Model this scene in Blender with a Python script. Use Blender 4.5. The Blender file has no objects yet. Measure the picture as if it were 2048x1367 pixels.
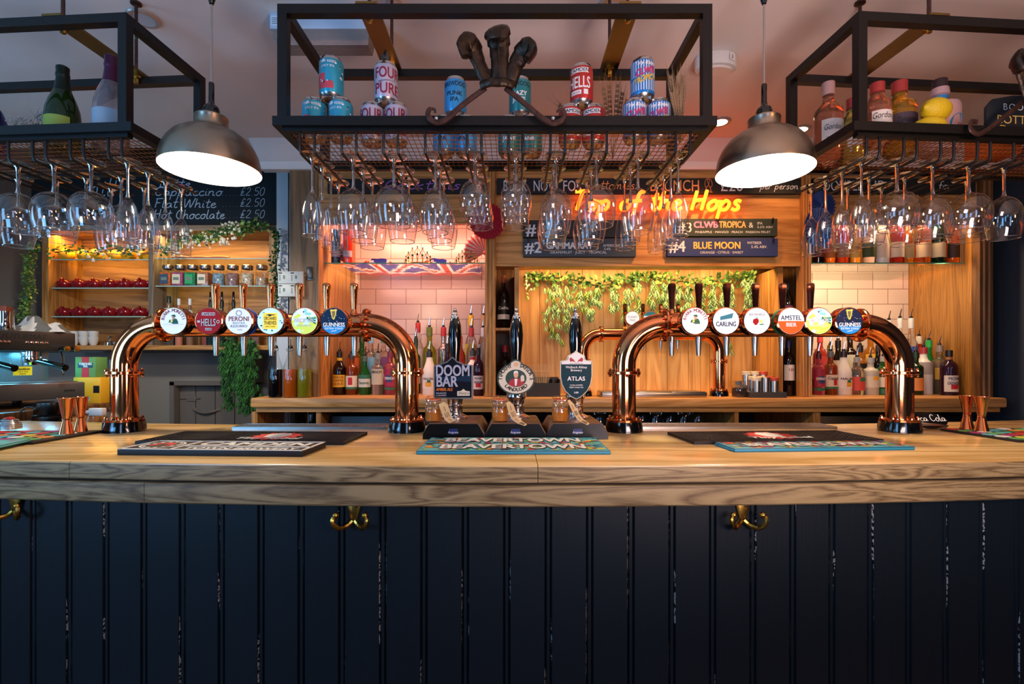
import bpy, math, random
from mathutils import Vector, Matrix
R_ = random.Random(7)
PI = math.pi
SC = bpy.context.scene
COL = SC.collection
# ---------------------------------------------------------------- camera, world, exposure, large lights
F, CX, HY, CAMZ = 1000.0, 1024.0, 725.0, 1.29


def P(px, py, Z):
    """point of the place seen at (px, py) of the 2048x1367 photograph at the real depth Z"""
    return Vector(((px - CX) * Z / F, Z, CAMZ + (HY - py) * Z / F))


def G(px, py, z):
    """point on the horizontal plane at height z"""
    Z = (CAMZ - z) * F / (py - HY)
    return Vector(((px - CX) * Z / F, Z, z))


def WX(px, Z):
    return (px - CX) * Z / F


def WZ(py, Z):
    return CAMZ + (HY - py) * Z / F


cam_d = bpy.data.cameras.new('camera')
cam = bpy.data.objects.new('camera', cam_d)
COL.objects.link(cam)
cam.location = (0, 0, CAMZ)
cam.rotation_euler = (PI / 2, 0, 0)
cam_d.sensor_width = 36.0
cam_d.lens = F / 2048 * 36
cam_d.shift_y = 41.5 / 2048
cam_d.clip_start = 0.02
SC.camera = cam

SC.view_settings.view_transform = 'Standard'
SC.view_settings.look = 'None'
SC.view_settings.gamma = 1
SC.view_settings.use_curve_mapping = False
SC.view_settings.exposure = 0.0
cy = SC.cycles
cy.max_bounces = 14
cy.transparent_max_bounces = 40
cy.transmission_bounces = 12
cy.glossy_bounces = 5
cy.diffuse_bounces = 3
cy.sample_clamp_indirect = 4.0
cy.caustics_reflective = False
cy.caustics_refractive = False
cy.use_denoising = True


def s2l(c):
    c = c / 255.0
    return c / 12.92 if c <= 0.04045 else ((c + 0.055) / 1.055) ** 2.4


def RGB(h):
    if isinstance(h, str):
        h = h.lstrip('#')
        return (s2l(int(h[0:2], 16)), s2l(int(h[2:4], 16)), s2l(int(h[4:6], 16)), 1)
    return (h[0], h[1], h[2], 1)


world = bpy.data.worlds.new('world')
SC.world = world
world.use_nodes = True
wn = world.node_tree.nodes
wn['Background'].inputs[0].default_value = RGB('#6f7f96')
wn['Background'].inputs[1].default_value = 0.22


def area_light(name, loc, target, size, power, color, size_y=None, spread=PI):
    d = bpy.data.lights.new(name, 'AREA')
    d.energy = power
    d.color = RGB(color)[:3]
    d.size = size
    d.spread = spread
    if size_y:
        d.shape = 'RECTANGLE'
        d.size_y = size_y
    o = bpy.data.objects.new(name, d)
    COL.objects.link(o)
    o.location = loc
    o.rotation_euler = (Vector(target) - Vector(loc)).to_track_quat('-Z', 'Y').to_euler()
    return o


def point_light(name, loc, power, color, radius=0.02, spot=None, target=None, blend=0.5):
    d = bpy.data.lights.new(name, 'SPOT' if spot else 'POINT')
    d.energy = power
    d.color = RGB(color)[:3]
    d.shadow_soft_size = radius
    o = bpy.data.objects.new(name, d)
    COL.objects.link(o)
    o.location = loc
    if spot:
        d.spot_size = spot
        d.spot_blend = blend
        o.rotation_euler = (Vector(target) - Vector(loc)).to_track_quat('-Z', 'Y').to_euler()
    return o


# daylight through the pub's front windows, behind and to the left of the camera
area_light('window_daylight', (-2.9, -1.6, 1.75), (-0.8, 1.6, 2.45), 1.3, 60, '#82c0ff', 1.5)
area_light('front_window_daylight', (0.6, -3.3, 1.7), (0.2, 2.0, 1.5), 0.7, 20, '#b4ccff', 1.4)
area_light('side_daylight_fill', (-3.05, 1.0, 1.7), (-1.2, 1.9, 2.45), 0.9, 20, '#8ecdff', 1.2)  # added fill for more blue daylight on the left ceiling; no window modelled
area_light('wall_uplighter_left', (-1.5, 0.1, 1.25), (-1.5, 0.6, 2.45), 0.5, 10, '#74c2ff')  # added cool fill aimed up at the ceiling, no fitting behind it
area_light('wall_uplighter_middle', (0.6, 0.1, 1.25), (0.6, 0.8, 2.45), 0.5, 22, '#ffdcd6')  # added pinkish fill that brightens the middle of the ceiling, no real lamp
# warm lamps of the room to the right, behind the camera
area_light('room_lamp_light', (2.2, -1.4, 2.2), (0.9, 1.4, 2.3), 0.35, 15, '#ffbc84')

# ---------------------------------------------------------------- materials
MATS = {}


def nt(name):
    m = bpy.data.materials.new(name)
    m.use_nodes = True
    t = m.node_tree
    return m, t, t.nodes['Principled BSDF']


def mat(name, color, rough=0.5, metal=0.0, spec=0.5, trans=0.0, ior=1.45, emit=None, estr=0.0, coat=0.0,
        bump=0.0, bscale=60.0, var=0.0):
    if name in MATS:
        return MATS[name]
    m, t, b = nt(name)
    c = RGB(color)
    b.inputs['Base Color'].default_value = c
    b.inputs['Roughness'].default_value = rough
    b.inputs['Metallic'].default_value = metal
    b.inputs['Specular IOR Level'].default_value = spec
    b.inputs['Transmission Weight'].default_value = trans
    b.inputs['IOR'].default_value = ior
    b.inputs['Coat Weight'].default_value = coat
    b.inputs['Coat Roughness'].default_value = 0.08
    if emit:
        b.inputs['Emission Color'].default_value = RGB(emit)
        b.inputs['Emission Strength'].default_value = estr
    if bump or var:
        tc = t.nodes.new('ShaderNodeTexCoord')
        n = t.nodes.new('ShaderNodeTexNoise')
        n.inputs['Scale'].default_value = bscale
        n.inputs['Detail'].default_value = 4
        t.links.new(tc.outputs['Object'], n.inputs['Vector'])
        if bump:
            bp = t.nodes.new('ShaderNodeBump')
            bp.inputs['Strength'].default_value = bump
            bp.inputs['Distance'].default_value = 0.01
            t.links.new(n.outputs['Fac'], bp.inputs['Height'])
            t.links.new(bp.outputs['Normal'], b.inputs['Normal'])
        if var:
            hs = t.nodes.new('ShaderNodeHueSaturation')
            hs.inputs['Color'].default_value = c
            mr = t.nodes.new('ShaderNodeMapRange')
            mr.inputs['From Min'].default_value = 0.3
            mr.inputs['From Max'].default_value = 0.7
            mr.inputs['To Min'].default_value = 1 - var
            mr.inputs['To Max'].default_value = 1 + var
            t.links.new(n.outputs['Fac'], mr.inputs['Value'])
            t.links.new(mr.outputs['Result'], hs.inputs['Value'])
            t.links.new(hs.outputs['Color'], b.inputs['Base Color'])
    MATS[name] = m
    return m


def wood(name, c1, c2, axis='x', scale=1.0, rough=0.4, spec=0.4, plank=None, plank_axis='x', knots=False, rings=9.0):
    """oak / ash grain running along one axis, object coordinates"""
    if name in MATS:
        return MATS[name]
    m, t, b = nt(name)
    N = t.nodes.new
    L = t.links.new
    tc = N('ShaderNodeTexCoord')
    mp = N('ShaderNodeMapping')
    st = {'x': (0.35, 5, 5), 'y': (5, 0.35, 5), 'z': (5, 5, 0.35)}[axis]
    mp.inputs['Scale'].default_value = [v * scale for v in st]
    vec = tc.outputs['Object']
    if plank:
        # shift the grain from board to board
        sp = N('ShaderNodeSeparateXYZ')
        L(tc.outputs['Object'], sp.inputs[0])
        dv = N('ShaderNodeMath'); dv.operation = 'DIVIDE'; dv.inputs[1].default_value = plank
        L(sp.outputs[plank_axis.upper()], dv.inputs[0])
        fl = N('ShaderNodeMath'); fl.operation = 'FLOOR'
        L(dv.outputs[0], fl.inputs[0])
        wnz = N('ShaderNodeTexWhiteNoise'); wnz.noise_dimensions = '1D'
        L(fl.outputs[0], wnz.inputs['W'])
        ad = N('ShaderNodeVectorMath'); ad.operation = 'MULTIPLY_ADD'
        ad.inputs[1].default_value = (3, 3, 3)
        L(wnz.outputs['Color'], ad.inputs[0])
        L(tc.outputs['Object'], ad.inputs[2])
        vec = ad.outputs[0]
    L(vec, mp.inputs['Vector'])
    n1 = N('ShaderNodeTexNoise')
    n1.inputs['Scale'].default_value = 1.6
    n1.inputs['Detail'].default_value = 3
    n1.inputs['Distortion'].default_value = 0.6
    L(mp.outputs[0], n1.inputs['Vector'])
    mu = N('ShaderNodeMath'); mu.operation = 'MULTIPLY'; mu.inputs[1].default_value = rings
    L(n1.outputs['Fac'], mu.inputs[0])
    fr = N('ShaderNodeMath'); fr.operation = 'PINGPONG'; fr.inputs[1].default_value = 0.5
    L(mu.outputs[0], fr.inputs[0])
    n2 = N('ShaderNodeTexNoise')
    n2.inputs['Scale'].default_value = 42
    n2.inputs['Detail'].default_value = 5
    L(mp.outputs[0], n2.inputs['Vector'])
    ad2 = N('ShaderNodeMath'); ad2.operation = 'MULTIPLY_ADD'
    ad2.inputs[1].default_value = 1.1; ad2.inputs[2].default_value = 0
    L(fr.outputs[0], ad2.inputs[0])
    ad3 = N('ShaderNodeMath'); ad3.operation = 'MULTIPLY_ADD'; ad3.inputs[1].default_value = 0.55
    L(n2.outputs['Fac'], ad3.inputs[0]); L(ad2.outputs[0], ad3.inputs[2])
    cr = N('ShaderNodeValToRGB')
    cr.color_ramp.elements[0].position = 0.15
    cr.color_ramp.elements[0].color = RGB(c2)
    cr.color_ramp.elements[1].position = 0.72
    cr.color_ramp.elements[1].color = RGB(c1)
    L(ad3.outputs[0], cr.inputs[0])
    out = cr.outputs[0]
    if plank:
        hs = N('ShaderNodeHueSaturation')
        mr = N('ShaderNodeMapRange')
        mr.inputs['To Min'].default_value = 0.82
        mr.inputs['To Max'].default_value = 1.12
        L(wnz.outputs['Value'], mr.inputs['Value'])
        L(mr.outputs[0], hs.inputs['Value'])
        L(out, hs.inputs['Color'])
        out = hs.outputs[0]
    L(out, b.inputs['Base Color'])
    b.inputs['Roughness'].default_value = rough
    b.inputs['Specular IOR Level'].default_value = spec
    bp = N('ShaderNodeBump')
    bp.inputs['Strength'].default_value = 0.12
    bp.inputs['Distance'].default_value = 0.002
    L(ad3.outputs[0], bp.inputs['Height'])
    L(bp.outputs[0], b.inputs['Normal'])
    MATS[name] = m
    return m


def thin_glass(name, tint='#ffffff', refl=1.0, edge=0.0):
    """a single pane or wall of glass: clear straight through, mirror-like at glancing angles"""
    if name in MATS:
        return MATS[name]
    m = bpy.data.materials.new(name)
    m.use_nodes = True
    t = m.node_tree
    t.nodes.remove(t.nodes['Principled BSDF'])
    N, L = t.nodes.new, t.links.new
    o = t.nodes['Material Output']
    tr = N('ShaderNodeBsdfTransparent'); tr.inputs[0].default_value = RGB(tint)
    gl = N('ShaderNodeBsdfGlossy'); gl.inputs['Roughness'].default_value = 0.015
    fr = N('ShaderNodeFresnel')
    ge = N('ShaderNodeNewGeometry')
    io = N('ShaderNodeMath'); io.operation = 'MULTIPLY_ADD'
    io.inputs[1].default_value = 1 / 1.52 - 1.52; io.inputs[2].default_value = 1.52
    L(ge.outputs['Backfacing'], io.inputs[0]); L(io.outputs[0], fr.inputs['IOR'])
    mu = N('ShaderNodeMath'); mu.operation = 'MULTIPLY'; mu.inputs[1].default_value = refl; mu.use_clamp = True
    L(fr.outputs[0], mu.inputs[0])
    mx = N('ShaderNodeMixShader')
    L(mu.outputs[0], mx.inputs[0])
    if edge > 0:
        lw = N('ShaderNodeLayerWeight'); lw.inputs[0].default_value = 0.12
        cr = N('ShaderNodeValToRGB')
        cr.color_ramp.elements[0].position = 0.25
        cr.color_ramp.elements[0].color = RGB(tint)
        cr.color_ramp.elements[1].position = 1.0
        v = 1 - edge
        cr.color_ramp.elements[1].color = (v, v, v, 1)
        L(lw.outputs['Facing'], cr.inputs[0])
        L(cr.outputs[0], tr.inputs[0])
    L(tr.outputs[0], mx.inputs[1])
    L(gl.outputs[0], mx.inputs[2])
    L(mx.outputs[0], o.inputs['Surface'])
    MATS[name] = m
    return m


def emis(name, color, strength):
    if name in MATS:
        return MATS[name]
    return mat(name, '#000000', rough=0.4, emit=color, estr=strength)


# ---------------------------------------------------------------- mesh building
_TXT = {}


def text_geo(s, size=1.0, bold=0.0, shear=0.0, align='CENTER', space=1.0):
    k = (s, bold, shear, align, space)
    if k not in _TXT:
        c = bpy.data.curves.new('lettering_curve', 'FONT')
        c.body = s
        c.size = 1.0
        c.shear = shear
        c.align_x = align
        c.space_character = space
        c.resolution_u = 3
        ob = bpy.data.objects.new('lettering_curve', c)
        me = bpy.data.meshes.new_from_object(ob)
        v0 = [tuple(v.co) for v in me.vertices]
        f0 = [tuple(p.vertices) for p in me.polygons]
        if bold > 0:      # a heavier stroke: the outline laid side by side four times
            vv, ff = [], []
            for dx, dy in ((-bold, -bold * .6), (bold, -bold * .6), (bold, bold * .6), (-bold, bold * .6)):
                o_ = len(vv)
                vv += [(a + dx, b + dy, o_ / len(v0) * 4e-5) for a, b, c_ in v0]
                ff += [tuple(i + o_ for i in f) for f in f0]
            v0, f0 = vv, ff
        _TXT[k] = (v0, f0)
        bpy.data.objects.remove(ob)
        bpy.data.meshes.remove(me)
        bpy.data.curves.remove(c)
    v, f = _TXT[k]
    return [(a * size, b * size, c) for a, b, c in v], f


def FRONT(x, y, z):
    """matrix of a sheet facing the customer (-Y): local x right, y up, z towards the customer"""
    return Matrix(((1, 0, 0, x), (0, 0, -1, y), (0, 1, 0, z), (0, 0, 0, 1)))


def ell(rx, ry, n=32, cx=0, cy_=0):
    return [(cx + rx * math.cos(2 * PI * i / n), cy_ + ry * math.sin(2 * PI * i / n)) for i in range(n)]


def smooth_path(pts, n=6, closed=False):
    pts = [Vector(p) for p in pts]
    out = []
    m = len(pts)
    rng = range(m if closed else m - 1)
    for i in rng:
        if closed:
            p0, p1, p2, p3 = pts[(i - 1) % m], pts[i], pts[(i + 1) % m], pts[(i + 2) % m]
        else:
            p0, p1, p2, p3 = pts[max(i - 1, 0)], pts[i], pts[i + 1], pts[min(i + 2, m - 1)]
        for j in range(n):
            t = j / n
            out.append(0.5 * ((2 * p1) + (p2 - p0) * t + (2 * p0 - 5 * p1 + 4 * p2 - p3) * t * t + (3 * p1 - p0 - 3 * p2 + p3) * t ** 3))
    if not closed:
        out.append(pts[-1])
    return out


class MB:
    def __init__(s):
        s.v, s.f, s.m = [], [], []

    def add(s, verts, faces, mi=0, M=None):
        o = len(s.v)
        if M is not None:
            verts = [M @ Vector(v) for v in verts]
        s.v.extend([tuple(v) for v in verts])
        s.f.extend([tuple(i + o for i in f) for f in faces])
        s.m.extend([mi] * len(faces))
        return s

    def box(s, x0, x1, y0, y1, z0, z1, mi=0, M=None):
        v = [(x0, y0, z0), (x1, y0, z0), (x1, y1, z0), (x0, y1, z0), (x0, y0, z1), (x1, y0, z1), (x1, y1, z1), (x0, y1, z1)]
        f = [(3, 2, 1, 0), (4, 5, 6, 7), (0, 1, 5, 4), (1, 2, 6, 5), (2, 3, 7, 6), (3, 0, 4, 7)]
        return s.add(v, f, mi, M)

    def hexa(s, b, t, mi=0):
        """eight corners: b = four bottom, t = four top"""
        v = list(b) + list(t)
        f = [(3, 2, 1, 0), (4, 5, 6, 7), (0, 1, 5, 4), (1, 2, 6, 5), (2, 3, 7, 6), (3, 0, 4, 7)]
        return s.add(v, f, mi)

    def bar(s, a, b, w, h, mi=0, up=(0, 0, 1)):
        a, b = Vector(a), Vector(b)
        d = (b - a).normalized()
        u = Vector(up)
        if abs(d.dot(u)) > 0.98:
            u = Vector((0, 1, 0))
        x = d.cross(u).normalized() * (w / 2)
        y = x.normalized().cross(d).normalized() * (h / 2)
        v = [a - x - y, a + x - y, a + x + y, a - x + y, b - x - y, b + x - y, b + x + y, b - x + y]
        f = [(3, 2, 1, 0), (4, 5, 6, 7), (0, 1, 5, 4), (1, 2, 6, 5), (2, 3, 7, 6), (3, 0, 4, 7)]
        return s.add(v, f, mi)

    def lathe(s, prof, mi=0, n=20, c=(0, 0, 0), M=None, sx=1.0, sy=1.0, cap0=False, cap1=False, mis=None):
        v, f, ms = [], [], []
        for r, z in prof:
            for i in range(n):
                a = 2 * PI * i / n
                v.append((c[0] + r * math.cos(a) * sx, c[1] + r * math.sin(a) * sy, c[2] + z))
        for k in range(len(prof) - 1):
            for i in range(n):
                j = (i + 1) % n
                f.append((k * n + i, k * n + j, (k + 1) * n + j, (k + 1) * n + i))
                ms.append(mis[k] if mis else mi)
        if cap0:
            f.append(tuple(reversed(range(n)))); ms.append(mi)
        if cap1:
            o = (len(prof) - 1) * n
            f.append(tuple(range(o, o + n))); ms.append(mi)
        s.add(v, f, mi, M)
        s.m[-len(f):] = ms
        return s

    def cyl(s, c, r, h, mi=0, n=20, M=None, r2=None):
        r2 = r if r2 is None else r2
        return s.lathe([(r, 0), (r2, h)], mi, n, c, M, cap0=True, cap1=True)

    def ball(s, c, r, mi=0, n=14, k=9, sc=(1, 1, 1), M=None):
        v, f = [], []
        v.append((c[0], c[1], c[2] - r * sc[2]))
        for a in range(1, k):
            t = -PI / 2 + PI * a / k
            for i in range(n):
                p = 2 * PI * i / n
                v.append((c[0] + r * sc[0] * math.cos(t) * math.cos(p), c[1] + r * sc[1] * math.cos(t) * math.sin(p), c[2] + r * sc[2] * math.sin(t)))
        v.append((c[0], c[1], c[2] + r * sc[2]))
        for i in range(n):
            f.append((0, 1 + (i + 1) % n, 1 + i))
        for a in range(k - 2):
            for i in range(n):
                j = (i + 1) % n
                f.append((1 + a * n + i, 1 + a * n + j, 1 + (a + 1) * n + j, 1 + (a + 1) * n + i))
        o = 1 + (k - 2) * n
        for i in range(n):
            f.append((o + i, o + (i + 1) % n, len(v) - 1))
        return s.add(v, f, mi, M)

    def tube(s, pts, r, mi=0, n=8, closed=False, M=None, flat=None):
        """swept tube; r a number or one per point; flat = (scale across, scale up)"""
        pts = [Vector(p) for p in pts]
        m = len(pts)
        rs = r if isinstance(r, (list, tuple)) else [r] * m
        v, f = [], []
        nrm = None
        for i, p in enumerate(pts):
            if closed:
                d = pts[(i + 1) % m] - pts[(i - 1) % m]
            else:
                d = pts[min(i + 1, m - 1)] - pts[max(i - 1, 0)]
            d = d.normalized() if d.length > 1e-9 else Vector((0, 0, 1))
            if nrm is None:
                a = Vector((0, 0, 1)) if abs(d.z) < 0.9 else Vector((1, 0, 0))
                nrm = (a - d * a.dot(d)).normalized()
            else:
                nrm = (nrm - d * nrm.dot(d))
                nrm = nrm.normalized() if nrm.length > 1e-6 else d.orthogonal().normalized()
            b = d.cross(nrm)
            fx, fy = flat or (1, 1)
            for k in range(n):
                t = 2 * PI * k / n
                v.append(p + (b * math.cos(t) * fx + nrm * math.sin(t) * fy) * rs[i])
        for i in range(m if closed else m - 1):
            for k in range(n):
                l = (k + 1) % n
                i2 = (i + 1) % m
                f.append((i * n + k, i * n + l, i2 * n + l, i2 * n + k))
        if not closed:
            f.append(tuple(reversed(range(n))))
            f.append(tuple(range((m - 1) * n, m * n)))
        return s.add(v, f, mi, M)

    def prism(s, poly, h0, h1, mi=0, M=None, mside=None):
        """polygon in local xy extruded along local z"""
        n = len(poly)
        v = [(x, y, h0) for x, y in poly] + [(x, y, h1) for x, y in poly]
        ar = sum(poly[i][0] * poly[(i + 1) % n][1] - poly[(i + 1) % n][0] * poly[i][1] for i in range(n))
        idx = list(range(n)) if ar > 0 else list(reversed(range(n)))
        f = [tuple(reversed(idx)), tuple(i + n for i in idx)]
        for k in range(n):
            i, j = idx[k], idx[(k + 1) % n]
            f.append((i, j, j + n, i + n))
        o = len(s.m)
        s.add(v, f, mi, M)
        if mside is not None:
            s.m[o + 2:] = [mside] * n
        return s

    def sheet(s, poly, h, mi=0, M=None):
        n = len(poly)
        ar = sum(poly[i][0] * poly[(i + 1) % n][1] - poly[(i + 1) % n][0] * poly[i][1] for i in range(n))
        idx = tuple(range(n)) if ar > 0 else tuple(reversed(range(n)))
        return s.add([(x, y, h) for x, y in poly], [idx], mi, M)

    def text(s, txt, size, x=0, y=0, h=0.0004, mi=0, M=None, bold=0.0, shear=0.0, align='CENTER', space=1.0, sx=1.0, fit=None, rot=0.0):
        v, f = text_geo(txt, size, bold, shear, align, space)
        if not v:
            return s
        if fit:
            w = max(a for a, _, _ in v) - min(a for a, _, _ in v)
            sx = fit / w
        c, sn = math.cos(rot), math.sin(rot)
        return s.add([(x + a * sx * c - b * sn, y + a * sx * sn + b * c, h + d) for a, b, d in v], f, mi, M)

    def arc_text(s, txt, size, rad, a0, a1, cx=0, cy_=0, h=0.0004, mi=0, M=None, bold=0.0, under=False, ry=None):
        """letters along an arc from angle a0 to a1 (degrees, counter-clockwise from +x)"""
        n = len(txt)
        ry = ry or rad
        for i, ch in enumerate(txt):
            if ch == ' ':
                continue
            a = math.radians(a0 + (a1 - a0) * i / max(1, n - 1))
            x, y = cx + rad * math.cos(a), cy_ + ry * math.sin(a)
            s.text(ch, size, x, y, h, mi, M, bold, rot=a + (PI / 2 if under else -PI / 2))
        return s

    def wrap_text(s, txt, size, R, z, mi=0, a0=-PI / 2, c=(0, 0, 0), bold=0.0, shear=0.0, fit=None, lift=0.0004, slant=0.0):
        """lettering bent round an upright cylinder, centred on angle a0"""
        v, f = text_geo(txt, size, bold, shear)
        if not v:
            return s
        sx = 1.0
        if fit:
            sx = fit / (max(a for a, _, _ in v) - min(a for a, _, _ in v))
        q = []
        for a, b, d in v:
            t = a0 + a * sx / R
            q.append((c[0] + (R + lift + d) * math.cos(t), c[1] + (R + lift + d) * math.sin(t), c[2] + z + b + a * slant))
        return s.add(q, f, mi)

    def wrap(s, R, z0, z1, a0, a1, mi=0, n=12, c=(0, 0, 0), lift=0.0003, sx=1.0, sy=1.0):
        """label sheet on an upright cylinder between two angles"""
        v, f = [], []
        for i in range(n + 1):
            t = a0 + (a1 - a0) * i / n
            for z in (z0, z1):
                v.append((c[0] + (R + lift) * math.cos(t) * sx, c[1] + (R + lift) * math.sin(t) * sy, c[2] + z))
        for i in range(n):
            f.append((2 * i, 2 * i + 2, 2 * i + 3, 2 * i + 1))
        return s.add(v, f, mi)

    def build(s, name, mats, parent=None, smooth=True, angle=38, bevel=0.0, origin=None):
        me = bpy.data.meshes.new(name)
        v = s.v
        if origin is not None:
            ox, oy, oz = origin
            v = [(a - ox, b - oy, c - oz) for a, b, c in v]
        me.from_pydata(v, [], s.f)
        if not isinstance(mats, (list, tuple)):
            mats = [mats]
        for m in mats:
            me.materials.append(m)
        me.polygons.foreach_set('material_index', s.m)
        if bevel:
            import bmesh
            bm = bmesh.new()
            bm.from_mesh(me)
            es = [e for e in bm.edges if len(e.link_faces) == 2 and e.calc_face_angle(0) > 0.6]
            bmesh.ops.bevel(bm, geom=es, offset=bevel, segments=2, affect='EDGES', profile=0.5)
            bm.to_mesh(me)
            bm.free()
        if smooth:
            me.polygons.foreach_set('use_smooth', [True] * len(me.polygons))
            me.set_sharp_from_angle(angle=math.radians(angle))
        me.update()
        o = bpy.data.objects.new(name, me)
        COL.objects.link(o)
        if origin is not None and parent is None:
            o.location = origin
        if parent is not None:
            o.parent = parent
        return o


def thing(name, label, cat, loc=(0, 0, 0), rz=0.0, group=None):
    o = bpy.data.objects.new(name, None)
    o.empty_display_size = 0.05
    COL.objects.link(o)
    o.location = loc
    o.rotation_euler = (0, 0, rz)
    o['label'] = label
    o['category'] = cat
    if group:
        o['group'] = group
    return o


def tag(o, label, cat, group=None, kind=None):
    o['label'] = label
    o['category'] = cat
    if group:
        o['group'] = group
    if kind:
        o['kind'] = kind
    return o


def struct(o, label=None):
    o['kind'] = 'structure'
    if label:
        o['label'] = label
        o['category'] = o.name.split('_')[0]
    return o


def part_label(o, label):
    o['label'] = label
    return o


def dup(root, loc, rz=0.0, label=None, group=None):
    r = root.copy()
    COL.objects.link(r)
    r.location = loc
    r.rotation_euler = (0, 0, rz)
    if label:
        r['label'] = label
    if group:
        r['group'] = group
    for ch in list(root.children):
        c = ch.copy()
        COL.objects.link(c)
        c.parent = r
        for g in ch.children:
            d = g.copy()
            COL.objects.link(d)
            d.parent = c
    return r


ORD = ['first', 'second', 'third', 'fourth', 'fifth', 'sixth', 'seventh', 'eighth', 'ninth', 'tenth', 'eleventh', 'twelfth', 'thirteenth', 'fourteenth']

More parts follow.
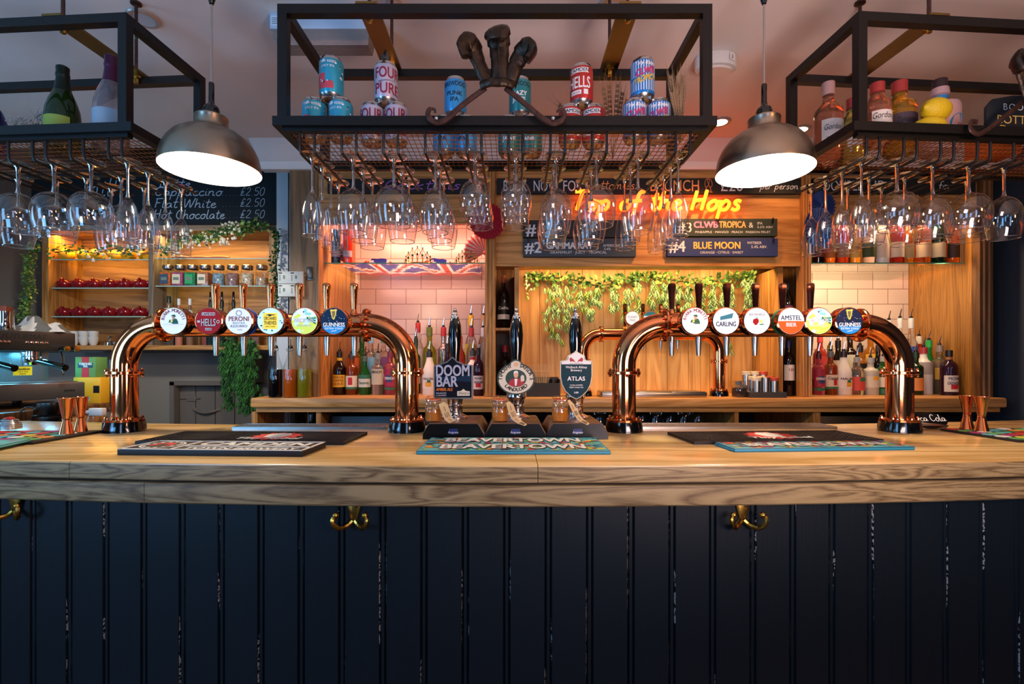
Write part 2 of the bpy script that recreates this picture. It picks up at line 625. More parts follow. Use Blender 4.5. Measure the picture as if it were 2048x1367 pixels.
# ---- handwriting: strokes on a grid, x-height 1, capitals 2
HAND = {
 'a': (1.1, [[(.9, .8), (.5, 1), (.1, .6), (.2, .1), (.6, .1), (.9, .8), (.9, .2), (1.15, .1)]]),
 'b': (1.0, [[(.1, 2), (.1, .1), (.2, 0), (.7, .1), (.85, .6), (.5, .95), (.1, .6)]]),
 'c': (.9, [[(.8, .8), (.5, 1), (.1, .6), (.2, .1), (.6, 0), (.95, .2)]]),
 'd': (1.1, [[(.9, .8), (.5, 1), (.1, .6), (.2, .1), (.6, .1), (.9, .8), (.95, 2), (.9, .2), (1.15, .1)]]),
 'e': (.95, [[(.1, .5), (.6, .6), (.75, .85), (.5, 1), (.15, .7), (.2, .15), (.6, 0), (1, .25)]]),
 'f': (.8, [[(.9, 1.8), (.65, 2), (.4, 1.6), (.35, .6), (.3, -.5)], [(.0, .95), (.8, 1.0)]]),
 'g': (1.1, [[(.9, .8), (.5, 1), (.1, .6), (.25, .1), (.6, .15), (.9, .8), (.85, -.4), (.5, -.8), (.15, -.6)]]),
 'h': (1.1, [[(.15, 2), (.1, 0)], [(.12, .5), (.5, 1), (.8, .8), (.8, .1), (1.1, .1)]]),
 'i': (.45, [[(.15, 1), (.15, .15), (.45, .1)], [(.2, 1.4), (.22, 1.48)]]),
 'k': (1.0, [[(.15, 2), (.1, 0)], [(.8, 1), (.15, .5), (.9, 0)]]),
 'l': (.5, [[(.2, 2), (.12, .3), (.3, 0), (.5, .1)]]),
 'm': (1.6, [[(.1, 1), (.1, 0)], [(.1, .6), (.4, 1), (.65, .8), (.65, 0)], [(.65, .6), (1, 1), (1.25, .8), (1.25, .1), (1.5, .05)]]),
 'n': (1.15, [[(.1, 1), (.1, 0)], [(.1, .6), (.5, 1), (.8, .8), (.8, .1), (1.15, .1)]]),
 'o': (1.05, [[(.5, 1), (.1, .6), (.2, .1), (.6, 0), (.9, .45), (.8, .9), (.5, 1), (.85, .85), (1.1, .9)]]),
 'p': (1.1, [[(.15, 1), (.05, -.9)], [(.12, .5), (.5, 1), (.9, .7), (.75, .1), (.35, 0), (.12, .25)]]),
 'q': (1.1, [[(.9, .8), (.5, 1), (.1, .6), (.25, .1), (.6, .15), (.9, .9), (.9, -.9)]]),
 'r': (.8, [[(.1, 1), (.1, 0)], [(.1, .6), (.4, 1), (.75, .9)]]),
 's': (.85, [[(.75, .9), (.4, 1), (.2, .75), (.6, .4), (.6, .1), (.3, 0), (0, .15)]]),
 't': (.75, [[(.4, 1.8), (.3, .3), (.5, 0), (.8, .15)], [(.0, 1.15), (.8, 1.25)]]),
 'u': (1.15, [[(.1, 1), (.1, .3), (.35, 0), (.7, .2), (.85, 1), (.85, .2), (1.15, .1)]]),
 'v': (.95, [[(.1, 1), (.4, 0), (.85, 1)]]),
 'w': (1.4, [[(.1, 1), (.35, 0), (.65, .9), (.95, 0), (1.3, 1)]]),
 'y': (1.05, [[(.1, 1), (.2, .3), (.5, .1), (.8, .4)], [(.85, 1), (.75, -.3), (.4, -.8), (.1, -.6)]]),
 'B': (1.3, [[(.15, 2), (.1, 0)], [(.15, 2), (.8, 1.9), (.8, 1.3), (.15, 1.05), (.95, .9), (1, .2), (.1, 0)]]),
 'C': (1.35, [[(1.2, 1.6), (.8, 2), (.2, 1.4), (.15, .5), (.6, 0), (1.2, .35)]]),
 'D': (1.4, [[(.15, 2), (.1, 0), (.9, .2), (1.2, 1), (.8, 1.8), (.15, 2)]]),
 'F': (1.1, [[(.2, 2), (.12, 0)], [(.0, 1.95), (1.15, 2.05)], [(.15, 1.05), (.8, 1.1)]]),
 'H': (1.4, [[(.2, 2), (.1, 0)], [(1.15, 2.1), (1.05, 0)], [(.15, 1.0), (1.1, 1.1)]]),
 'L': (1.1, [[(.3, 2), (.15, .1), (.4, .1), (1, .1)]]),
 'M': (1.8, [[(.1, 0), (.3, 2), (.8, .6), (1.35, 2), (1.55, 0)]]),
 'P': (1.2, [[(.2, 2), (.1, 0)], [(.15, 2), (.9, 1.9), (.95, 1.2), (.15, .9)]]),
 'S': (1.2, [[(1.1, 1.7), (.7, 2), (.25, 1.6), (.9, .9), (.9, .2), (.5, 0), (.05, .3)]]),
 'T': (1.3, [[(.7, 2), (.55, 0)], [(.0, 1.95), (1.35, 2.05)]]),
 'W': (1.9, [[(.1, 2), (.45, 0), (.95, 1.8), (1.3, 0), (1.85, 2.1)]]),
 '0': (1.1, [[(.6, 1.9), (.15, 1.4), (.15, .4), (.5, 0), (.95, .5), (.95, 1.5), (.6, 1.9)]]),
 '2': (1.1, [[(.15, 1.5), (.5, 1.9), (.9, 1.5), (.6, .8), (.1, .1), (1, .1)]]),
 '5': (1.1, [[(1, 1.9), (.3, 1.85), (.2, 1.1), (.7, 1.1), (.95, .6), (.6, .05), (.1, .2)]]),
 '\u00a3': (1.1, [[(.95, 1.6), (.65, 1.9), (.4, 1.4), (.4, .5), (.1, .1), (1, .1)], [(.1, .95), (.8, .95)], [(.1, .65), (.75, .65)]]),
 '.': (.5, [[(.2, 0), (.22, .06)]]),
 '-': (.8, [[(.1, .6), (.7, .6)]]),
 ' ': (.7, []),
}


def hand_text(mb, txt, x, y, h, sx, sz, r, mi=0, M=None, slant=0.18, n=5, flat=(1, 0.35), raised=0.0):
    """monoline handwriting; x-height sz, letter width unit sx, stroke radius r"""
    for ch in txt:
        w, st = HAND.get(ch, HAND[' '])
        for pl in st:
            pts = [(x + (a + b * slant) * sx, y + b * sz, h + raised) for a, b in pl]
            pts = smooth_path(pts, 4)
            mb.tube(pts, r, mi, n, M=M, flat=flat)
        x += (w + 0.12) * sx
    return x
# ---------------------------------------------------------------- shared materials
OAK = wood('oak', '#b9854a', '#80521f', 'z', 1.0, 0.42)
OAKX = wood('oak_across', '#bf8c4f', '#875826', 'x', 1.0, 0.42)
OAKY = wood('oak_deep', '#b9854a', '#80521f', 'y', 1.0, 0.42)
PINE = wood('pine_planks', '#d9ab6c', '#b47f42', 'z', 0.7, 0.5, plank=0.124, plank_axis='x')
BARTOP = wood('ash_bar_top', '#dab67c', '#ac823f', 'x', 0.9, 0.20, 0.5, rings=7.0)
BAREDGE = wood('ash_bar_edge', '#9c875f', '#564027', 'x', 2.4, 0.5, 0.3, rings=13.0)
OAKDARK = wood('dark_oak', '#6d4a28', '#3f2814', 'z', 1.0, 0.45)
OAKOLD = wood('weathered_oak', '#84715a', '#54432f', 'x', 1.0, 0.55)
OAKGREY = wood('grey_oak', '#7d6f5e', '#4f4538', 'z', 1.0, 0.55)
WALNUT = wood('walnut', '#6b4a33', '#3c2618', 'x', 1.2, 0.4)
WHITE = mat('ceiling_paint', '#ebe3dd', 0.85)
WTRIM = mat('white_gloss_paint', '#b9bcc0', 0.5)
GREYWALL = mat('grey_wall_paint', '#8b8780', 0.8, bump=0.15, bscale=9)
NAVYWALL = mat('navy_wall_paint', '#2a3442', 0.7)
FLOORW = wood('floor_boards', '#6d5138', '#3f2c1c', 'y', 0.8, 0.5, plank=0.12, plank_axis='x')
BLACK = mat('black_paint', '#0d0d0f', 0.45)
VOID = mat('dark_cabinet_inside', '#0a0908', 0.7)
IRON = mat('black_iron', '#090808', 0.42, 0.0, spec=0.35, bump=0.08, bscale=90)
MESHW = mat('bronze_wire', '#a5622f', 0.45, 0.6)
BLACKPL = mat('black_gloss_plastic', '#050506', 0.12, coat=0.4)
RUBBER = mat('black_rubber', '#17130f', 0.55)
CHROME = mat('chrome', '#e0e0e2', 0.06, 1.0)
STEEL = mat('brushed_steel', '#b0aca4', 0.28, 1.0)
STEELD = mat('dark_steel', '#5a5652', 0.3, 0.9)
COPPER = mat('polished_copper', '#e8935f', 0.08, 1.0)
BRASS = mat('brass', '#c79a45', 0.25, 1.0)
SHADEM = mat('antique_nickel', '#a09280', 0.32, 1.0)
SHADEIN = mat('white_enamel', '#f4f2ee', 0.45)
CHALK = mat('chalkboard', '#10171b', 0.75)
CHALKW = mat('chalk_white', '#c9d4de', 0.9)
CHALKP = mat('chalk_pink', '#cf86b4', 0.9)
CHALKO = mat('chalk_orange', '#e0a265', 0.9)
CHALKY = mat('chalk_yellow', '#e2b85a', 0.9)
PAPERW = mat('white_print', '#e9e7e2', 0.6)
WHITEPL = mat('white_plastic', '#d9d8d4', 0.4)
GLASSP = thin_glass('glass_pane', '#f2faf7', 1.0)
GLASSR = thin_glass('rack_glass_pane', '#fbfdfd', 0.35)
BOWLG = thin_glass('wine_bowl_glass', '#f8f8f8', 2.2, 0.72)
FOOTG = thin_glass('wine_foot_glass', '#f4f4f4', 2.6, 0.5)
SOLIDG = mat('solid_glass', '#ffffff', 0.0, trans=1.0, ior=1.47)
GREENEDGE = mat('green_glass_edge', '#5fae90', 0.15, trans=0.4)


def tile_mat():
    m, t, b = nt('metro_tiles')
    N, L = t.nodes.new, t.links.new
    tc = N('ShaderNodeTexCoord')
    sp = N('ShaderNodeSeparateXYZ'); L(tc.outputs['Object'], sp.inputs[0])
    cb = N('ShaderNodeCombineXYZ')
    L(sp.outputs['X'], cb.inputs['X']); L(sp.outputs['Z'], cb.inputs['Y'])
    br = N('ShaderNodeTexBrick')
    br.inputs['Scale'].default_value = 1.0
    br.inputs['Brick Width'].default_value = 0.2035
    br.inputs['Row Height'].default_value = 0.1015
    br.inputs['Mortar Size'].default_value = 0.0022
    br.inputs['Mortar Smooth'].default_value = 0.3
    br.inputs['Color1'].default_value = RGB('#d9c4b8')
    br.inputs['Color2'].default_value = RGB('#c9b1a6')
    br.inputs['Mortar'].default_value = RGB('#8a6a5c')
    L(cb.outputs[0], br.inputs['Vector'])
    L(br.outputs['Color'], b.inputs['Base Color'])
    b.inputs['Roughness'].default_value = 0.22
    n = N('ShaderNodeTexNoise'); n.inputs['Scale'].default_value = 14; n.inputs['Detail'].default_value = 3
    L(tc.outputs['Object'], n.inputs['Vector'])
    mx = N('ShaderNodeMath'); mx.operation = 'MULTIPLY_ADD'; mx.inputs[1].default_value = 0.12
    inv = N('ShaderNodeMath'); inv.operation = 'SUBTRACT'; inv.inputs[0].default_value = 1.0
    L(br.outputs['Fac'], inv.inputs[1])
    L(n.outputs['Fac'], mx.inputs[0]); L(inv.outputs[0], mx.inputs[2])
    bp = N('ShaderNodeBump'); bp.inputs['Strength'].default_value = 0.5; bp.inputs['Distance'].default_value = 0.004
    L(mx.outputs[0], bp.inputs['Height']); L(bp.outputs[0], b.inputs['Normal'])
    return m


TILES = tile_mat()


def bead_mat():
    """navy paint, chipped to white along the bead edges"""
    m, t, b = nt('navy_bead_board_paint')
    N, L = t.nodes.new, t.links.new
    tc = N('ShaderNodeTexCoord')
    sp = N('ShaderNodeSeparateXYZ'); L(tc.outputs['Object'], sp.inputs[0])
    md = N('ShaderNodeMath'); md.operation = 'PINGPONG'; md.inputs[1].default_value = 0.0795 / 2
    ad = N('ShaderNodeMath'); ad.operation = 'ADD'; ad.inputs[1].default_value = 7.95 + 0.01
    L(sp.outputs['X'], ad.inputs[0]); L(ad.outputs[0], md.inputs[0])
    # distance to the groove edges at +-5 mm
    sb = N('ShaderNodeMath'); sb.operation = 'SUBTRACT'; sb.inputs[1].default_value = 0.0062
    L(md.outputs[0], sb.inputs[0])
    ab = N('ShaderNodeMath'); ab.operation = 'ABSOLUTE'; L(sb.outputs[0], ab.inputs[0])
    lt = N('ShaderNodeMath'); lt.operation = 'LESS_THAN'; lt.inputs[1].default_value = 0.0009
    L(ab.outputs[0], lt.inputs[0])
    mp = N('ShaderNodeMapping'); mp.inputs['Scale'].default_value = (40, 40, 5)
    L(tc.outputs['Object'], mp.inputs[0])
    n = N('ShaderNodeTexNoise'); n.inputs['Scale'].default_value = 1.0; n.inputs['Detail'].default_value = 2
    L(mp.outputs[0], n.inputs['Vector'])
    n2 = N('ShaderNodeTexNoise'); n2.inputs['Scale'].default_value = 160; n2.inputs['Detail'].default_value = 2
    L(tc.outputs['Object'], n2.inputs['Vector'])
    g1 = N('ShaderNodeMath'); g1.operation = 'GREATER_THAN'; g1.inputs[1].default_value = 0.565
    L(n.outputs['Fac'], g1.inputs[0])
    g2 = N('ShaderNodeMath'); g2.operation = 'GREATER_THAN'; g2.inputs[1].default_value = 0.5
    L(n2.outputs['Fac'], g2.inputs[0])
    m1 = N('ShaderNodeMath'); m1.operation = 'MULTIPLY'; L(g1.outputs[0], m1.inputs[0]); L(g2.outputs[0], m1.inputs[1])
    m2 = N('ShaderNodeMath'); m2.operation = 'MULTIPLY'; L(m1.outputs[0], m2.inputs[0]); L(lt.outputs[0], m2.inputs[1])
    mx = N('ShaderNodeMix'); mx.data_type = 'RGBA'
    mx.inputs[6].default_value = RGB('#091720'); mx.inputs[7].default_value = RGB('#b8b8b4')
    L(m2.outputs[0], mx.inputs[0]); L(mx.outputs[2], b.inputs['Base Color'])
    b.inputs['Roughness'].default_value = 0.42
    n3 = N('ShaderNodeTexNoise'); n3.inputs['Scale'].default_value = 1.0
    mp3 = N('ShaderNodeMapping'); mp3.inputs['Scale'].default_value = (160, 160, 6)
    L(tc.outputs['Object'], mp3.inputs[0]); L(mp3.outputs[0], n3.inputs['Vector'])
    bp = N('ShaderNodeBump'); bp.inputs['Strength'].default_value = 0.15; bp.inputs['Distance'].default_value = 0.002
    L(n3.outputs['Fac'], bp.inputs['Height']); L(bp.outputs[0], b.inputs['Normal'])
    return m


BEAD = bead_mat()

# ---------------------------------------------------------------- the room
CZ = 2.45            # ceiling over the bar
struct(MB().box(-3.2, 2.8, -3.6, 3.6, -0.05, 0.0).build('floor', FLOORW, smooth=False))
b = MB()
b.box(-3.2, 2.8, -3.6, 2.70, CZ, CZ + 0.05)
b.box(-1.40, 2.8, 2.70, 3.6, CZ, CZ + 0.05)
struct(b.build('ceiling', WHITE, smooth=False))
b = MB()                                   # higher ceiling of the alcove on the left
b.box(-3.2, -1.36, 2.66, 3.6, 2.95, 3.0)
b.box(-1.40, -1.36, 2.66, 3.6, CZ + 0.05, 2.95)
b.box(-3.2, -1.40, 2.66, 2.70, CZ + 0.05, 2.95)
struct(b.build('trim_1', WHITE, smooth=False), 'white side and top of the raised ceiling recess over the coffee corner')
struct(MB().box(-3.2, 2.8, 3.45, 3.55, 0, 2.97).build('wall_back', GREYWALL, smooth=False))
struct(MB().box(-3.2, -3.1, -3.6, 3.45, 0, 2.97).build('wall_left', GREYWALL, smooth=False))
struct(MB().box(2.69, 2.8, -3.6, 3.45, 0, CZ).build('wall_right', NAVYWALL, smooth=False))
b = MB()
b.box(2.655, 2.69, 1.2, 3.1, 0.86, 0.98); b.box(2.645, 2.69, 1.2, 3.1, 0.955, 0.985)
struct(b.build('trim_2', mat('navy_dado', '#26384a', 0.5), smooth=False), 'navy dado rail along the right wall')
# coving above the back bar
b = MB()
prof = [(2.70, 2.335), (2.69, 2.35), (2.685, 2.37), (2.66, 2.385), (2.645, 2.40), (2.60, 2.435), (2.58, CZ), (2.75, CZ), (2.75, 2.335)]
n = len(prof)
v = [(-1.36, y, z) for y, z in prof] + [(2.68, y, z) for y, z in prof]
f = [tuple(range(n)), tuple(reversed(range(n, 2 * n)))] + [(i, i + n, (i + 1) % n + n, (i + 1) % n) for i in range(n)]
b.add(v, f)
struct(b.build('trim_3', WHITE), 'white coving above the back bar')
# white corner post between the coffee corner and the back bar
struct(MB().box(WX(553, 2.98), WX(580, 2.98), 2.98, 3.05, 0, CZ).box(WX(560, 2.96), WX(575, 2.96), 2.965, 2.98, 0, CZ).build('trim_4', WTRIM, smooth=False), 'white painted corner post left of the oak panel')
# grey cupboard door under the left shelves
YB = 3.3
wl = MB()
wl.box(WX(60, YB), WX(345, YB), YB, 3.45, 0.0, WZ(705, YB))
wl.box(WX(345, YB), WX(505, YB), YB, 3.45, WZ(765, YB), WZ(705, YB))
struct(wl.build('wall_cupboard', GREYWALL, smooth=False))
b = MB()
b.box(WX(343, YB), WX(352, YB), YB - 0.02, YB + 0.03, 0.6, WZ(763, YB))
b.box(WX(343, YB), WX(505, YB), YB - 0.02, YB + 0.03, WZ(770, YB), WZ(761, YB))
GREYDOOR = mat('grey_door_paint', '#736c66', 0.55, bump=0.1, bscale=30)
struct(b.build('trim_5', GREYDOOR, smooth=False), 'grey frame round the small cupboard door')
b = MB()
for i in range(4):
    x0, x1 = WX(353 + i * 39, YB + .05), WX(391 + i * 39, YB + .05)
    b.box(x0 + .0015, x1 - .0015, YB + .05, YB + .07, 0.6, WZ(772, YB + .05))
d = b.build('door_1', GREYDOOR, smooth=False)
struct(d, 'small grey plank cupboard door behind the left beer font')
b = MB()
c = P(379, 796, YB + .045)
b.tube([c + Vector((-.07, 0, 0)), c + Vector((.07, 0, 0))], .006)
b.box(c.x - .02, c.x + .045, c.y - .004, c.y + .004, c.z - .018, c.z + .018)
b.build('door_latch', GREYDOOR, d)
b = MB()
c = P(413, 821, YB + .045)
b.tube(smooth_path([c + Vector((-.075, 0, .006)), c + Vector((-.05, -.012, -.004)), c + Vector((0, -.02, -.012)), c + Vector((.05, -.012, -.004)), c + Vector((.075, 0, .006))], 5), .007)
b.ball(c + Vector((-.08, 0, .008)), .014, sc=(1, .4, 1)); b.ball(c + Vector((.08, 0, .008)), .014, sc=(1, .4, 1))
b.build('door_handle', GREYDOOR, d)

# ---------------------------------------------------------------- the bar counter in front
BZ = 1.10


def yf(x):
    return 0.927 + 0.05 * (x / 0.97) ** 2


def yb(x):
    return 1.50 + 0.05 * (x / 0.97) ** 2


def sweep(b, x0, x1, ya, yb_, z0, z1, n=24, round_=0.0):
    v, f = [], []
    for i in range(n + 1):
        x = x0 + (x1 - x0) * i / n
        a, c = ya(x), yb_(x)
        r = round_
        ring = [(x, a + r, z0), (x, c, z0), (x, c, z1), (x, a + r, z1), (x, a + r * .3, z1 - r * .3), (x, a, z1 - r), (x, a, z0 + r)]
        v += ring
    k = 7
    for i in range(n):
        for j in range(k):
            l = (j + 1) % k
            f.append((i * k + j, (i + 1) * k + j, (i + 1) * k + l, i * k + l))
    f.append(tuple(range(k)))
    f.append(tuple(reversed(range(n * k, n * k + k))))
    b.add(v, f)


t = thing('bar_worktop', 'long pale ash bar top with a doubled front edge and gentle bow', 'bar top', (0, 1.2, BZ - .08))
og = (0, 1.2, BZ - .08)
b = MB()
for a, c in ((-1.75, WX(143, .97)), (WX(143, .97) + .0012, WX(1075, .93)), (WX(1075, .93) + .0012, 1.75)):
    sweep(b, a, c, yf, yb, BZ - .034, BZ, 20, .003)
b.build('worktop_board', [BARTOP], t, origin=og, angle=30)
b = MB()
for a, c in ((-1.75, WX(295, .965)), (WX(295, .965) + .0012, 1.75)):
    sweep(b, a, c, lambda x: yf(x) + .002, lambda x: yf(x) + .04, BZ - .0785, BZ - .0385, 24, .003)
b.build('edge_board', [BAREDGE], t, origin=og, angle=30)
b = MB()
sweep(b, -1.75, 1.75, lambda x: yf(x) + .012, lambda x: yb(x) - .02, BZ - .0786, BZ - .034, 24)
b.build('under_board', [mat('dark_gap', '#120c07', .8)], t, origin=og)
# separate face strip of the top board (greyer and darker in colour than the top)
b = MB()
for a, c in ((-1.75, WX(143, .97)), (WX(143, .97) + .0012, WX(1075, .93)), (WX(1075, .93) + .0012, 1.75)):
    sweep(b, a, c, lambda x: yf(x) - .0015, lambda x: yf(x) + .006, BZ - .0335, BZ - .0032, 20, .002)
b.build('nosing_strip', [BAREDGE], t, origin=og, angle=30)

t = thing('bar_cabinet', 'dark navy beadboard front of the bar with chipped white bead edges', 'bar front', (0, 1.0, 0))
b = MB()
S_ = 0.0795
pl = []
k0 = -22
for k in range(k0, 23):
    xg = k * S_ - 0.01
    for dx, dy in ((-.0075, 0), (-.005, .006), (-.0025, .001), (.0025, .001), (.005, .006), (.0075, 0)):
        x = xg + dx
        pl.append((x, yf(x) + .03 + dy))
v = [(x, y - 1.0, 0.0) for x, y in pl] + [(x, y - 1.0, BZ - .0795) for x, y in pl]
n = len(pl)
b.add(v, [(i, i + 1, i + 1 + n, i + n) for i in range(n - 1)])
v2 = [(x, y - 1.0 + .02, 0.0) for x, y in pl] + [(x, y - 1.0 + .02, BZ - .0795) for x, y in pl]
b.add(v2, [(i + n, i + 1 + n, i + 1, i) for i in range(n - 1)])
b.build('beadboard', BEAD, t, angle=20)
b = MB()
sweep(b, -1.75, 1.75, lambda x: yf(x) + .055, lambda x: yb(x) - .12, 0.0, BZ - .0795, 16)
b.build('carcass', VOID, t, origin=(0, 1.0, 0))

# brass coat hooks under the bar edge
def coat_hook(px, py, label):
    x = WX(px, .97)
    y = yf(x) + (.03 if abs(x) < .8 else .026)
    z = WZ(py, y)
    t = thing('coat_hook', label, 'hook', (x, y, z), group='brass hooks under the bar')
    b = MB()
    pl = [(-.012, .034), (-.006, .04), (.006, .04), (.012, .034), (.0125, .022), (.006, -.002), (.004, -.01), (-.004, -.01), (-.006, -.002), (-.0125, .022)]
    b.prism(pl, -.001, .005, 0, FRONT(0, 0, 0))
    b.build('back_plate', BRASS, t, bevel=.0012)
    for s in (-1, 1):
        b = MB()
        b.tube(smooth_path([(s * .003, -.004, -.004), (s * .012, -.01, -.012), (s * .022, -.022, -.013), (s * .03, -.03, -.004), (s * .032, -.03, .006), (s * .028, -.027, .012)], 5),
               [.005] * 10 + [.0045] * 10 + [.0042] * 6, 0, 8)
        b.ball((s * .0275, -.0268, .0125), .006)
        b.build('hook_arm', BRASS, t)
    b = MB()
    for sx, sz in ((-.0055, .028), (.0055, .024)):
        b.lathe([(.0001, .0021), (.0022, .0018), (.0028, 0)], 0, 10, M=FRONT(sx, -.005, sz))
    b.build('screw', STEELD, t)
    return t


coat_hook(712, 1035, 'brass double coat hook on the dark panel under the bar, left of centre')
coat_hook(1482, 1034, 'brass double coat hook on the dark panel under the bar, right of centre')
coat_hook(-3, 1016, 'brass double coat hook cut off by the left edge of the photo')
# ---------------------------------------------------------------- beer fonts
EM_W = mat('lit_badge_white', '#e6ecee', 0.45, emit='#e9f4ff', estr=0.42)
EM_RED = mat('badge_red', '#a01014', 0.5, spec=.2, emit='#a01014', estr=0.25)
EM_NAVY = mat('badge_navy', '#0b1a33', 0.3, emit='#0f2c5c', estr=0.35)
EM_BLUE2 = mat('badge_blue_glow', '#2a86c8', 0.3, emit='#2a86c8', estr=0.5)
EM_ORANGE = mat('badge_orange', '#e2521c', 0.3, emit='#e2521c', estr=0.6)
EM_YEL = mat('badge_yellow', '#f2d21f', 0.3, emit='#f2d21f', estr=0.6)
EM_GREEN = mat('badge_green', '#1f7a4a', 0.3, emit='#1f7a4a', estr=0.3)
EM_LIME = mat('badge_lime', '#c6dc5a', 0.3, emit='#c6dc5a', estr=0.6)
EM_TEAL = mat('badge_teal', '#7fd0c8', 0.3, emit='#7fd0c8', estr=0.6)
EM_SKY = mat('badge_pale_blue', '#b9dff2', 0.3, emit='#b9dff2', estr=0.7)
EM_GOLD = mat('badge_gold', '#d9c35a', 0.3, emit='#d9c35a', estr=0.5)
INKR = mat('ink_red', '#8e1d1d', 0.5)
INKN = mat('ink_navy', '#1c2f52', 0.5)
INKB = mat('ink_black', '#0c0c0c', 0.5)
INKG = mat('ink_green', '#14603c', 0.5)
INKGR = mat('ink_grey', '#8c8f92', 0.5)
INKT = mat('ink_teal', '#1f7f93', 0.5)
INKBLUE = mat('ink_blue', '#1c55c0', 0.4)
SKIN = mat('printed_skin', '#d8a883', 0.5)
BADGEMATS = [EM_W, EM_RED, EM_NAVY, EM_BLUE2, EM_ORANGE, EM_YEL, EM_GREEN, EM_LIME, EM_TEAL, EM_SKY, EM_GOLD,
             INKR, INKN, INKB, INKG, INKGR, INKT, SKIN, PAPERW]
BI = {m.name: i for i, m in enumerate(BADGEMATS)}
(W_, RD, NV, BL, OR, YE, GR, LI, TE, SKY_, GO, iR, iN, iK, iG, iGR, iT, iS, iW) = range(len(BADGEMATS))


def rnd_blobs(b, rad, n, cols, smin, smax, seed, h, M):
    r = random.Random(seed)
    for i in range(n):
        a, d = r.uniform(0, 2 * PI), rad * math.sqrt(r.random()) * .92
        s = r.uniform(smin, smax)
        pts = []
        k = r.choice((4, 5, 6))
        ph = r.uniform(0, 6.28)
        for j in range(k):
            q = ph + 2 * PI * j / k
            pts.append((d * math.cos(a) + s * math.cos(q) * r.uniform(.6, 1.3), d * math.sin(a) + s * math.sin(q) * r.uniform(.5, 1.1)))
        pts = [(x * min(1, rad * .985 / max(1e-6, math.hypot(x, y))), y * min(1, rad * .985 / max(1e-6, math.hypot(x, y)))) for x, y in pts]
        b.sheet(pts, h + i * .00001, r.choice(cols), M)


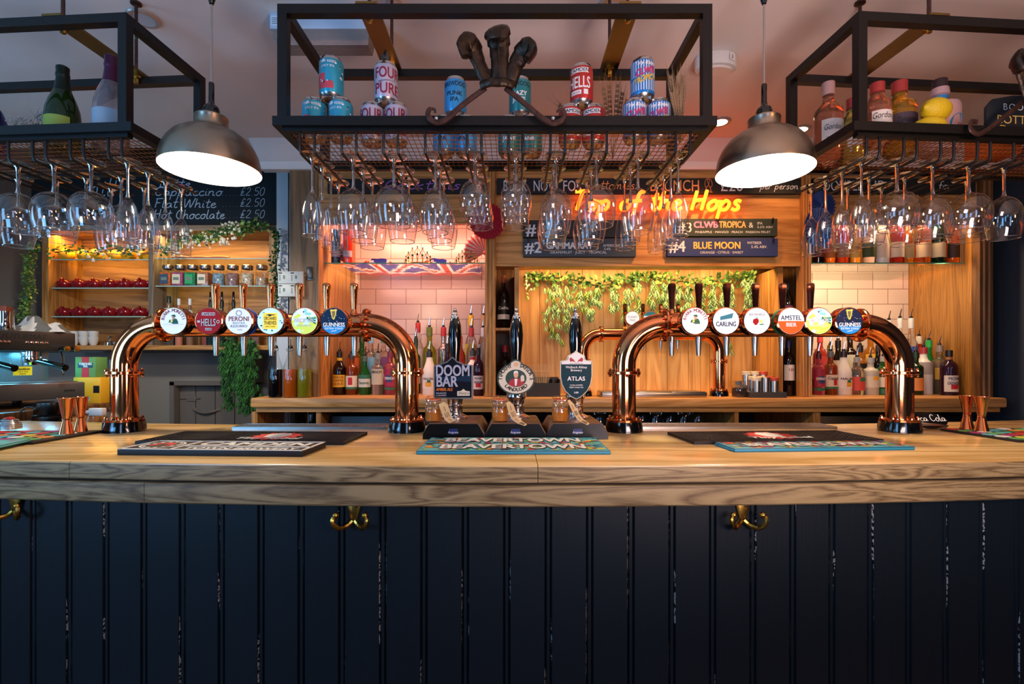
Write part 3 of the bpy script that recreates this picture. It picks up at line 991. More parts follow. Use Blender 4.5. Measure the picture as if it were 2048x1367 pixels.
def badge_face(b, kind, r, M):
    """printed disc of radius r; M puts local xy on the disc"""
    h = .0003
    if kind == 'moretti':
        b.sheet(ell(r, r), 0, W_, M)
        b.arc_text('BIRRA MORETTI', r * .34, r * .70, 168, 12, h=h, mi=iR, M=M, bold=.03)
        b.sheet([(-.36 * r, -.12 * r), (-.3 * r, .08 * r), (-.1 * r, .12 * r), (.08 * r, .2 * r), (.26 * r, .16 * r), (.36 * r, -.02 * r), (.38 * r, -.22 * r), (-.02 * r, -.22 * r), (-.2 * r, -.12 * r)], h, iG, M)
        b.sheet(ell(.12 * r, .15 * r, 16, .03 * r, .27 * r), h * 1.5, iS, M)
        b.sheet([(-.16 * r, .34 * r), (-.1 * r, .46 * r), (.1 * r, .5 * r), (.2 * r, .4 * r), (.2 * r, .32 * r), (-.08 * r, .36 * r)], h * 2, iG, M)
        b.sheet([(-.22 * r, -.1 * r), (-.16 * r, .16 * r), (-.04 * r, .16 * r), (-.05 * r, -.1 * r)], h * 2.2, GO, M)
        b.sheet([(-.8 * r, -.24 * r), (.8 * r, -.24 * r), (.8 * r, -.26 * r), (-.8 * r, -.26 * r)], h, iGR, M)
        b.text("L'AUTENTICA", r * .2, 0, -.46 * r, h, GO, M)
        b.arc_text('RICETTA ORIGINALE', r * .13, r * .8, 215, 325, h=h, mi=LI, M=M, under=True)
    elif kind == 'hells':
        b.sheet(ell(r, r), 0, RD, M)
        b.prism([(-.5 * r, .42 * r), (.5 * r, .42 * r), (.55 * r, .5 * r), (.5 * r, .66 * r), (-.5 * r, .66 * r), (-.55 * r, .5 * r)], 0, .0006, iW, M)
        b.text('CAMDEN', r * .26, 0, .45 * r, .0009, iR, M, bold=.02)
        b.text('HELLS', r * .78, .035 * r, -.4 * r, h, iK, M, bold=.03, sx=.55)
        b.text('HELLS', r * .78, 0, -.37 * r, h * 2, iW, M, bold=.01, sx=.55)
        b.prism([(-.25 * r, -.72 * r), (.25 * r, -.72 * r), (.25 * r, -.54 * r), (-.25 * r, -.54 * r)], 0, .0006, iW, M)
        b.text('LAGER', r * .17, 0, -.69 * r, .0009, iK, M, bold=.02)
        b.sheet(ell(.13 * r, .13 * r, 14, .74 * r, -.05 * r), h, iW, M)
        b.sheet(ell(.08 * r, .08 * r, 14, .74 * r, -.05 * r), h * 2, RD, M)
        b.sheet([(-.85 * r, -.12 * r), (-.65 * r, -.12 * r), (-.65 * r, .04 * r), (-.85 * r, .04 * r)], h, iW, M)
    elif kind == 'peroni':
        b.sheet(ell(r, r), 0, W_, M)
        for i in range(10):
            a = 2 * PI * i / 10
            b.sheet(ell(.05 * r, .05 * r, 8, .2 * r * math.cos(a), .6 * r + .2 * r * math.sin(a)), h, iGR, M)
        b.text('PERONI', r * .5, 0, .0, h, iR, M, bold=.02, fit=1.55 * r)
        b.text('NASTRO', r * .2, 0, -.22 * r, h, iT, M, bold=.025, space=1.3)
        b.text('AZZURRO', r * .26, 0, -.48 * r, h, iN, M, bold=.015, space=1.1)
        b.text('Italia', r * .2, .05 * r, -.72 * r, h, iGR, M, shear=.4)
    elif kind == 'thieves':
        b.sheet(ell(r, r), 0, SKY_, M)
        rnd_blobs(b, r, 46, [W_, iT, W_, BL, iN], r * .03, r * .12, 5, h, M)
        b.prism([(-.55 * r, -.62 * r), (.55 * r, -.62 * r), (.55 * r, .62 * r), (-.55 * r, .62 * r)], 0, .001, YE, M)
        b.text('ORCHARD', r * .36, 0, .08 * r, .0013, iK, M, bold=.02, fit=.95 * r)
        b.text('THIEVES', r * .40, 0, -.28 * r, .0013, iK, M, bold=.02, fit=.95 * r)
        b.text('APPLE CIDER', r * .13, 0, -.47 * r, .0013, iK, M, bold=.01)
        b.sheet([(-.42 * r, .46 * r), (-.1 * r, .52 * r), (.35 * r, .5 * r), (.4 * r, .45 * r), (.1 * r, .43 * r), (.05 * r, .36 * r), (-.12 * r, .37 * r), (-.14 * r, .43 * r)], .0013, iK, M)
    elif kind == 'neckoil':
        b.sheet(ell(r, r), 0, W_, M)
        b.sheet([(r * .99 * math.cos(a), r * .99 * math.sin(a)) for a in [math.radians(d) for d in range(185, 356, 10)]], h * .5, LI, M)
        rnd_blobs(b, r, 40, [W_, LI, TE, W_, SKY_, LI], r * .05, r * .2, 11, h, M)
        for q in range(6):
            b.sheet([(.2 * r, .2 * r + q * .03 * r), (.9 * r, .38 * r - q * .11 * r), (.86 * r, .3 * r - q * .11 * r), (.2 * r, .16 * r)], .0009 + q * .00002, (TE, iG)[q % 2], M)
        b.sheet(ell(.06 * r, .06 * r, 10, -.05 * r, .7 * r), .001, iN, M)
        b.text('NECK OIL', r * .42, 0, -.1 * r, .0014, iW, M, bold=.035, fit=1.5 * r)
        b.text('SESSION IPA', r * .22, 0, -.42 * r, .0014, iW, M, bold=.02)
    elif kind == 'guinness':
        b.sheet(ell(r, r), 0, NV, M)
        b.sheet([(r * .99 * math.cos(a), r * .99 * math.sin(a)) for a in [math.radians(d) for d in range(205, 336, 10)]], h * .5, BL, M)
        rg = random.Random(3)
        for i in range(14):
            b.sheet(ell(.02 * r, .02 * r, 6, rg.uniform(-.8, .8) * r, rg.uniform(-.1, .5) * r), h, W_, M)
        hp = [(-.3, .8), (-.22, .9), (-.05, .86), (.15, .92), (.28, .84), (.2, .8), (.16, .5), (.05, .14), (-.06, .1), (-.03, .2), (.08, .45), (.1, .74), (-.02, .76), (-.16, .74), (-.12, .4), (-.02, .2), (-.08, .12), (-.22, .5), (-.24, .72)]
        b.prism([(x * r, y * r) for x, y in hp], 0, .0008, GO, M)
        for k in range(4):
            xx = (-.1 + .05 * k) * r
            b.sheet([(xx, .74 * r), (xx + .012 * r, .74 * r), (xx + .012 * r, (.42 - .05 * k) * r), (xx, (.42 - .05 * k) * r)], h * 2, GO, M)
        b.text('GUINNESS', r * .42, 0, -.42 * r, h * 2, W_, M, bold=.018, fit=1.66 * r)
        b.text('EXTRA COLD', r * .2, 0, -.64 * r, h * 2, W_, M, bold=.015, space=1.15)
        b.tube([(-.2 * r, -.8 * r, h * 2), (0, -.76 * r, h * 2), (.2 * r, -.74 * r, h * 2)], .02 * r, W_, 4, M=M, flat=(1, .2))
    elif kind == 'carling':
        b.sheet(ell(r, r), 0, W_, M)
        b.prism([(-.46 * r, .06 * r), (.46 * r, .22 * r), (.56 * r, .62 * r), (-.46 * r, .34 * r)], 0, .0006, iT, M)
        b.text('CARLING', r * .5, 0, -.4 * r, h, iN, M, bold=.035, fit=1.55 * r)
        b.text('MADE OF THE BEST', r * .1, 0, -.7 * r, h, iGR, M)
    elif kind == 'rekorderlig':
        b.sheet(ell(r, r), 0, W_, M)
        b.text('REKORDERLIG', r * .24, 0, .42 * r, h, iGR, M, bold=.03, fit=1.25 * r)
        b.sheet([(-.34 * r, -.1 * r), (-.3 * r, .12 * r), (-.1 * r, .2 * r), (.1 * r, .16 * r), (.14 * r, -.06 * r), (-.02 * r, -.3 * r), (-.16 * r, -.32 * r)], h, RD, M)
        b.sheet([(.14 * r, -.04 * r), (.36 * r, .12 * r), (.46 * r, .08 * r), (.36 * r, -.18 * r)], h, LI, M)
        b.sheet([(.1 * r, -.26 * r), (.4 * r, -.2 * r), (.62 * r, -.26 * r), (.3 * r, -.32 * r)], h, GR, M)
        b.sheet([(-.12 * r, .2 * r), (-.02 * r, .3 * r), (.08 * r, .2 * r)], h * 1.5, GR, M)
        b.text('STRAWBERRY LIME', r * .1, 0, -.56 * r, h, iGR, M)
    elif kind == 'amstel':
        b.sheet(ell(r, r), 0, W_, M)
        b.sheet([(r * .99 * math.cos(a), r * .99 * math.sin(a)) for a in [math.radians(d) for d in range(180, 361, 9)]], h * .6, OR, M)
        b.text('AMSTEL', r * .5, 0, .08 * r, h, iN, M, bold=.02, fit=1.6 * r)
        b.text('BIER', r * .42, 0, -.42 * r, h * 2, iW, M, bold=.035)
    else:
        b.sheet(ell(r, r), 0, {'planet': W_, 'blue': SKY_}.get(kind, W_), M)
        if kind == 'planet':
            b.text('PLANET', r * .4, 0, .05 * r, h, iN, M)
            b.text('PALE', r * .4, 0, -.42 * r, h, iN, M)
        else:
            b.text('LAGER', r * .4, 0, -.1 * r, h, iN, M)
            b.sheet([(r * .99 * math.cos(a), r * .99 * math.sin(a)) for a in [math.radians(d) for d in range(20, 161, 10)]], h, iT, M)


def flange(b, c, R, axis, th=.006, bolts=6, br=.0045, mi=0, ph=0.3):
    c = Vector(c)
    M = Matrix.Translation(c)
    if axis == 'x':
        M = M @ Matrix.Rotation(PI / 2, 4, 'Y')
    b.lathe([(.001, -th), (R * .96, -th), (R, -th * .6), (R, -th * .15), (R * .97, 0), (R, th * .15), (R, th * .6), (R * .96, th), (.001, th)], mi, 28, M=M)
    for k in range(bolts):
        a = ph + 2 * PI * k / bolts
        bm = M @ Matrix.Translation((R * .86 * math.cos(a), R * .86 * math.sin(a), 0))
        b.lathe([(.0001, -th - .0075), (br * .6, -th - .007), (br, -th - .004), (br, -th), (br, th), (br, th + .004), (br * .6, th + .008), (.0001, th + .0085)], mi, 8, M=bm)


def font(name, label, xl, xr, yz, base_z, pipe_r, pipe_z, bend, taps, tap_y, badges, face_y, badge_r, handle_z, handle_mat, group=None, handle_slim=1.0, collar_z=None, nozzle_mat=None, base_h=.028):
    """copper pipe beer font standing on two legs"""
    t = thing(name, label, 'beer font', ((xl + xr) / 2, yz, base_z), group=group)
    o = ((xl + xr) / 2, yz, base_z)
    for x in (xl, xr):
        b = MB()
        b.lathe([(.001, 0), (pipe_r * 1.58, 0), (pipe_r * 1.56, base_h * .5), (pipe_r * 1.47, base_h), (.001, base_h)], 0, 32, (x, yz, base_z))
        b.build('base_ring', BLACKPL, t, origin=o)
        b = MB()
        flange(b, (x, yz, base_z + base_h + .003), pipe_r * 1.45, 'z', .004, 6, .0042, ph=.55)
        b.build('base_flange', COPPER, t, origin=o)
        b = MB()
        flange(b, (x, yz, collar_z), pipe_r * 1.42, 'z', .0045, 6, .0042, ph=.55)
        b.build('collar_flange', COPPER, t, origin=o)
    pts = [(xl, yz, base_z + base_h), (xl, yz, pipe_z - bend)]
    for k in range(1, 17):
        a = PI - k * PI / 2 / 16
        pts.append((xl + bend + bend * math.cos(a), yz, pipe_z - bend + bend * math.sin(a)))
    for k in range(0, 17):
        a = PI / 2 - k * PI / 2 / 16
        pts.append((xr - bend + bend * math.cos(a), yz, pipe_z - bend + bend * math.sin(a)))
    pts += [(xr, yz, base_z + base_h)]
    b = MB()
    b.tube(pts, pipe_r, 0, 32)
    b.build('pipe', COPPER, t, origin=o, angle=50)
    for x in (xl + bend, xr - bend):
        b = MB()
        flange(b, (x, yz, pipe_z), pipe_r * 1.42, 'x', .0045, 6, .0042, ph=.0)
        b.build('pipe_flange', COPPER, t, origin=o)
    for i, x in enumerate(taps):
        b = MB()
        k = handle_slim
        hz = pipe_z + pipe_r * .45
        top = handle_z - hz
        c = (x, tap_y, hz)
        b.lathe([(.012 * k, -.01), (.012 * k, .012), (.0105 * k, .016), (.012 * k, .02), (.009 * k, .026), (.0075 * k, .034)], 0, 14, c)
        b.lathe([(.0075 * k, .034), (.0082 * k, .045), (.0105 * k, top * .72), (.0122 * k, top * .9), (.011 * k, top * .975), (.006 * k, top), (.0002, top + .001)], 1, 6 if handle_mat else 14, c)
        h = b.build('tap_handle', [COPPER, handle_mat or COPPER], t, origin=o, angle=30)
        b = MB()
        zt = pipe_z - pipe_r * .55
        b.lathe([(.0105 * k, .012), (.0105 * k, 0), (.0085 * k, -.006), (.0095 * k, -.018), (.0058 * k, -.066), (.0045 * k, -.066), (.004 * k, -.03)], 0, 14, (x, tap_y + .004, zt))
        b.tube([(x, tap_y + .004, zt + .008), (x, yz, pipe_z - pipe_r * .3)], .009 * k, 0, 10)
        b.build('tap_nozzle', nozzle_mat or STEEL, t, origin=o)
    for i, (x, kind, side) in enumerate(badges):
        br = badge_r
        b = MB()
        M = FRONT(x, face_y, pipe_z)
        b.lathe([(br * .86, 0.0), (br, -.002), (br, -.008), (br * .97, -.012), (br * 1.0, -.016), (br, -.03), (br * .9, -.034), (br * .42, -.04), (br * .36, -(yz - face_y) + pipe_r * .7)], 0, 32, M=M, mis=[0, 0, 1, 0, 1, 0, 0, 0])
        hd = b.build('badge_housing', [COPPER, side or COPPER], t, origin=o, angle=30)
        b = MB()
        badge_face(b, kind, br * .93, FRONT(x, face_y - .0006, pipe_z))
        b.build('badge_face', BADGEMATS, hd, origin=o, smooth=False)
    return t


FZ = 1.39
PZL = WZ(650, FZ)
font('beer_font', 'copper pipe beer font with six round badges, left of the hand pumps', WX(249, FZ), WX(814, FZ), FZ, BZ, .0325, PZL, .112,
     [WX(p, 1.43) for p in (430, 486, 541, 598, 653, 708)], 1.43,
     [(WX(p, 1.25), k, s) for p, k, s in ((347, 'moretti', None), (417, 'hells', None), (478, 'peroni', INKBLUE), (541, 'thieves', None), (609, 'neckoil', None), (668, 'guinness', None))],
     1.25, .0350, WZ(566, 1.43), None, 'copper beer fonts on the front bar', collar_z=WZ(745, FZ))
font('beer_font', 'copper pipe beer font with six lit badges, right of the hand pumps', WX(1248, FZ), WX(1799, FZ), FZ, BZ, .0325, PZL, .112,
     [WX(p, 1.43) for p in (1344, 1398, 1454, 1511, 1565, 1621)], 1.43,
     [(WX(p, 1.25), k, s) for p, k, s in ((1390, 'moretti', None), (1452, 'carling', None), (1514, 'rekorderlig', None), (1582, 'amstel', INKG), (1638, 'neckoil', None), (1699, 'guinness', None))],
     1.25, .0350, WZ(566, 1.43), mat('bronze_handle', '#5a2f26', .12, .8), 'copper beer fonts on the front bar', collar_z=WZ(745, FZ))

# ---------------------------------------------------------------- hand pumps
CLIPNAVY = mat('pump_clip_navy', '#080d18', 0.5, spec=.15)
CLIPBLUE = mat('pump_clip_slate_blue', '#12304a', 0.35)
SILVER = mat('silver_print', '#b9b8c4', 0.35, 0.3)
ORNG = mat('orange_print', '#d9701c', 0.5)
CREAM = mat('cream_print', '#d8cdb2', 0.5)
DGREEN = mat('dark_green_print', '#16382c', 0.4)
REDP = mat('red_print', '#a8202a', 0.5)
CLIPTEAL = mat('pump_clip_teal', '#0c3540', 0.5, spec=.15)
GREYSKY = mat('pump_clip_sea', '#142c42', 0.5, spec=.15)
CLIPM = [CLIPNAVY, SILVER, ORNG, CREAM, DGREEN, REDP, CLIPTEAL, INKB, PAPERW, SKIN, GREYSKY, STEEL]


def hand_pump(name, label, x0, x1, xh, clip):
    """x0, x1: base edges in photo px at depth 1.24; xh: handle px"""
    yF, yB, h = 1.245, 1.435, .04
    xa, xb = WX(x0, yF), WX(x1, yF)
    xc = (xa + xb) / 2
    t = thing(name, label, 'beer pump', (xc, 1.34, BZ), group='hand pumps in the middle of the bar')
    o = (xc, 1.34, BZ)
    hw = (xb - xa) / 2
    b = MB()
    pf = [(-hw, 0), (hw, 0), (hw, .014), (hw * .83, h - .004), (hw * .78, h), (-hw * .78, h), (-hw * .83, h - .004), (-hw, .014)]
    b.prism(pf, -.095, .095, 0, FRONT(0, 0, 0))
    b.build('base', [WALNUT], t, bevel=.0015)
    b = MB()
    b.prism([(x * .985, z + .0006 if z < .001 else z - .002) for x, z in pf], .095, .0985, 0, FRONT(0, 0, 0))
    b.build('front_plate', [mat('black_front_plate', '#060606', .3, spec=.3)], t)
    b = MB()
    M = FRONT(.0, -.0986, .018)
    b.prism([(-.011, -.005), (.011, -.005), (.011, .008), (-.011, .008)], 0, .001, 0, M)
    b.text('Angram', .008, 0, -.003, .0014, 1, M, bold=.02)
    b.build('maker_plate', [mat('maker_plate_blue', '#1e2c66', .3), SILVER], t, smooth=False)
    hx, hy = WX(xh, 1.36) - xc, .02
    b = MB()
    b.lathe([(.036, 0), (.036, .004), (.03, .008), (.021, .012), (.0195, .03), (.022, .034), (.0195, .038), (.021, .05), (.027, .058), (.026, .07), (.017, .09), (.012, .105), (.0115, .118)], 0, 24, (hx, hy, h))
    b.build('chrome_column', CHROME, t)
    z0 = .155
    zt = WZ(617, 1.36) - BZ
    b = MB()
    hh = zt - .022 - z0
    b.lathe([(.0105, 0), (.0115, .01), (.0135, hh * .35), (.0175, hh * .55), (.0185, hh * .7), (.0165, hh * .85), (.0105, hh * .985), (.009, hh)], 0, 24, (hx, hy, z0))
    b.build('handle', BLACKPL, t)
    b = MB()
    zc = z0 + hh
    b.lathe([(.0112, -.006), (.0112, 0), (.009, .004), (.006, .008), (.0055, .012), (.007, .014), (.0045, .0165)], 0, 16, (hx, hy, zc))
    b.ball((hx, hy, zc + .0195), .0047)
    b.build('finial', CHROME, t)
    b = MB()
    b.cyl((hx, hy - .02, .105), .006, .05, 0, 10)
    b.build('clip_bracket', CHROME, t)
    clip(t, xc)
    return t


def clip_doom(t, xc):
    Z = 1.315
    s = Z / F
    M = FRONT(WX(906.5, Z) - xc, Z - 1.34, WZ(757, Z) - BZ)
    pl = [(-38, -39), (38, -39), (38, 27), (22, 28), (8, 34), (-2, 43), (-12, 34), (-28, 28), (-38, 25)]
    b = MB()
    b.prism([(x * s * 1.03, y * s * 1.03) for x, y in pl], -.006, 0, 11, M)
    b.prism([(x * s * .96, y * s * .96) for x, y in pl], 0, .0008, 0, M)
    b.sheet([(-36 * s, -2 * s), (36 * s, -6 * s), (36 * s, 10 * s), (5 * s, 2 * s), (-36 * s, 6 * s)], .001, 10, M)
    b.text('DOOM', 31 * s, -1 * s, 6 * s, .0014, 1, M, bold=.025, fit=67 * s)
    b.text('BAR', 30 * s, -13 * s, -15.5 * s, .0014, 1, M, bold=.025, fit=43 * s)
    b.text('AMBER ALE', 8 * s, -34 * s, -24 * s, .0014, 2, M, bold=.03, align='LEFT', fit=33 * s)
    b.text('BALANCED', 4 * s, -34 * s, -30 * s, .0014, 1, M, bold=.02, align='LEFT')
    b.text('& MOREISH', 4 * s, -34 * s, -34.5 * s, .0014, 1, M, bold=.02, align='LEFT')
    b.prism([(8 * s, -34 * s), (33 * s, -34 * s), (33 * s, -25 * s), (25 * s, -24 * s), (20.5 * s, -20 * s), (16 * s, -24 * s), (8 * s, -25 * s)], .0008, .0016, 3, M)
    b.text("Sharp's", 7.5 * s, 20.5 * s, -31 * s, .002, 7, M, shear=.2)
    b.build('pump_clip', CLIPM, t, smooth=False)


def clip_landlord(t, xc):
    Z = 1.315
    s = Z / F
    M = FRONT(WX(1032, Z) - xc, Z - 1.34, WZ(755, Z) - BZ)

    def out(k):
        p = []
        for i in range(48):
            a = 2 * PI * i / 48
            x, y = 38 * math.cos(a), 32 * math.sin(a) - 2
            if y > 24:
                y = max(y, 30 + 7 * math.cos(x / 13 * PI / 2)) if abs(x) < 13 else y
            p.append((x * k * s, y * k * s))
        return p
    b = MB()
    b.prism(out(1.0), -.006, 0, 4, M)
    b.prism(out(.92), 0, .0007, 3, M)
    b.sheet(ell(21 * s, 17.5 * s, 32, 0, -1 * s), .0012, 4, M)
    b.arc_text('TIMOTHY', 10.5 * s, 28 * s, 178, 112, 0, -3 * s, .0014, 7, M, .03, ry=25 * s)
    b.arc_text("TAYLOR'S", 10.5 * s, 28 * s, 72, 2, 0, -3 * s, .0014, 7, M, .03, ry=25 * s)
    b.arc_text('LANDLORD', 10 * s, 29 * s, 222, 318, 0, -1 * s, .0014, 7, M, .03, under=True, ry=26 * s)
    b.sheet(ell(5 * s, 4.5 * s, 16, 0, 27 * s), .0012, 9, M)
    b.sheet([(-16 * s, -13 * s), (-11 * s, -4 * s), (-3 * s, -1 * s), (4 * s, -1 * s), (12 * s, -3 * s), (17 * s, -11 * s), (8 * s, -17 * s), (-8 * s, -17 * s)], .0015, 5, M)
    b.sheet([(-3 * s, -2 * s), (3 * s, -2 * s), (1 * s, -16 * s), (-2 * s, -16 * s)], .0018, 8, M)
    b.sheet(ell(4.6 * s, 6.5 * s, 18, 0, 6 * s), .002, 9, M)
    b.sheet([(-5 * s, 7 * s), (-4 * s, 13 * s), (2 * s, 14.5 * s), (5 * s, 10 * s), (4 * s, 9 * s), (0, 11 * s)], .0023, 8, M)
    b.sheet([(10 * s, -8 * s), (9 * s, 2 * s), (12 * s, 6 * s), (16 * s, 4 * s), (17 * s, -6 * s)], .0018, 3, M)
    b.build('pump_clip', CLIPM, t, smooth=False)


def clip_atlas(t, xc):
    Z = 1.315
    s = Z / F
    M = FRONT(WX(1152.5, Z) - xc, Z - 1.34, WZ(754, Z) - BZ)
    right = [(0, 54), (4, 50), (9, 47), (17, 43), (18.5, 36), (20, 34), (31, 33), (32, 31), (32, 2), (29, -14), (22, -28), (10, -39), (0, -44)]
    pl = right + [(-x, y) for x, y in reversed(right[1:-1])]
    b = MB()
    b.prism([(x * s, y * s) for x, y in pl], -.006, 0, 3, M)
    b.prism([(x * s * .95, (y - 2) * s * .96 + 1.5 * s) for x, y in pl], 0, .0007, 6, M)
    top = [(0, 51), (4, 48), (15, 42), (16.5, 35), (19, 32.5), (29.5, 31), (29.5, 26), (-29.5, 26), (-29.5, 31), (-19, 32.5), (-16.5, 35), (-15, 42), (-4, 48)]
    b.prism([(x * s, y * s) for x, y in top], .0007, .0012, 8, M)
    for q in (-1, 1):
        b.sheet([(q * 1 * s, 29 * s), (q * 5 * s, 35 * s), (q * 11 * s, 40 * s), (q * 14 * s, 36 * s), (q * 12 * s, 31 * s), (q * 6 * s, 32 * s)], .0015, 5, M)
    b.text('WELBECK ABBEY BREWERY', 2.2 * s, 0, 26.8 * s, .0015, 7, M)
    b.text('Welbeck Abbey', 6.6 * s, 0, 18 * s, .0012, 8, M, bold=.012)
    b.text('Brewery', 6.6 * s, 0, 12 * s, .0012, 8, M, bold=.012)
    b.text('ATLAS', 11.5 * s, 0, -6.5 * s, .0012, 8, M, bold=.03, space=1.08)
    b.text('ULTRA HOPPED', 3.6 * s, 0, -17 * s, .0012, 8, M, bold=.02)
    b.text('WEST COAST IPA', 3.6 * s, 0, -21.5 * s, .0012, 8, M, bold=.02)
    b.text('5.8%', 4.6 * s, 0, -32 * s, .0012, 8, M, bold=.03)
    b.build('pump_clip', CLIPM, t, smooth=False)


hand_pump('hand_pump', 'hand pump with black handle and square dark badge reading Doom Bar', 845, 969, 910, clip_doom)
hand_pump('hand_pump', 'hand pump with black handle and oval cream badge with a red-coated figure', 970, 1092, 1033, clip_landlord)
hand_pump('hand_pump', 'hand pump with black handle and dark teal shield badge', 1093, 1217, 1151, clip_atlas)

# small clip-top sample jars standing on the pump bases
ALE = mat('amber_ale', '#d9832a', 0.08, trans=0.35, ior=1.34)
KRAFT = mat('kraft_paper', '#c9a878', 0.8)
JARG = thin_glass('jar_glass', '#fafaf6', 1.3, 0.2)


def sample_jar(px, label, tagpts):
    Y = 1.275
    x = WX(px, Y)
    z = BZ + .04
    t = thing('sample_jar', label, 'jar', (x, Y, z), group='sample jars on the pumps')
    b = MB()
    b.lathe([(.0005, .001), (.0195, .001), (.0212, .006), (.0212, .036), (.019, .043), (.0178, .048), (.0178, .052)], 0, 20, sx=1, sy=1)
    b.lathe([(.0178, .052), (.0186, .053), (.0186, .056), (.017, .058)], 1, 20)
    b.lathe([(.017, .058), (.0188, .0585), (.0188, .062), (.014, .066), (.0005, .067)], 0, 20)
    b.build('glass_jar', [JARG, mat('orange_seal', '#c9653a', .5)], t)
    b = MB()
    b.lathe([(.0005, .003), (.0185, .003), (.02, .007), (.02, .0345), (.0005, .0345)], 0, 20)
    b.build('ale', ALE, t)
    b = MB()
    b.tube(smooth_path([(-.019, 0, .060), (-.016, -.014, .050), (-.006, -.0215, .034), (-.004, -.0222, .029), (.004, -.0222, .029), (.006, -.0215, .034), (.016, -.014, .050), (.019, 0, .060)], 4), .0007, 0, 5)
    b.lathe([(.0192, .0535), (.02, .0545), (.0192, .0555)], 0, 20)
    b.build('clasp_wire', CHROME, t)
    b = MB()
    v = [Vector((q[0], q[1] - .005, q[2])) for q in tagpts]
    n = len(v) // 2
    b.add(v, [(2 * i, 2 * i + 1, 2 * i + 3, 2 * i + 2) for i in range(n - 1)])
    # brown handwriting lines
    for k in (.3, .5, .7):
        for i in range(1, n - 1):
            p0 = v[2 * i].lerp(v[2 * i + 1], k); p1 = v[2 * i + 2].lerp(v[2 * i + 3], k) if i < n - 1 else p0
            if i % 2 == 0 or k == .5:
                b.tube([p0 + Vector((0, -.0006, .0003)), p0.lerp(p1, .75) + Vector((0, -.0006, .0003))], .0005, 1, 4)
    b.build('paper_tag', [KRAFT, INKB], t)
    return t


def tagstrip(pairs):
    out = []
    for a, c in pairs:
        out += [a, c]
    return out


sample_jar(867, 'small clip-top jar of amber ale on the left hand pump', tagstrip([
    ((.017, -.020, .046), (.029, -.016, .052)), ((.021, -.026, .036), (.040, -.022, .046)), ((.027, -.030, .022), (.046, -.026, .030)), ((.034, -.032, .008), (.052, -.028, .014)), ((.045, -.034, .001), (.062, -.030, .006)), ((.060, -.034, .003), (.068, -.030, .007))]))
sample_jar(1000, 'small clip-top jar of amber ale on the middle hand pump', tagstrip([
    ((.016, -.022, .050), (.024, -.018, .054)), ((.018, -.027, .040), (.034, -.023, .046)), ((.022, -.030, .026), (.040, -.026, .030)), ((.030, -.032, .010), (.047, -.028, .014)), ((.044, -.034, .000), (.056, -.030, .005)), ((.062, -.035, -.006), (.068, -.031, -.003))]))
sample_jar(1120, 'small clip-top jar of amber ale on the right hand pump', tagstrip([
    ((.016, -.022, .056), (.022, -.018, .058)), ((.021, -.026, .043), (.032, -.022, .047)), ((.028, -.029, .028), (.040, -.025, .032)), ((.036, -.031, .014), (.048, -.027, .018)), ((.046, -.033, .004), (.056, -.029, .009)), ((.064, -.034, -.004), (.070, -.030, -.001))]))

# ---------------------------------------------------------------- bar mats
TEALMAT = mat('turquoise_rubber', '#1f86a6', 0.5)
MRED = mat('mat_red', '#c0302a', 0.6)
MYEL = mat('mat_yellow', '#d9c43a', 0.6)
MMAG = mat('mat_magenta', '#9a2b62', 0.6)
MGRN = mat('mat_green', '#5f9a4a', 0.6)
MORG = mat('mat_orange', '#d98236', 0.6)
MWHT = mat('mat_white', '#d9d5cc', 0.6)
MTEAL2 = mat('mat_pale_teal', '#58a5a8', 0.6)
MATM = [RUBBER, TEALMAT, MRED, MYEL, MMAG, MGRN, MORG, MWHT, MTEAL2, BLACK]


def frame_of(c):
    """local matrix from the four top corners FL, FR, BR, BL (all at one height)"""
    fl, fr, br_, bl = [Vector(q) for q in c]
    ux = ((fr - fl) + (br_ - bl)).normalized()
    ux.z = 0
    uy = Vector((-ux.y, ux.x, 0))
    w = ((fr - fl).length + (br_ - bl).length) / 2
    d = abs(((bl + br_) / 2 - (fl + fr) / 2).dot(uy))
    ce = (fl + fr + br_ + bl) / 4
    M = Matrix(((ux.x, uy.x, 0, ce.x), (ux.y, uy.y, 0, ce.y), (0, 0, 1, 0), (0, 0, 0, 1)))
    return M, w, d, ce, math.atan2(ux.y, ux.x)


def mat_base(name, label, corners, th, z0=BZ, mi=0):
    M, w, d, ce, a = frame_of(corners)
    t = thing(name, label, 'bar mat', (ce.x, ce.y, z0), a)
    b = MB()
    pl = [(-w / 2, -d / 2), (w / 2, -d / 2), (w / 2, d / 2), (-w / 2, d / 2)]
    b.prism(pl, 0, th, mi)
    b.build('mat_slab', MATM, t, bevel=.0012)
    return t, w, d


MT = .007
# camden mat
cs = [G(235, 895.5, BZ + MT * 2), G(607, 900, BZ + MT * 2), G(650, 881.5, BZ + MT * 2), G(317, 879.5, BZ + MT * 2)]
M_, w, d, ce, a = frame_of(cs)
t = thing('bar_mat', 'black and white rubber bar mat with Camden lettering at the front left', 'bar mat', (ce.x, ce.y, BZ), a)
b = MB()
b.prism([(-w / 2, -d / 2), (w / 2, -d / 2), (w / 2, d / 2), (-w / 2, d / 2)], 0, .012, 0)
b.build('mat_slab', MATM, t, bevel=.0012)
b = MB()
h = .0122
e = .006
for x0, x1, y0, y1 in ((-w / 2 + .001, w / 2 - .001, -d / 2 + .001, -d / 2 + e), (-w / 2 + .001, w / 2 - .001, d / 2 - e, d / 2 - .001), (-w / 2 + .001, -w / 2 + e, -d / 2, d / 2), (w / 2 - e, w / 2 - .001, -d / 2, d / 2), (-w * .22 - .003, -w * .22 + .003, -d / 2, d / 2), (-w * .22, w / 2, -d * .10 - .003, -d * .10 + .003)):
    b.box(x0, x1, y0, y1, .0118, .0132, 7)
b.text('CAMDEN', d * .50, w * .14, d * .02, .0126, 7, bold=.04, fit=w * .62)
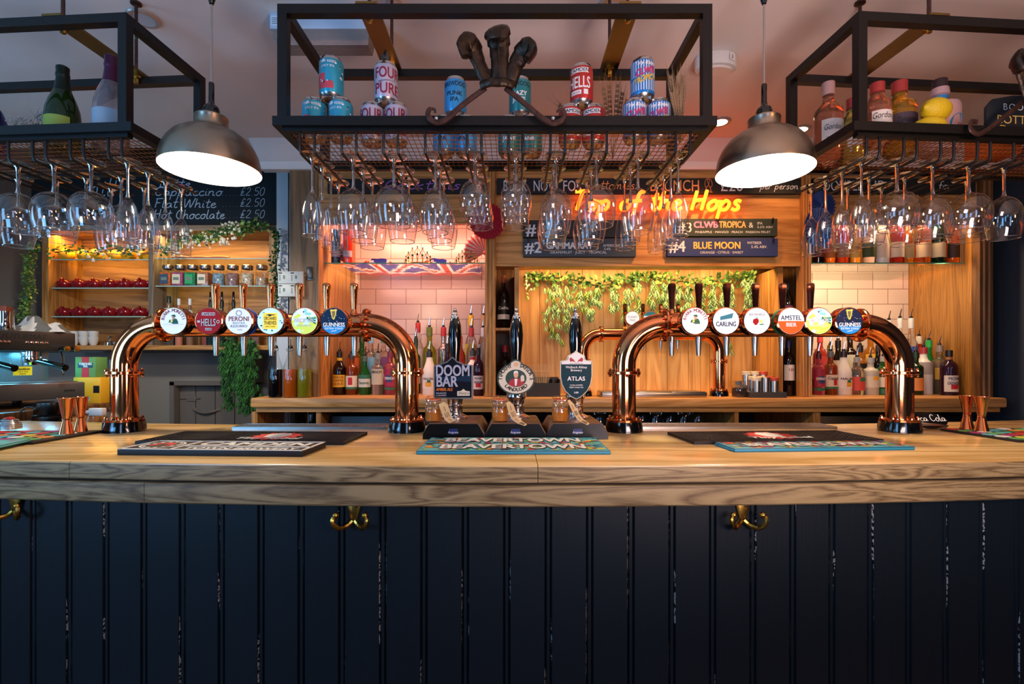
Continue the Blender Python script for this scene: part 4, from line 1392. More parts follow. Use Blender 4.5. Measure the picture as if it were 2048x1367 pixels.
b.text('TOWN BREWERY', d * .26, w * .14, -d * .40, .0126, 7, bold=.035, fit=w * .62)
lx = -w * .36
b.sheet(ell(d * .38, d * .38, 28, lx, 0), .0126, 7)
b.sheet(ell(d * .34, d * .34, 28, lx, 0), .0128, 0)
for k in range(14):
    q = 2 * PI * k / 14
    b.sheet(ell(.004, .004, 8, lx + d * .30 * math.cos(q), d * .30 * math.sin(q)), .013, 7)
hs = [(d * .22 * math.cos(q), d * .22 * math.sin(q)) for q in [math.radians(v_) for v_ in range(-40, 221, 13)]] + [(d * .10 * math.cos(q), d * .10 * math.sin(q)) for q in [math.radians(v_) for v_ in range(220, -41, -13)]]
b.sheet([(lx + x, y) for x, y in hs], .0131, 2)
b.build('printed_design', MATM, t, smooth=False)


def grid_mat(label, corners, logo):
    M_, w, d, ce, a = frame_of(corners)
    t = thing('bar_mat', label, 'bar mat', (ce.x, ce.y, BZ), a)
    b = MB()
    b.prism([(-w / 2, -d / 2), (w / 2, -d / 2), (w / 2, d / 2), (-w / 2, d / 2)], 0, .0045, 0)
    nx, ny = int(w / .0095), int(d / .0095)
    for i in range(nx + 1):
        x = -w / 2 + w * i / nx
        b.box(x - .0011, x + .0011, -d / 2, d / 2, .0045, .0072, 0)
    for j in range(ny + 1):
        y = -d / 2 + d * j / ny
        b.box(-w / 2, w / 2, y - .0011, y + .0011, .0045, .0072, 0)
    b.box(-w / 2 - .003, w / 2 + .003, -d / 2 - .003, -d / 2 + .001, 0, .0075, 0)
    b.box(-w / 2 - .003, w / 2 + .003, d / 2 - .001, d / 2 + .003, 0, .0075, 0)
    b.box(-w / 2 - .003, -w / 2 + .001, -d / 2, d / 2, 0, .0075, 0)
    b.box(w / 2 - .001, w / 2 + .003, -d / 2, d / 2, 0, .0075, 0)
    b.build('rubber_grid', MATM, t, smooth=False)
    b = MB()
    lx, ly = logo
    r = random.Random(4)
    star = []
    for k in range(26):
        q = 2 * PI * k / 26
        rr = (1.0 if k % 2 else .76)
        star.append((lx + .062 * rr * math.cos(q), ly + .062 * rr * math.sin(q)))
    b.prism(star, .0045, .0082, 2)
    b.prism([(lx - .022, ly - .02), (lx - .03, ly + .02), (lx - .01, ly + .045), (lx + .016, ly + .045), (lx + .03, ly + .02), (lx + .024, ly - .016), (lx, ly - .03)], .0082, .0086, 7)
    b.text('Tiny Rebel', .036, lx, ly - .055, .0092, 7, bold=.03, shear=.2)
    b.build('logo_patch', MATM, t, smooth=False)


grid_mat('black rubber grid mat with red badge, in front of the left font', [G(281, 881, BZ + .007), G(690, 884, BZ + .007), G(728, 863, BZ + .007), G(366, 862.5, BZ + .007)], (.045, .0))
grid_mat('black rubber grid mat with red badge, in front of the right font', [G(1387, 883, BZ + .007), G(1779, 877, BZ + .007), G(1655, 861, BZ + .007), G(1341, 863, BZ + .007)], (.0, .0))


def busy_print(b, w, d, h, n, seed, cols, smin, smax):
    r = random.Random(seed)
    for i in range(n):
        x, y = r.uniform(-w / 2 + .008, w / 2 - .008), r.uniform(-d / 2 + .008, d / 2 - .008)
        s = r.uniform(smin, smax)
        k = r.choice((3, 4, 5, 7))
        ph = r.uniform(0, 6)
        pts = [(max(-w / 2 + .005, min(w / 2 - .005, x + s * r.uniform(.7, 1.5) * math.cos(ph + 2 * PI * j / k))), max(-d / 2 + .005, min(d / 2 - .005, y + s * r.uniform(.5, 1.1) * math.sin(ph + 2 * PI * j / k)))) for j in range(k)]
        b.sheet(pts, h + i * .000002, r.choice(cols))


def beaver_mat(label, corners, lines, seed):
    M_, w, d, ce, a = frame_of(corners)
    t = thing('bar_mat', label, 'bar mat', (ce.x, ce.y, BZ), a)
    b = MB()
    b.prism([(-w / 2, -d / 2), (w / 2, -d / 2), (w / 2, d / 2), (-w / 2, d / 2)], 0, .0075, 1)
    b.build('mat_slab', MATM, t, bevel=.001)
    b = MB()
    b.box(-w / 2 + .004, w / 2 - .004, -d / 2 + .004, d / 2 - .004, .0072, .0078, 8)
    busy_print(b, w, d, .0080, 420, seed, [1, 1, 2, 3, 4, 5, 6, 8, 0], .004, .012)
    for i in range(lines):
        y = (d * (.08, -.40)[i]) if lines == 2 else -d * .28
        sz = d * (.40 if lines == 2 else .62)
        b.text('BEAVERTOWN', sz, 0, y, .0092, 0, bold=.06, fit=w * .78)
        b.text('BEAVERTOWN', sz, -.001, y + .002, .0096, 7, bold=.035, fit=w * .775)
    b.build('printed_design', MATM, t, smooth=False)


beaver_mat('turquoise patterned bar mat with two lines of Beavertown lettering, in front of the hand pumps', [(-.199, 1.036, 0), (.206, 1.036, 0), (.203, 1.222, 0), (-.198, 1.222, 0)], 2, 21)
beaver_mat('turquoise patterned bar mat with one line of lettering, front right', [G(1469, 897, BZ + .0078), G(1827, 892, BZ + .0078), G(1767, 880, BZ + .0078), G(1429, 883, BZ + .0078)], 1, 33)


def hex_mat(label, corner, ang, w, d, seed, sgn):
    t = thing('bar_mat', label, 'bar mat', (corner[0], corner[1], BZ), ang)
    b = MB()
    x0, x1 = (-w, 0) if sgn < 0 else (0, w)
    b.box(x0, x1, 0, d, 0, .0065, 0)
    b.build('mat_slab', MATM, t, bevel=.001)
    b = MB()
    r = random.Random(seed)
    nx, ny = int(w / .036), int(d / .034)
    for i in range(nx):
        for j in range(ny):
            cx_, cy2 = x0 + .018 + i * .036, .02 + j * .034 + (.017 if i % 2 else 0)
            if cy2 > d - .016:
                continue
            b.prism([(cx_ + .0165 * math.cos(k * PI / 3), cy2 + .0165 * math.sin(k * PI / 3)) for k in range(6)], .006, .0078, r.choice([2, 3, 4, 5, 6, 7, 8, 8, 7, 2, 5]))
    b.build('hexagon_print', MATM, t, smooth=False)


hex_mat('black bar mat with coloured hexagons under the left pair of jiggers', (-1.11, 1.16), 0.02, .45, .20, 3, -1)
hex_mat('black bar mat with coloured hexagons under the right pair of jiggers', (1.205, 1.19), 0.03, .45, .21, 8, 1)
t = thing('bar_mat', 'turquoise bar mat cut off by the left edge of the photo', 'bar mat', (-1.122, 1.166, BZ), .24)
MATM.append(mat('pale_turquoise_rubber', '#4fa3a6', .5))
b = MB()
b.box(-.34, 0, -.21, 0, .0066, .0125, 10)
b.build('mat_slab', MATM, t, bevel=.001)
b = MB()
r = random.Random(5)
for i in range(60):
    x, y, s = r.uniform(-.32, -.015), r.uniform(-.2, -.012), r.uniform(.004, .011)
    b.sheet(ell(s * 1.5, s * .7, 8, x, y), .0127 + i * .000002, r.choice([2, 3, 6, 7, 4]))
b.build('printed_design', MATM, t, smooth=False)

# perforated drip trays behind the mats
def drip_tray(label, x0, x1, y0, y1):
    t = thing('drip_tray', label, 'drip tray', ((x0 + x1) / 2, (y0 + y1) / 2, BZ))
    w, d = x1 - x0, y1 - y0
    b = MB()
    nx, ny = int(w / .0125), int(d / .012)
    for i in range(nx + 1):
        x = -w / 2 + w * i / nx
        b.box(x - .0016, x + .0016, -d / 2, d / 2, .004, .0065, 0)
    for j in range(ny + 1):
        y = -d / 2 + d * j / ny
        b.box(-w / 2, w / 2, y - .0022, y + .0022, .004, .0065, 0)
    b.build('grille', [STEEL], t, smooth=False)
    b = MB()
    b.box(-w / 2, w / 2, -d / 2, d / 2, 0, .002, 1)
    for q in ((-w / 2 - .004, -w / 2, -d / 2, d / 2), (w / 2, w / 2 + .004, -d / 2, d / 2), (-w / 2, w / 2, -d / 2 - .004, -d / 2), (-w / 2, w / 2, d / 2, d / 2 + .004)):
        b.box(q[0], q[1], q[2], q[3], 0, .007, 0)
    b.build('tray', [STEEL, VOID], t, smooth=False)


drip_tray('perforated steel drip tray behind the left black mat', -.80, -.365, 1.435, 1.505)
drip_tray('perforated steel drip tray behind the right black mat', .37, .93, 1.435, 1.52)

# copper jiggers
def jigger(px, py, label, first=None):
    z = BZ + .0078
    p = G(px, py, z)
    if first is not None:
        return dup(first, p, 0, label)
    t = thing('jigger', label, 'jigger', p, group='copper jiggers on the bar')
    b = MB()
    b.lathe([(.0165, 0), (.016, .001), (.0085, .0345), (.0078, .036)], 0, 24)
    b.lathe([(.0078, .038), (.0095, .046), (.017, .089), (.0182, .0905), (.0175, .0915), (.016, .0895), (.0085, .046), (.0005, .043)], 0, 24)
    b.build('cups', COPPER, t)
    b = MB()
    b.lathe([(.0078, .0345), (.0092, .0355), (.0092, .038), (.0078, .039)], 0, 24)
    b.build('waist_ring', COPPER, t)
    return t


j0 = jigger(133, 866.5, 'copper jigger nearer the customer, of the left pair')
jigger(161, 862, 'copper jigger nearer the font, of the left pair', j0)
jigger(1934, 856.5, 'copper jigger nearer the font, of the right pair', j0)
jigger(1963, 861, 'copper jigger nearer the customer, of the right pair', j0)

# small tilted plaque with white script by the right font
p = Vector((1.197, 1.445, BZ))
t = thing('tap_plaque', 'small tilted black oval plaque with white script beside the right font', 'sign', p)
b = MB()
b.prism([(-.045, 0), (.04, 0), (.05, .012), (-.045, .022)], -.02, .02, 0, FRONT(0, 0, 0))
b.build('wedge_stand', STEEL, t, bevel=.002)
Mq = Matrix.Translation((0, .0, .024)) @ Matrix.Rotation(math.radians(42), 4, 'X')
b = MB()
b.prism([(x, y) for x, y in ell(.058, .03, 28)], -.003, .003, 0, Mq)
b.build('oval_plaque', BLACKPL, t)
b = MB()
hand_text(b, 'Coca Cola', -.046, -.006, .0034, .0098, .0125, .0011, 0, Mq, .25)
b.build('script_lettering', PAPERW, t)
# strainer with a coiled edge at the far left of the bar
p = G(0, 866, BZ)
t = thing('cocktail_strainer', 'steel cocktail strainer with coiled edge and red top at the far left', 'strainer', (p.x - .005, p.y + .03, BZ + .0078))
b = MB()
b.lathe([(.026, 0), (.0258, .006), (.022, .018), (.014, .027), (.001, .03)], 0, 24)
b.build('cup', STEEL, t)
b = MB()
for k in range(5):
    z = .004 + k * .005
    rr = math.sqrt(max(0, .0265 ** 2 - (z * .8) ** 2))
    b.tube([(rr * math.cos(q * PI / 14), rr * math.sin(q * PI / 14), z) for q in range(28)], .0016, 0, 6, closed=True)
b.build('spring_coil', CHROME, t)
b = MB()
b.lathe([(.012, .027), (.011, .031), (.001, .034)], 0, 16)
b.build('red_cap', mat('red_enamel', '#a3202a', .3), t)
# ---------------------------------------------------------------- hanging glass racks over the bar
RW, RD_, ZL, ZU, TB = 1.149, .31, 1.915, 2.204, .024
RB = 1.89
RAILZ = 1.840
BRASSP = mat('aged_brass_plate', '#7b6136', 0.35, .85, bump=.1, bscale=200)
EMBL = mat('forged_bronze', '#352a22', .35, .75, bump=.35, bscale=45, var=.35)
RUST = mat('rusty_strap', '#47302a', .4, .6, bump=.25, bscale=60, var=.3)


def make_rack(label, loc, rz, chans, panes=('left', 'right', 'back')):
    t = thing('glass_rack', label, 'glass rack', (loc[0], loc[1], RB), rz, 'black hanging racks above the bar')
    W, D = RW, RD_
    i = .013
    h = TB / 2
    b = MB()
    zl, zu = ZL - RB, ZU - RB
    for z, k in ((zl, 0), (zu, i)):
        b.box(k, W - k, 0, TB, z - h, z + h)
        b.box(k, W - k, D - TB, D, z - h, z + h)
        b.box(k, k + TB, TB, D - TB, z - h, z + h)
        b.box(W - k - TB, W - k, TB, D - TB, z - h, z + h)
    for x in (i, W - i - TB):
        for y in (0, D - TB):
            b.box(x, x + TB, y, y + TB, zl + h, zu - h)
    b.box(.02, W - .02, .012, .03, zl - h - .010, zl - h)       # lip carrying the rails
    b.box(.02, W - .02, D - .03, D - .012, zl - h - .006, zl - h)
    b.build('frame', IRON, t, angle=30)
    b = MB()
    nx, ny = 74, 11
    z0 = zl - h + .002
    for k in range(nx + 1):
        x = TB * .6 + (W - TB * 1.2) * k / nx
        b.box(x - .0008, x + .0008, TB * .5, D - TB * .5, z0, z0 + .0016)
    for k in range(ny + 1):
        y = TB * .6 + (D - TB * 1.2) * k / ny
        b.box(TB * .5, W - TB * .5, y - .0008, y + .0008, z0 - .0012, z0 + .0004)
    b.build('mesh_shelf', MESHW, t, smooth=False)
    for x in (.242, .925):
        b = MB()
        b.box(x - .0275, x + .0275, -.001, D + .001, zu + h, zu + h + .006)
        for y in (.0125, D - .0125):
            b.lathe([(.0001, -.028), (.007, -.026), (.008, -.018), (.008, -.010), (.016, -.010), (.016, -.003), (.019, -.002), (.019, 0)], 1, 8, (x, y + (.02 if y < .1 else -.02), zu + h))
        b.build('crossbar', [BRASSP, BRASS], t, smooth=True)
        for y in (.0325, D - .0325):
            b = MB()
            b.cyl((x, y, zu + h + .006), .005, CZ - RB - zu - h - .006, 0, 10)
            b.lathe([(.0001, 0), (.016, 0), (.016, -.006), (.006, -.01), (.0001, -.01)], 0, 16, (x, y, CZ - RB))
            b.build('hanging_rod', RUST, t)
    b = MB()
    for k in range(6):
        b.lathe([(.0001, -.003), (.0032, -.002), (.004, 0)], 0, 8, (.05 + k * (W - .1) / 5, .04, zl - h))
    b.build('screw', CHROME, t)
    for p in panes:
        b = MB()
        if p == 'back':
            b.add([(i + TB, D - .012, zl + h), (W - i - TB, D - .012, zl + h), (W - i - TB, D - .012, zu - h), (i + TB, D - .012, zu - h)], [(0, 1, 2, 3)])
        else:
            x = i + .012 if p == 'left' else W - i - .012
            b.add([(x, TB, zl + h), (x, D - TB, zl + h), (x, D - TB, zu - h), (x, TB, zu - h)], [(0, 1, 2, 3)])
        b.build('glass_pane', GLASSR, t, smooth=False)
    r0 = RAILZ - RB
    for xc in chans:
        for s in (-1, 1):
            x = xc + s * .019
            b = MB()
            pts = [(x, .021, zl - h - .006), (x, .021, r0 + .02), (x, .022, r0 + .008), (x, .026, r0 + .002), (x, .034, r0), (x, .15, r0), (x, .30, r0), (x, .307, r0 + .002), (x, .312, r0 + .008)]
            b.tube(pts, .0036, 0, 8)
            b.build('glass_rail', BLACK, t)
    return t


CH = [.082 + k * .1095 for k in range(10)]
LFL = (-2.153, 1.396)
LANG = -.066
RFL = (.900, 1.315)
RANG = .075
CFL = (-.619, 1.29)
LCH = [RW - .063 - k * .109 for k in range(5)]
RCH = [.070 + k * .107 for k in range(5)]
rack_c = make_rack('black glass rack with feather crest above the middle of the bar', CFL, 0, CH)
rack_l = make_rack('black glass rack holding two sparkling wine bottles, above the left of the bar', LFL, LANG, LCH)
rack_r = make_rack('black glass rack holding gin bottles, above the right of the bar', RFL, RANG, RCH)


def rack_pt(fl, ang, x, y, z):
    return Vector((fl[0] + x * math.cos(ang) - y * math.sin(ang), fl[1] + x * math.sin(ang) + y * math.cos(ang), z))


# ---- three-feather crest fixed to the front of the middle rack
def crest(t, dx):
    Z = 1.268
    o = Vector((CFL[0], CFL[1], RB))

    def q(px, py, dy=0.0):
        p = P(px, py, Z) - o
        p.y += dy
        p.x += dx
        return p
    b = MB()
    b.tube(smooth_path([q(1000, 166, .006), q(1000, 140), q(999, 112), q(998, 92, -.002), q(996, 78, -.008), q(994, 74, -.02), q(994, 84, -.028), q(994, 93, -.026)], 5),
           [.024] * 5 + [.0225] * 5 + [.0245] * 5 + [.029] * 5 + [.033] * 5 + [.033] * 5 + [.029] * 5 + [.012], 0, 12, flat=(.42, 1))
    b.tube([q(999, 160, -.008), q(998, 120, -.011), q(996, 86, -.016), q(994, 70, -.024)], [.002, .0025, .003, .002], 0, 6)
    for s, pts in ((-1, [(978, 168), (966, 145), (955, 120), (949, 103), (943, 96), (934, 100), (930, 112), (936, 126)]), (1, [(1018, 168), (1026, 147), (1034, 126), (1043, 112), (1051, 107), (1060, 110), (1062, 120), (1052, 132)])):
        dep = (.006, 0, -.002, -.006, -.012, -.02, -.024, -.022)
        b.tube(smooth_path([q(px, py, d) for (px, py), d in zip(pts, dep)], 5),
               [.019] * 5 + [.019] * 5 + [.021] * 5 + [.025] * 5 + [.028] * 5 + [.026] * 5 + [.021] * 5 + [.008], 0, 12, flat=(.5, 1))
    b.tube(smooth_path([q(962, 172, -.002), q(980, 170, -.012), q(996, 171, -.014), q(1012, 170, -.012), q(1026, 171, -.002)], 5), .011, 0, 10, flat=(.7, 1))
    b.build('feather_crest', EMBL, t)
    for pts in ([(971, 174), (930, 204), (898, 232), (884, 241), (872, 243), (860, 237), (855, 226), (859, 217), (868, 217), (870, 224)],
                [(1011, 174), (1048, 204), (1080, 231), (1095, 241), (1108, 245), (1121, 241), (1129, 231), (1127, 220), (1119, 217), (1114, 223)]):
        b = MB()
        v = smooth_path([q(px, py, .004) for px, py in pts], 6)
        n = len(v)
        b.tube(v, [.0075] * (n * 6 // 10) + [.0065] * (n // 5) + [.0045 - .0022 * k / (n - n * 6 // 10 - n // 5) for k in range(n - n * 6 // 10 - n // 5)], 0, 8, flat=(.55, 1))
        b.build('scroll_strap', RUST, t)
        b = MB()
        c = q(873 if pts[0][0] < 1000 else 1106, 238, -.003)
        b.lathe([(.0001, .004), (.0035, .003), (.005, 0)], 0, 10, M=FRONT(c.x, c.y, c.z))
        b.build('screw', CHROME, t)


crest(rack_c, 0)
# the right rack carries the same crest, only its left feather and scroll are in the photo
RC = (rack_r,)
o_ = MB()


def crest_right(t):
    def q(x, z, dy=0.0):
        return Vector((x, -.022 + dy, z - RB))
    b = MB()
    cx_ = .50
    b.tube(smooth_path([q(cx_, 2.00, .006), q(cx_, 2.04), q(cx_ - .001, 2.075), q(cx_ - .003, 2.10, -.008), q(cx_ - .004, 2.112, -.02), q(cx_ - .004, 2.09, -.027)], 5), [.019] * 10 + [.023] * 5 + [.028] * 5 + [.026] * 5 + [.01], 0, 12, flat=(.42, 1))
    for s in (-1, 1):
        b.tube(smooth_path([q(cx_ + s * .022, 1.998, .006), q(cx_ + s * .045, 2.05), q(cx_ + s * .06, 2.08, -.005), q(cx_ + s * .077, 2.088, -.014), q(cx_ + s * .09, 2.07, -.022), q(cx_ + s * .078, 2.045, -.022)], 5), [.014] * 5 + [.016] * 5 + [.02] * 5 + [.023] * 5 + [.018] * 5 + [.006], 0, 12, flat=(.5, 1))
    b.tube([q(cx_ - .04, 1.99, -.004), q(cx_, 1.992, -.014), q(cx_ + .04, 1.99, -.004)], .011, 0, 10, flat=(.7, 1))
    b.build('feather_crest', EMBL, t)
    for s in (-1, 1):
        b = MB()
        v = smooth_path([q(cx_ + s * .03, 1.988, .012), q(cx_ + s * .085, 1.945, .012), q(cx_ + s * .13, 1.912, .012), q(cx_ + s * .16, 1.898, .012), q(cx_ + s * .18, 1.91, .012), q(cx_ + s * .178, 1.93, .012), q(cx_ + s * .163, 1.93, .012)], 6)
        b.tube(v, .0068, 0, 8, flat=(.55, 1))
        b.build('scroll_strap', RUST, t)


crest_right(rack_r)

# ---------------------------------------------------------------- stemware hanging upside down
GT = {  # kind: foot r, stem end, stem r, bowl profile (r, depth below the foot)
    'champagne flute': (.0325, .100, .0032, [(.004, .100), (.010, .107), (.018, .122), (.0245, .145), (.0278, .170), (.0278, .195), (.0262, .218)]),
    'wine glass': (.035, .088, .0036, [(.004, .088), (.014, .093), (.027, .103), (.037, .120), (.0425, .145), (.042, .170), (.037, .198), (.0345, .208)]),
    'balloon gin glass': (.036, .082, .0042, [(.005, .082), (.020, .086), (.036, .096), (.047, .112), (.0525, .135), (.051, .160), (.046, .180), (.0435, .189)]),
    'short wine goblet': (.033, .066, .0036, [(.004, .066), (.016, .070), (.029, .079), (.038, .094), (.0418, .112), (.0418, .132), (.0405, .147)]),
}
GPROTO = {}


def glass(kind, loc, label, rz=0.0, tilt=0.0):
    grp = kind + ('es' if kind.endswith('ss') else 's') + ' hanging from the racks'
    if kind in GPROTO:
        r = dup(GPROTO[kind], loc, rz, label, grp)
    else:
        fr, se, sr, bowl = GT[kind]
        r = thing(kind.replace(' ', '_'), label, 'glass', loc, rz, grp)
        b = MB()
        b.lathe([(.0003, 0), (fr * .97, 0), (fr, -.0008), (fr * .98, -.0018), (fr * .6, -.0034), (.011, -.006), (.0003, -.0075)], 0, 28)
        b.build('foot', FOOTG, r, angle=60)
        b = MB()
        b.lathe([(.0003, -.0062), (.010, -.0065), (.0062, -.011), (sr * 1.15, -.024), (sr, -.045), (sr, -se + .018), (sr * 1.25, -se + .006), (sr * 1.9, -se - .001), (.0003, -se - .002)], 0, 14)
        b.build('stem', SOLIDG, r, angle=60)
        b = MB()
        pr = smooth_path([(a, 0, -c) for a, c in bowl], 4)
        b.lathe([(p.x, p.z) for p in pr], 0, 36)
        b.build('bowl', BOWLG, r, angle=180)
        b = MB()
        a, c = bowl[-1]
        b.tube([(a * math.cos(2 * PI * k / 36), a * math.sin(2 * PI * k / 36), -c) for k in range(36)], .0009, 0, 6, closed=True)
        b.build('rim', SOLIDG, r)
        GPROTO[kind] = r
    if tilt:
        r.rotation_euler[0] = tilt
    return r


FOOTZ = RAILZ + .0036 + .0056
cen = [('champagne flute', (.057, .125, .193, .261)), ('wine glass', (.062, .152, .240)), (('balloon gin glass', 'wine glass', 'short wine goblet'), (.062, .160, .248)),
       ('wine glass', (.062, .150, .238)), ('short wine goblet', (.060, .147, .236)), ('short wine goblet', (.061, .148, .238)),
       ('wine glass', (.062, .151, .240)), (('balloon gin glass', 'wine glass', 'wine glass'), (.062, .160, .248)), (('wine glass', 'champagne flute', 'champagne flute'), (.062, .140, .210)),
       ('champagne flute', (.057, .125, .193, .261))]
lef = [('champagne flute', (.062, .132, .200, .268)), (('balloon gin glass', 'wine glass', 'wine glass'), (.063, .161, .248)), (('balloon gin glass', 'short wine goblet', 'wine glass'), (.063, .161, .248)),
       ('balloon gin glass', (.064, .175)), ('wine glass', (.063, .16))]
rig = [('champagne flute', (.062, .132, .200, .268)), (('balloon gin glass', 'wine glass', 'wine glass'), (.063, .161, .248)), (('wine glass', 'wine glass', 'short wine goblet'), (.063, .155, .242)),
       ('balloon gin glass', (.063, .175)), (('wine glass', 'balloon gin glass'), (.063, .17))]


def hang(spec, chans, fl, ang, where, side):
    seen = {}
    for i, (kinds, ys) in enumerate(spec):
        for j, y in enumerate(ys):
            kind = kinds if isinstance(kinds, str) else kinds[j]
            p = rack_pt(fl, ang, chans[i] + R_.uniform(-.0015, .0015), y, FOOTZ)
            place = ('front' if j == 0 else ORD[j])
            lab = f'{kind} {place} in row, {ORD[i]} row from {side}, {where}'
            glass(kind, p, lab, R_.uniform(0, 6))


hang(cen, CH, CFL, 0, 'middle glass rack', 'left end')
hang(lef, LCH, LFL, LANG, 'left glass rack', 'right end')
hang(rig, RCH, RFL, RANG, 'right glass rack', 'left end')

# ---------------------------------------------------------------- cans on the middle rack
CANT = mat('can_aluminium', '#c4c4c6', .25, 1.0)
CBLUE = mat('can_turquoise', '#2f9fc0', .3, .35)
CCORAL = mat('can_coral', '#c84a5c', .35, .2)
CLILAC = mat('can_lilac_white', '#b9b6cc', .3, .35)
CCRIM = mat('can_crimson', '#8f2340', .35, .2)
CPUNK = mat('can_sky_blue', '#3a9ad8', .3, .3)
CJAZZ = mat('can_sea_green', '#2b7f86', .3, .3)
CRED = mat('can_red', '#b4322f', .3, .3)
CREB = mat('can_cobalt', '#2379c4', .3, .3)
CYEL = mat('can_gold_print', '#c9a93a', .4)
CMAG = mat('can_magenta_print', '#b23a6e', .4)
CDARK = mat('can_dark_print', '#12263a', .5)
CWHITE = mat('can_white_print', '#e4e6ea', .5)
CANM = [CANT, CBLUE, CCORAL, CLILAC, CCRIM, CPUNK, CJAZZ, CRED, CREB, CYEL, CMAG, CDARK, CWHITE]
CPROTO = {}
CR, CHT = .033, .115


def can(kind, loc, rz, label):
    if kind in CPROTO:
        return dup(CPROTO[kind], loc, rz, label)
    t = thing('drinks_can', label, 'can', loc, rz, 'drinks cans in pyramids on the middle rack')
    bi = {'turq': 1, 'four': 3, 'punk': 5, 'jazz': 6, 'hells': 7, 'rebel': 8}[kind]
    b = MB()
    b.lathe([(CR * .95, .011), (CR, .016), (CR, .099), (CR * .97, .103)], bi, 28)
    A = -PI / 2
    if kind == 'turq':
        b.wrap(CR, .02, .062, A - 1.1, A - .2, 2, 10)
        b.wrap(CR, .02, .040, A - .3, A + .5, 2, 8)
        r = random.Random(2)
        for k in range(22):
            a, z, s = A + r.uniform(-1.3, 1.3), r.uniform(.022, .095), r.uniform(.06, .16)
            b.wrap(CR, z, z + s * .035, a, a + s, r.choice([9, 12, 11, 1, 12]), 3, lift=.0005)
        b.wrap_text('TINY REBEL', .010, CR, .09, 12, A)
        b.wrap_text('JUICY IPA', .009, CR, .078, 12, A)
    elif kind == 'four':
        b.wrap_text('FOUR', .042, CR, .064, 4, A, bold=.02, fit=.075)
        b.wrap_text('PURE', .042, CR, .020, 4, A, bold=.02, fit=.075)
        b.wrap_text('BREWING CO', .008, CR, .053, 11, A, slant=.15)
    elif kind in ('punk', 'jazz'):
        b.wrap_text('BREWDOG', .019, CR, .082, 11, A, bold=.02, fit=.068)
        b.wrap_text('PUNK' if kind == 'punk' else 'HAZY', .018, CR, .054, 11 if kind == 'punk' else 12, A, bold=.02)
        b.wrap_text('IPA' if kind == 'punk' else 'JANE', .018, CR, .036, 11 if kind == 'punk' else 12, A, bold=.02)
    elif kind == 'hells':
        b.wrap(CR, .083, .097, A - .85, A + .85, 12)
        b.wrap_text('CAMDEN', .014, CR, .0855, 11, A, bold=.02, lift=.0006)
        b.wrap_text('HELLS', .045, CR, .041, 12, A, bold=.02, fit=.066)
        b.wrap(CR, .022, .034, A - .8, A + .2, 12)
        b.wrap_text('LAGER', .009, CR, .0245, 7, A - .3, lift=.0006)
        b.wrap(CR, .022, .036, A + .4, A + .8, 12)
    elif kind == 'rebel':
        for k in range(14):
            a = A - 1.5 + k * .22
            b.wrap(CR, .056, .100, a, a + .07, 12, 2)
            b.wrap(CR, .018, .050, a, a + .07, 12, 2)
        b.wrap_text('Tiny Rebel', .014, CR, .088, 12, A, bold=.02, shear=.2, lift=.0008)
        b.wrap_text('CLWB', .026, CR, .062, 10, A, bold=.06, fit=.056, lift=.0006, slant=.18)
        b.wrap_text('TROPICA', .022, CR, .043, 9, A, bold=.05, fit=.064, lift=.0007, slant=.18)
    b.build('body', CANM, t, angle=40)
    b = MB()
    b.lathe([(CR * .97, .103), (CR * .83, .110), (CR * .82, .114), (CR * .78, .115), (CR * .76, .112), (.0004, .112)], 0, 28)
    b.build('lid', CANM, t)
    b = MB()
    b.lathe([(.0004, .004), (CR * .66, .003), (CR * .72, 0), (CR * .78, .001), (CR * .95, .011)], 0, 28)
    b.build('base', CANM, t)
    CPROTO[kind] = t
    return t


MZ = ZL - TB / 2 + .0042
for kind, Z, top, bots, desc in (('turq', 1.40, 663, (629, 682), 'turquoise and coral can'), ('four', 1.425, 772, (745, 793), 'pale lilac can with crimson lettering'), ('punk', 1.50, 911, (888, 933), 'sky blue can'),
                                 ('jazz', 1.50, 1040, (1018, 1063), 'sea green can'), ('hells', 1.435, 1163, (1140, 1187), 'red can with white lettering'), ('rebel', 1.405, 1285, (1269, 1317), 'cobalt blue can with yellow and pink lettering')):
    x0, x1 = WX(bots[0], Z), WX(bots[1], Z)
    if x1 - x0 < .0665:
        m_ = (x0 + x1) / 2
        x0, x1 = m_ - .0333, m_ + .0333
    can(kind, (x0, Z, MZ), R_.uniform(-.1, .5), desc + ', bottom left of its pyramid of three')
    can(kind, (x1, Z, MZ), R_.uniform(-.4, .1), desc + ', bottom right of its pyramid of three')
    can(kind, (WX(top, Z), Z, MZ + CHT), {'four': .35, 'hells': -.35, 'jazz': -.1}.get(kind, 0.0), desc + ', on top of its pyramid of three')
# steel pourer on the lilac can
t = thing('bar_jigger', 'small steel jigger standing on the top lilac can', 'jigger', (WX(772, 1.425), 1.425, MZ + 2 * CHT))
b = MB()
b.lathe([(.016, 0), (.0165, .004), (.012, .012), (.0135, .02), (.0135, .024), (.006, .036), (.003, .042), (.0003, .042)], 0, 18)
b.build('cup', STEELD, t)

# dried wheat on the middle rack
WHEAT = mat('dried_wheat', '#8f7050', .8)
def wheat_ear(b, base, tip, r=.004):
    base, tip = Vector(base), Vector(tip)
    d = tip - base
    s0 = base + d * .55
    b.tube([base, base + d * .3, s0], .0009, 0, 5)
    L = (tip - s0).length
    n = 7
    rr = random.Random(int(base.x * 9999))
    for k in range(n):
        c = s0.lerp(tip, k / n)
        for s in (-1, 1):
            side = d.normalized().cross(Vector((0, 1, 0))) * s * r
            b.ball(c + side * .7, r, 0, 6, 4, (.75, .75, 1.7))
            e = c + side * 2.2 + d.normalized() * .045
            b.tube([c + side, e], [.0006, .0001], 0, 3)


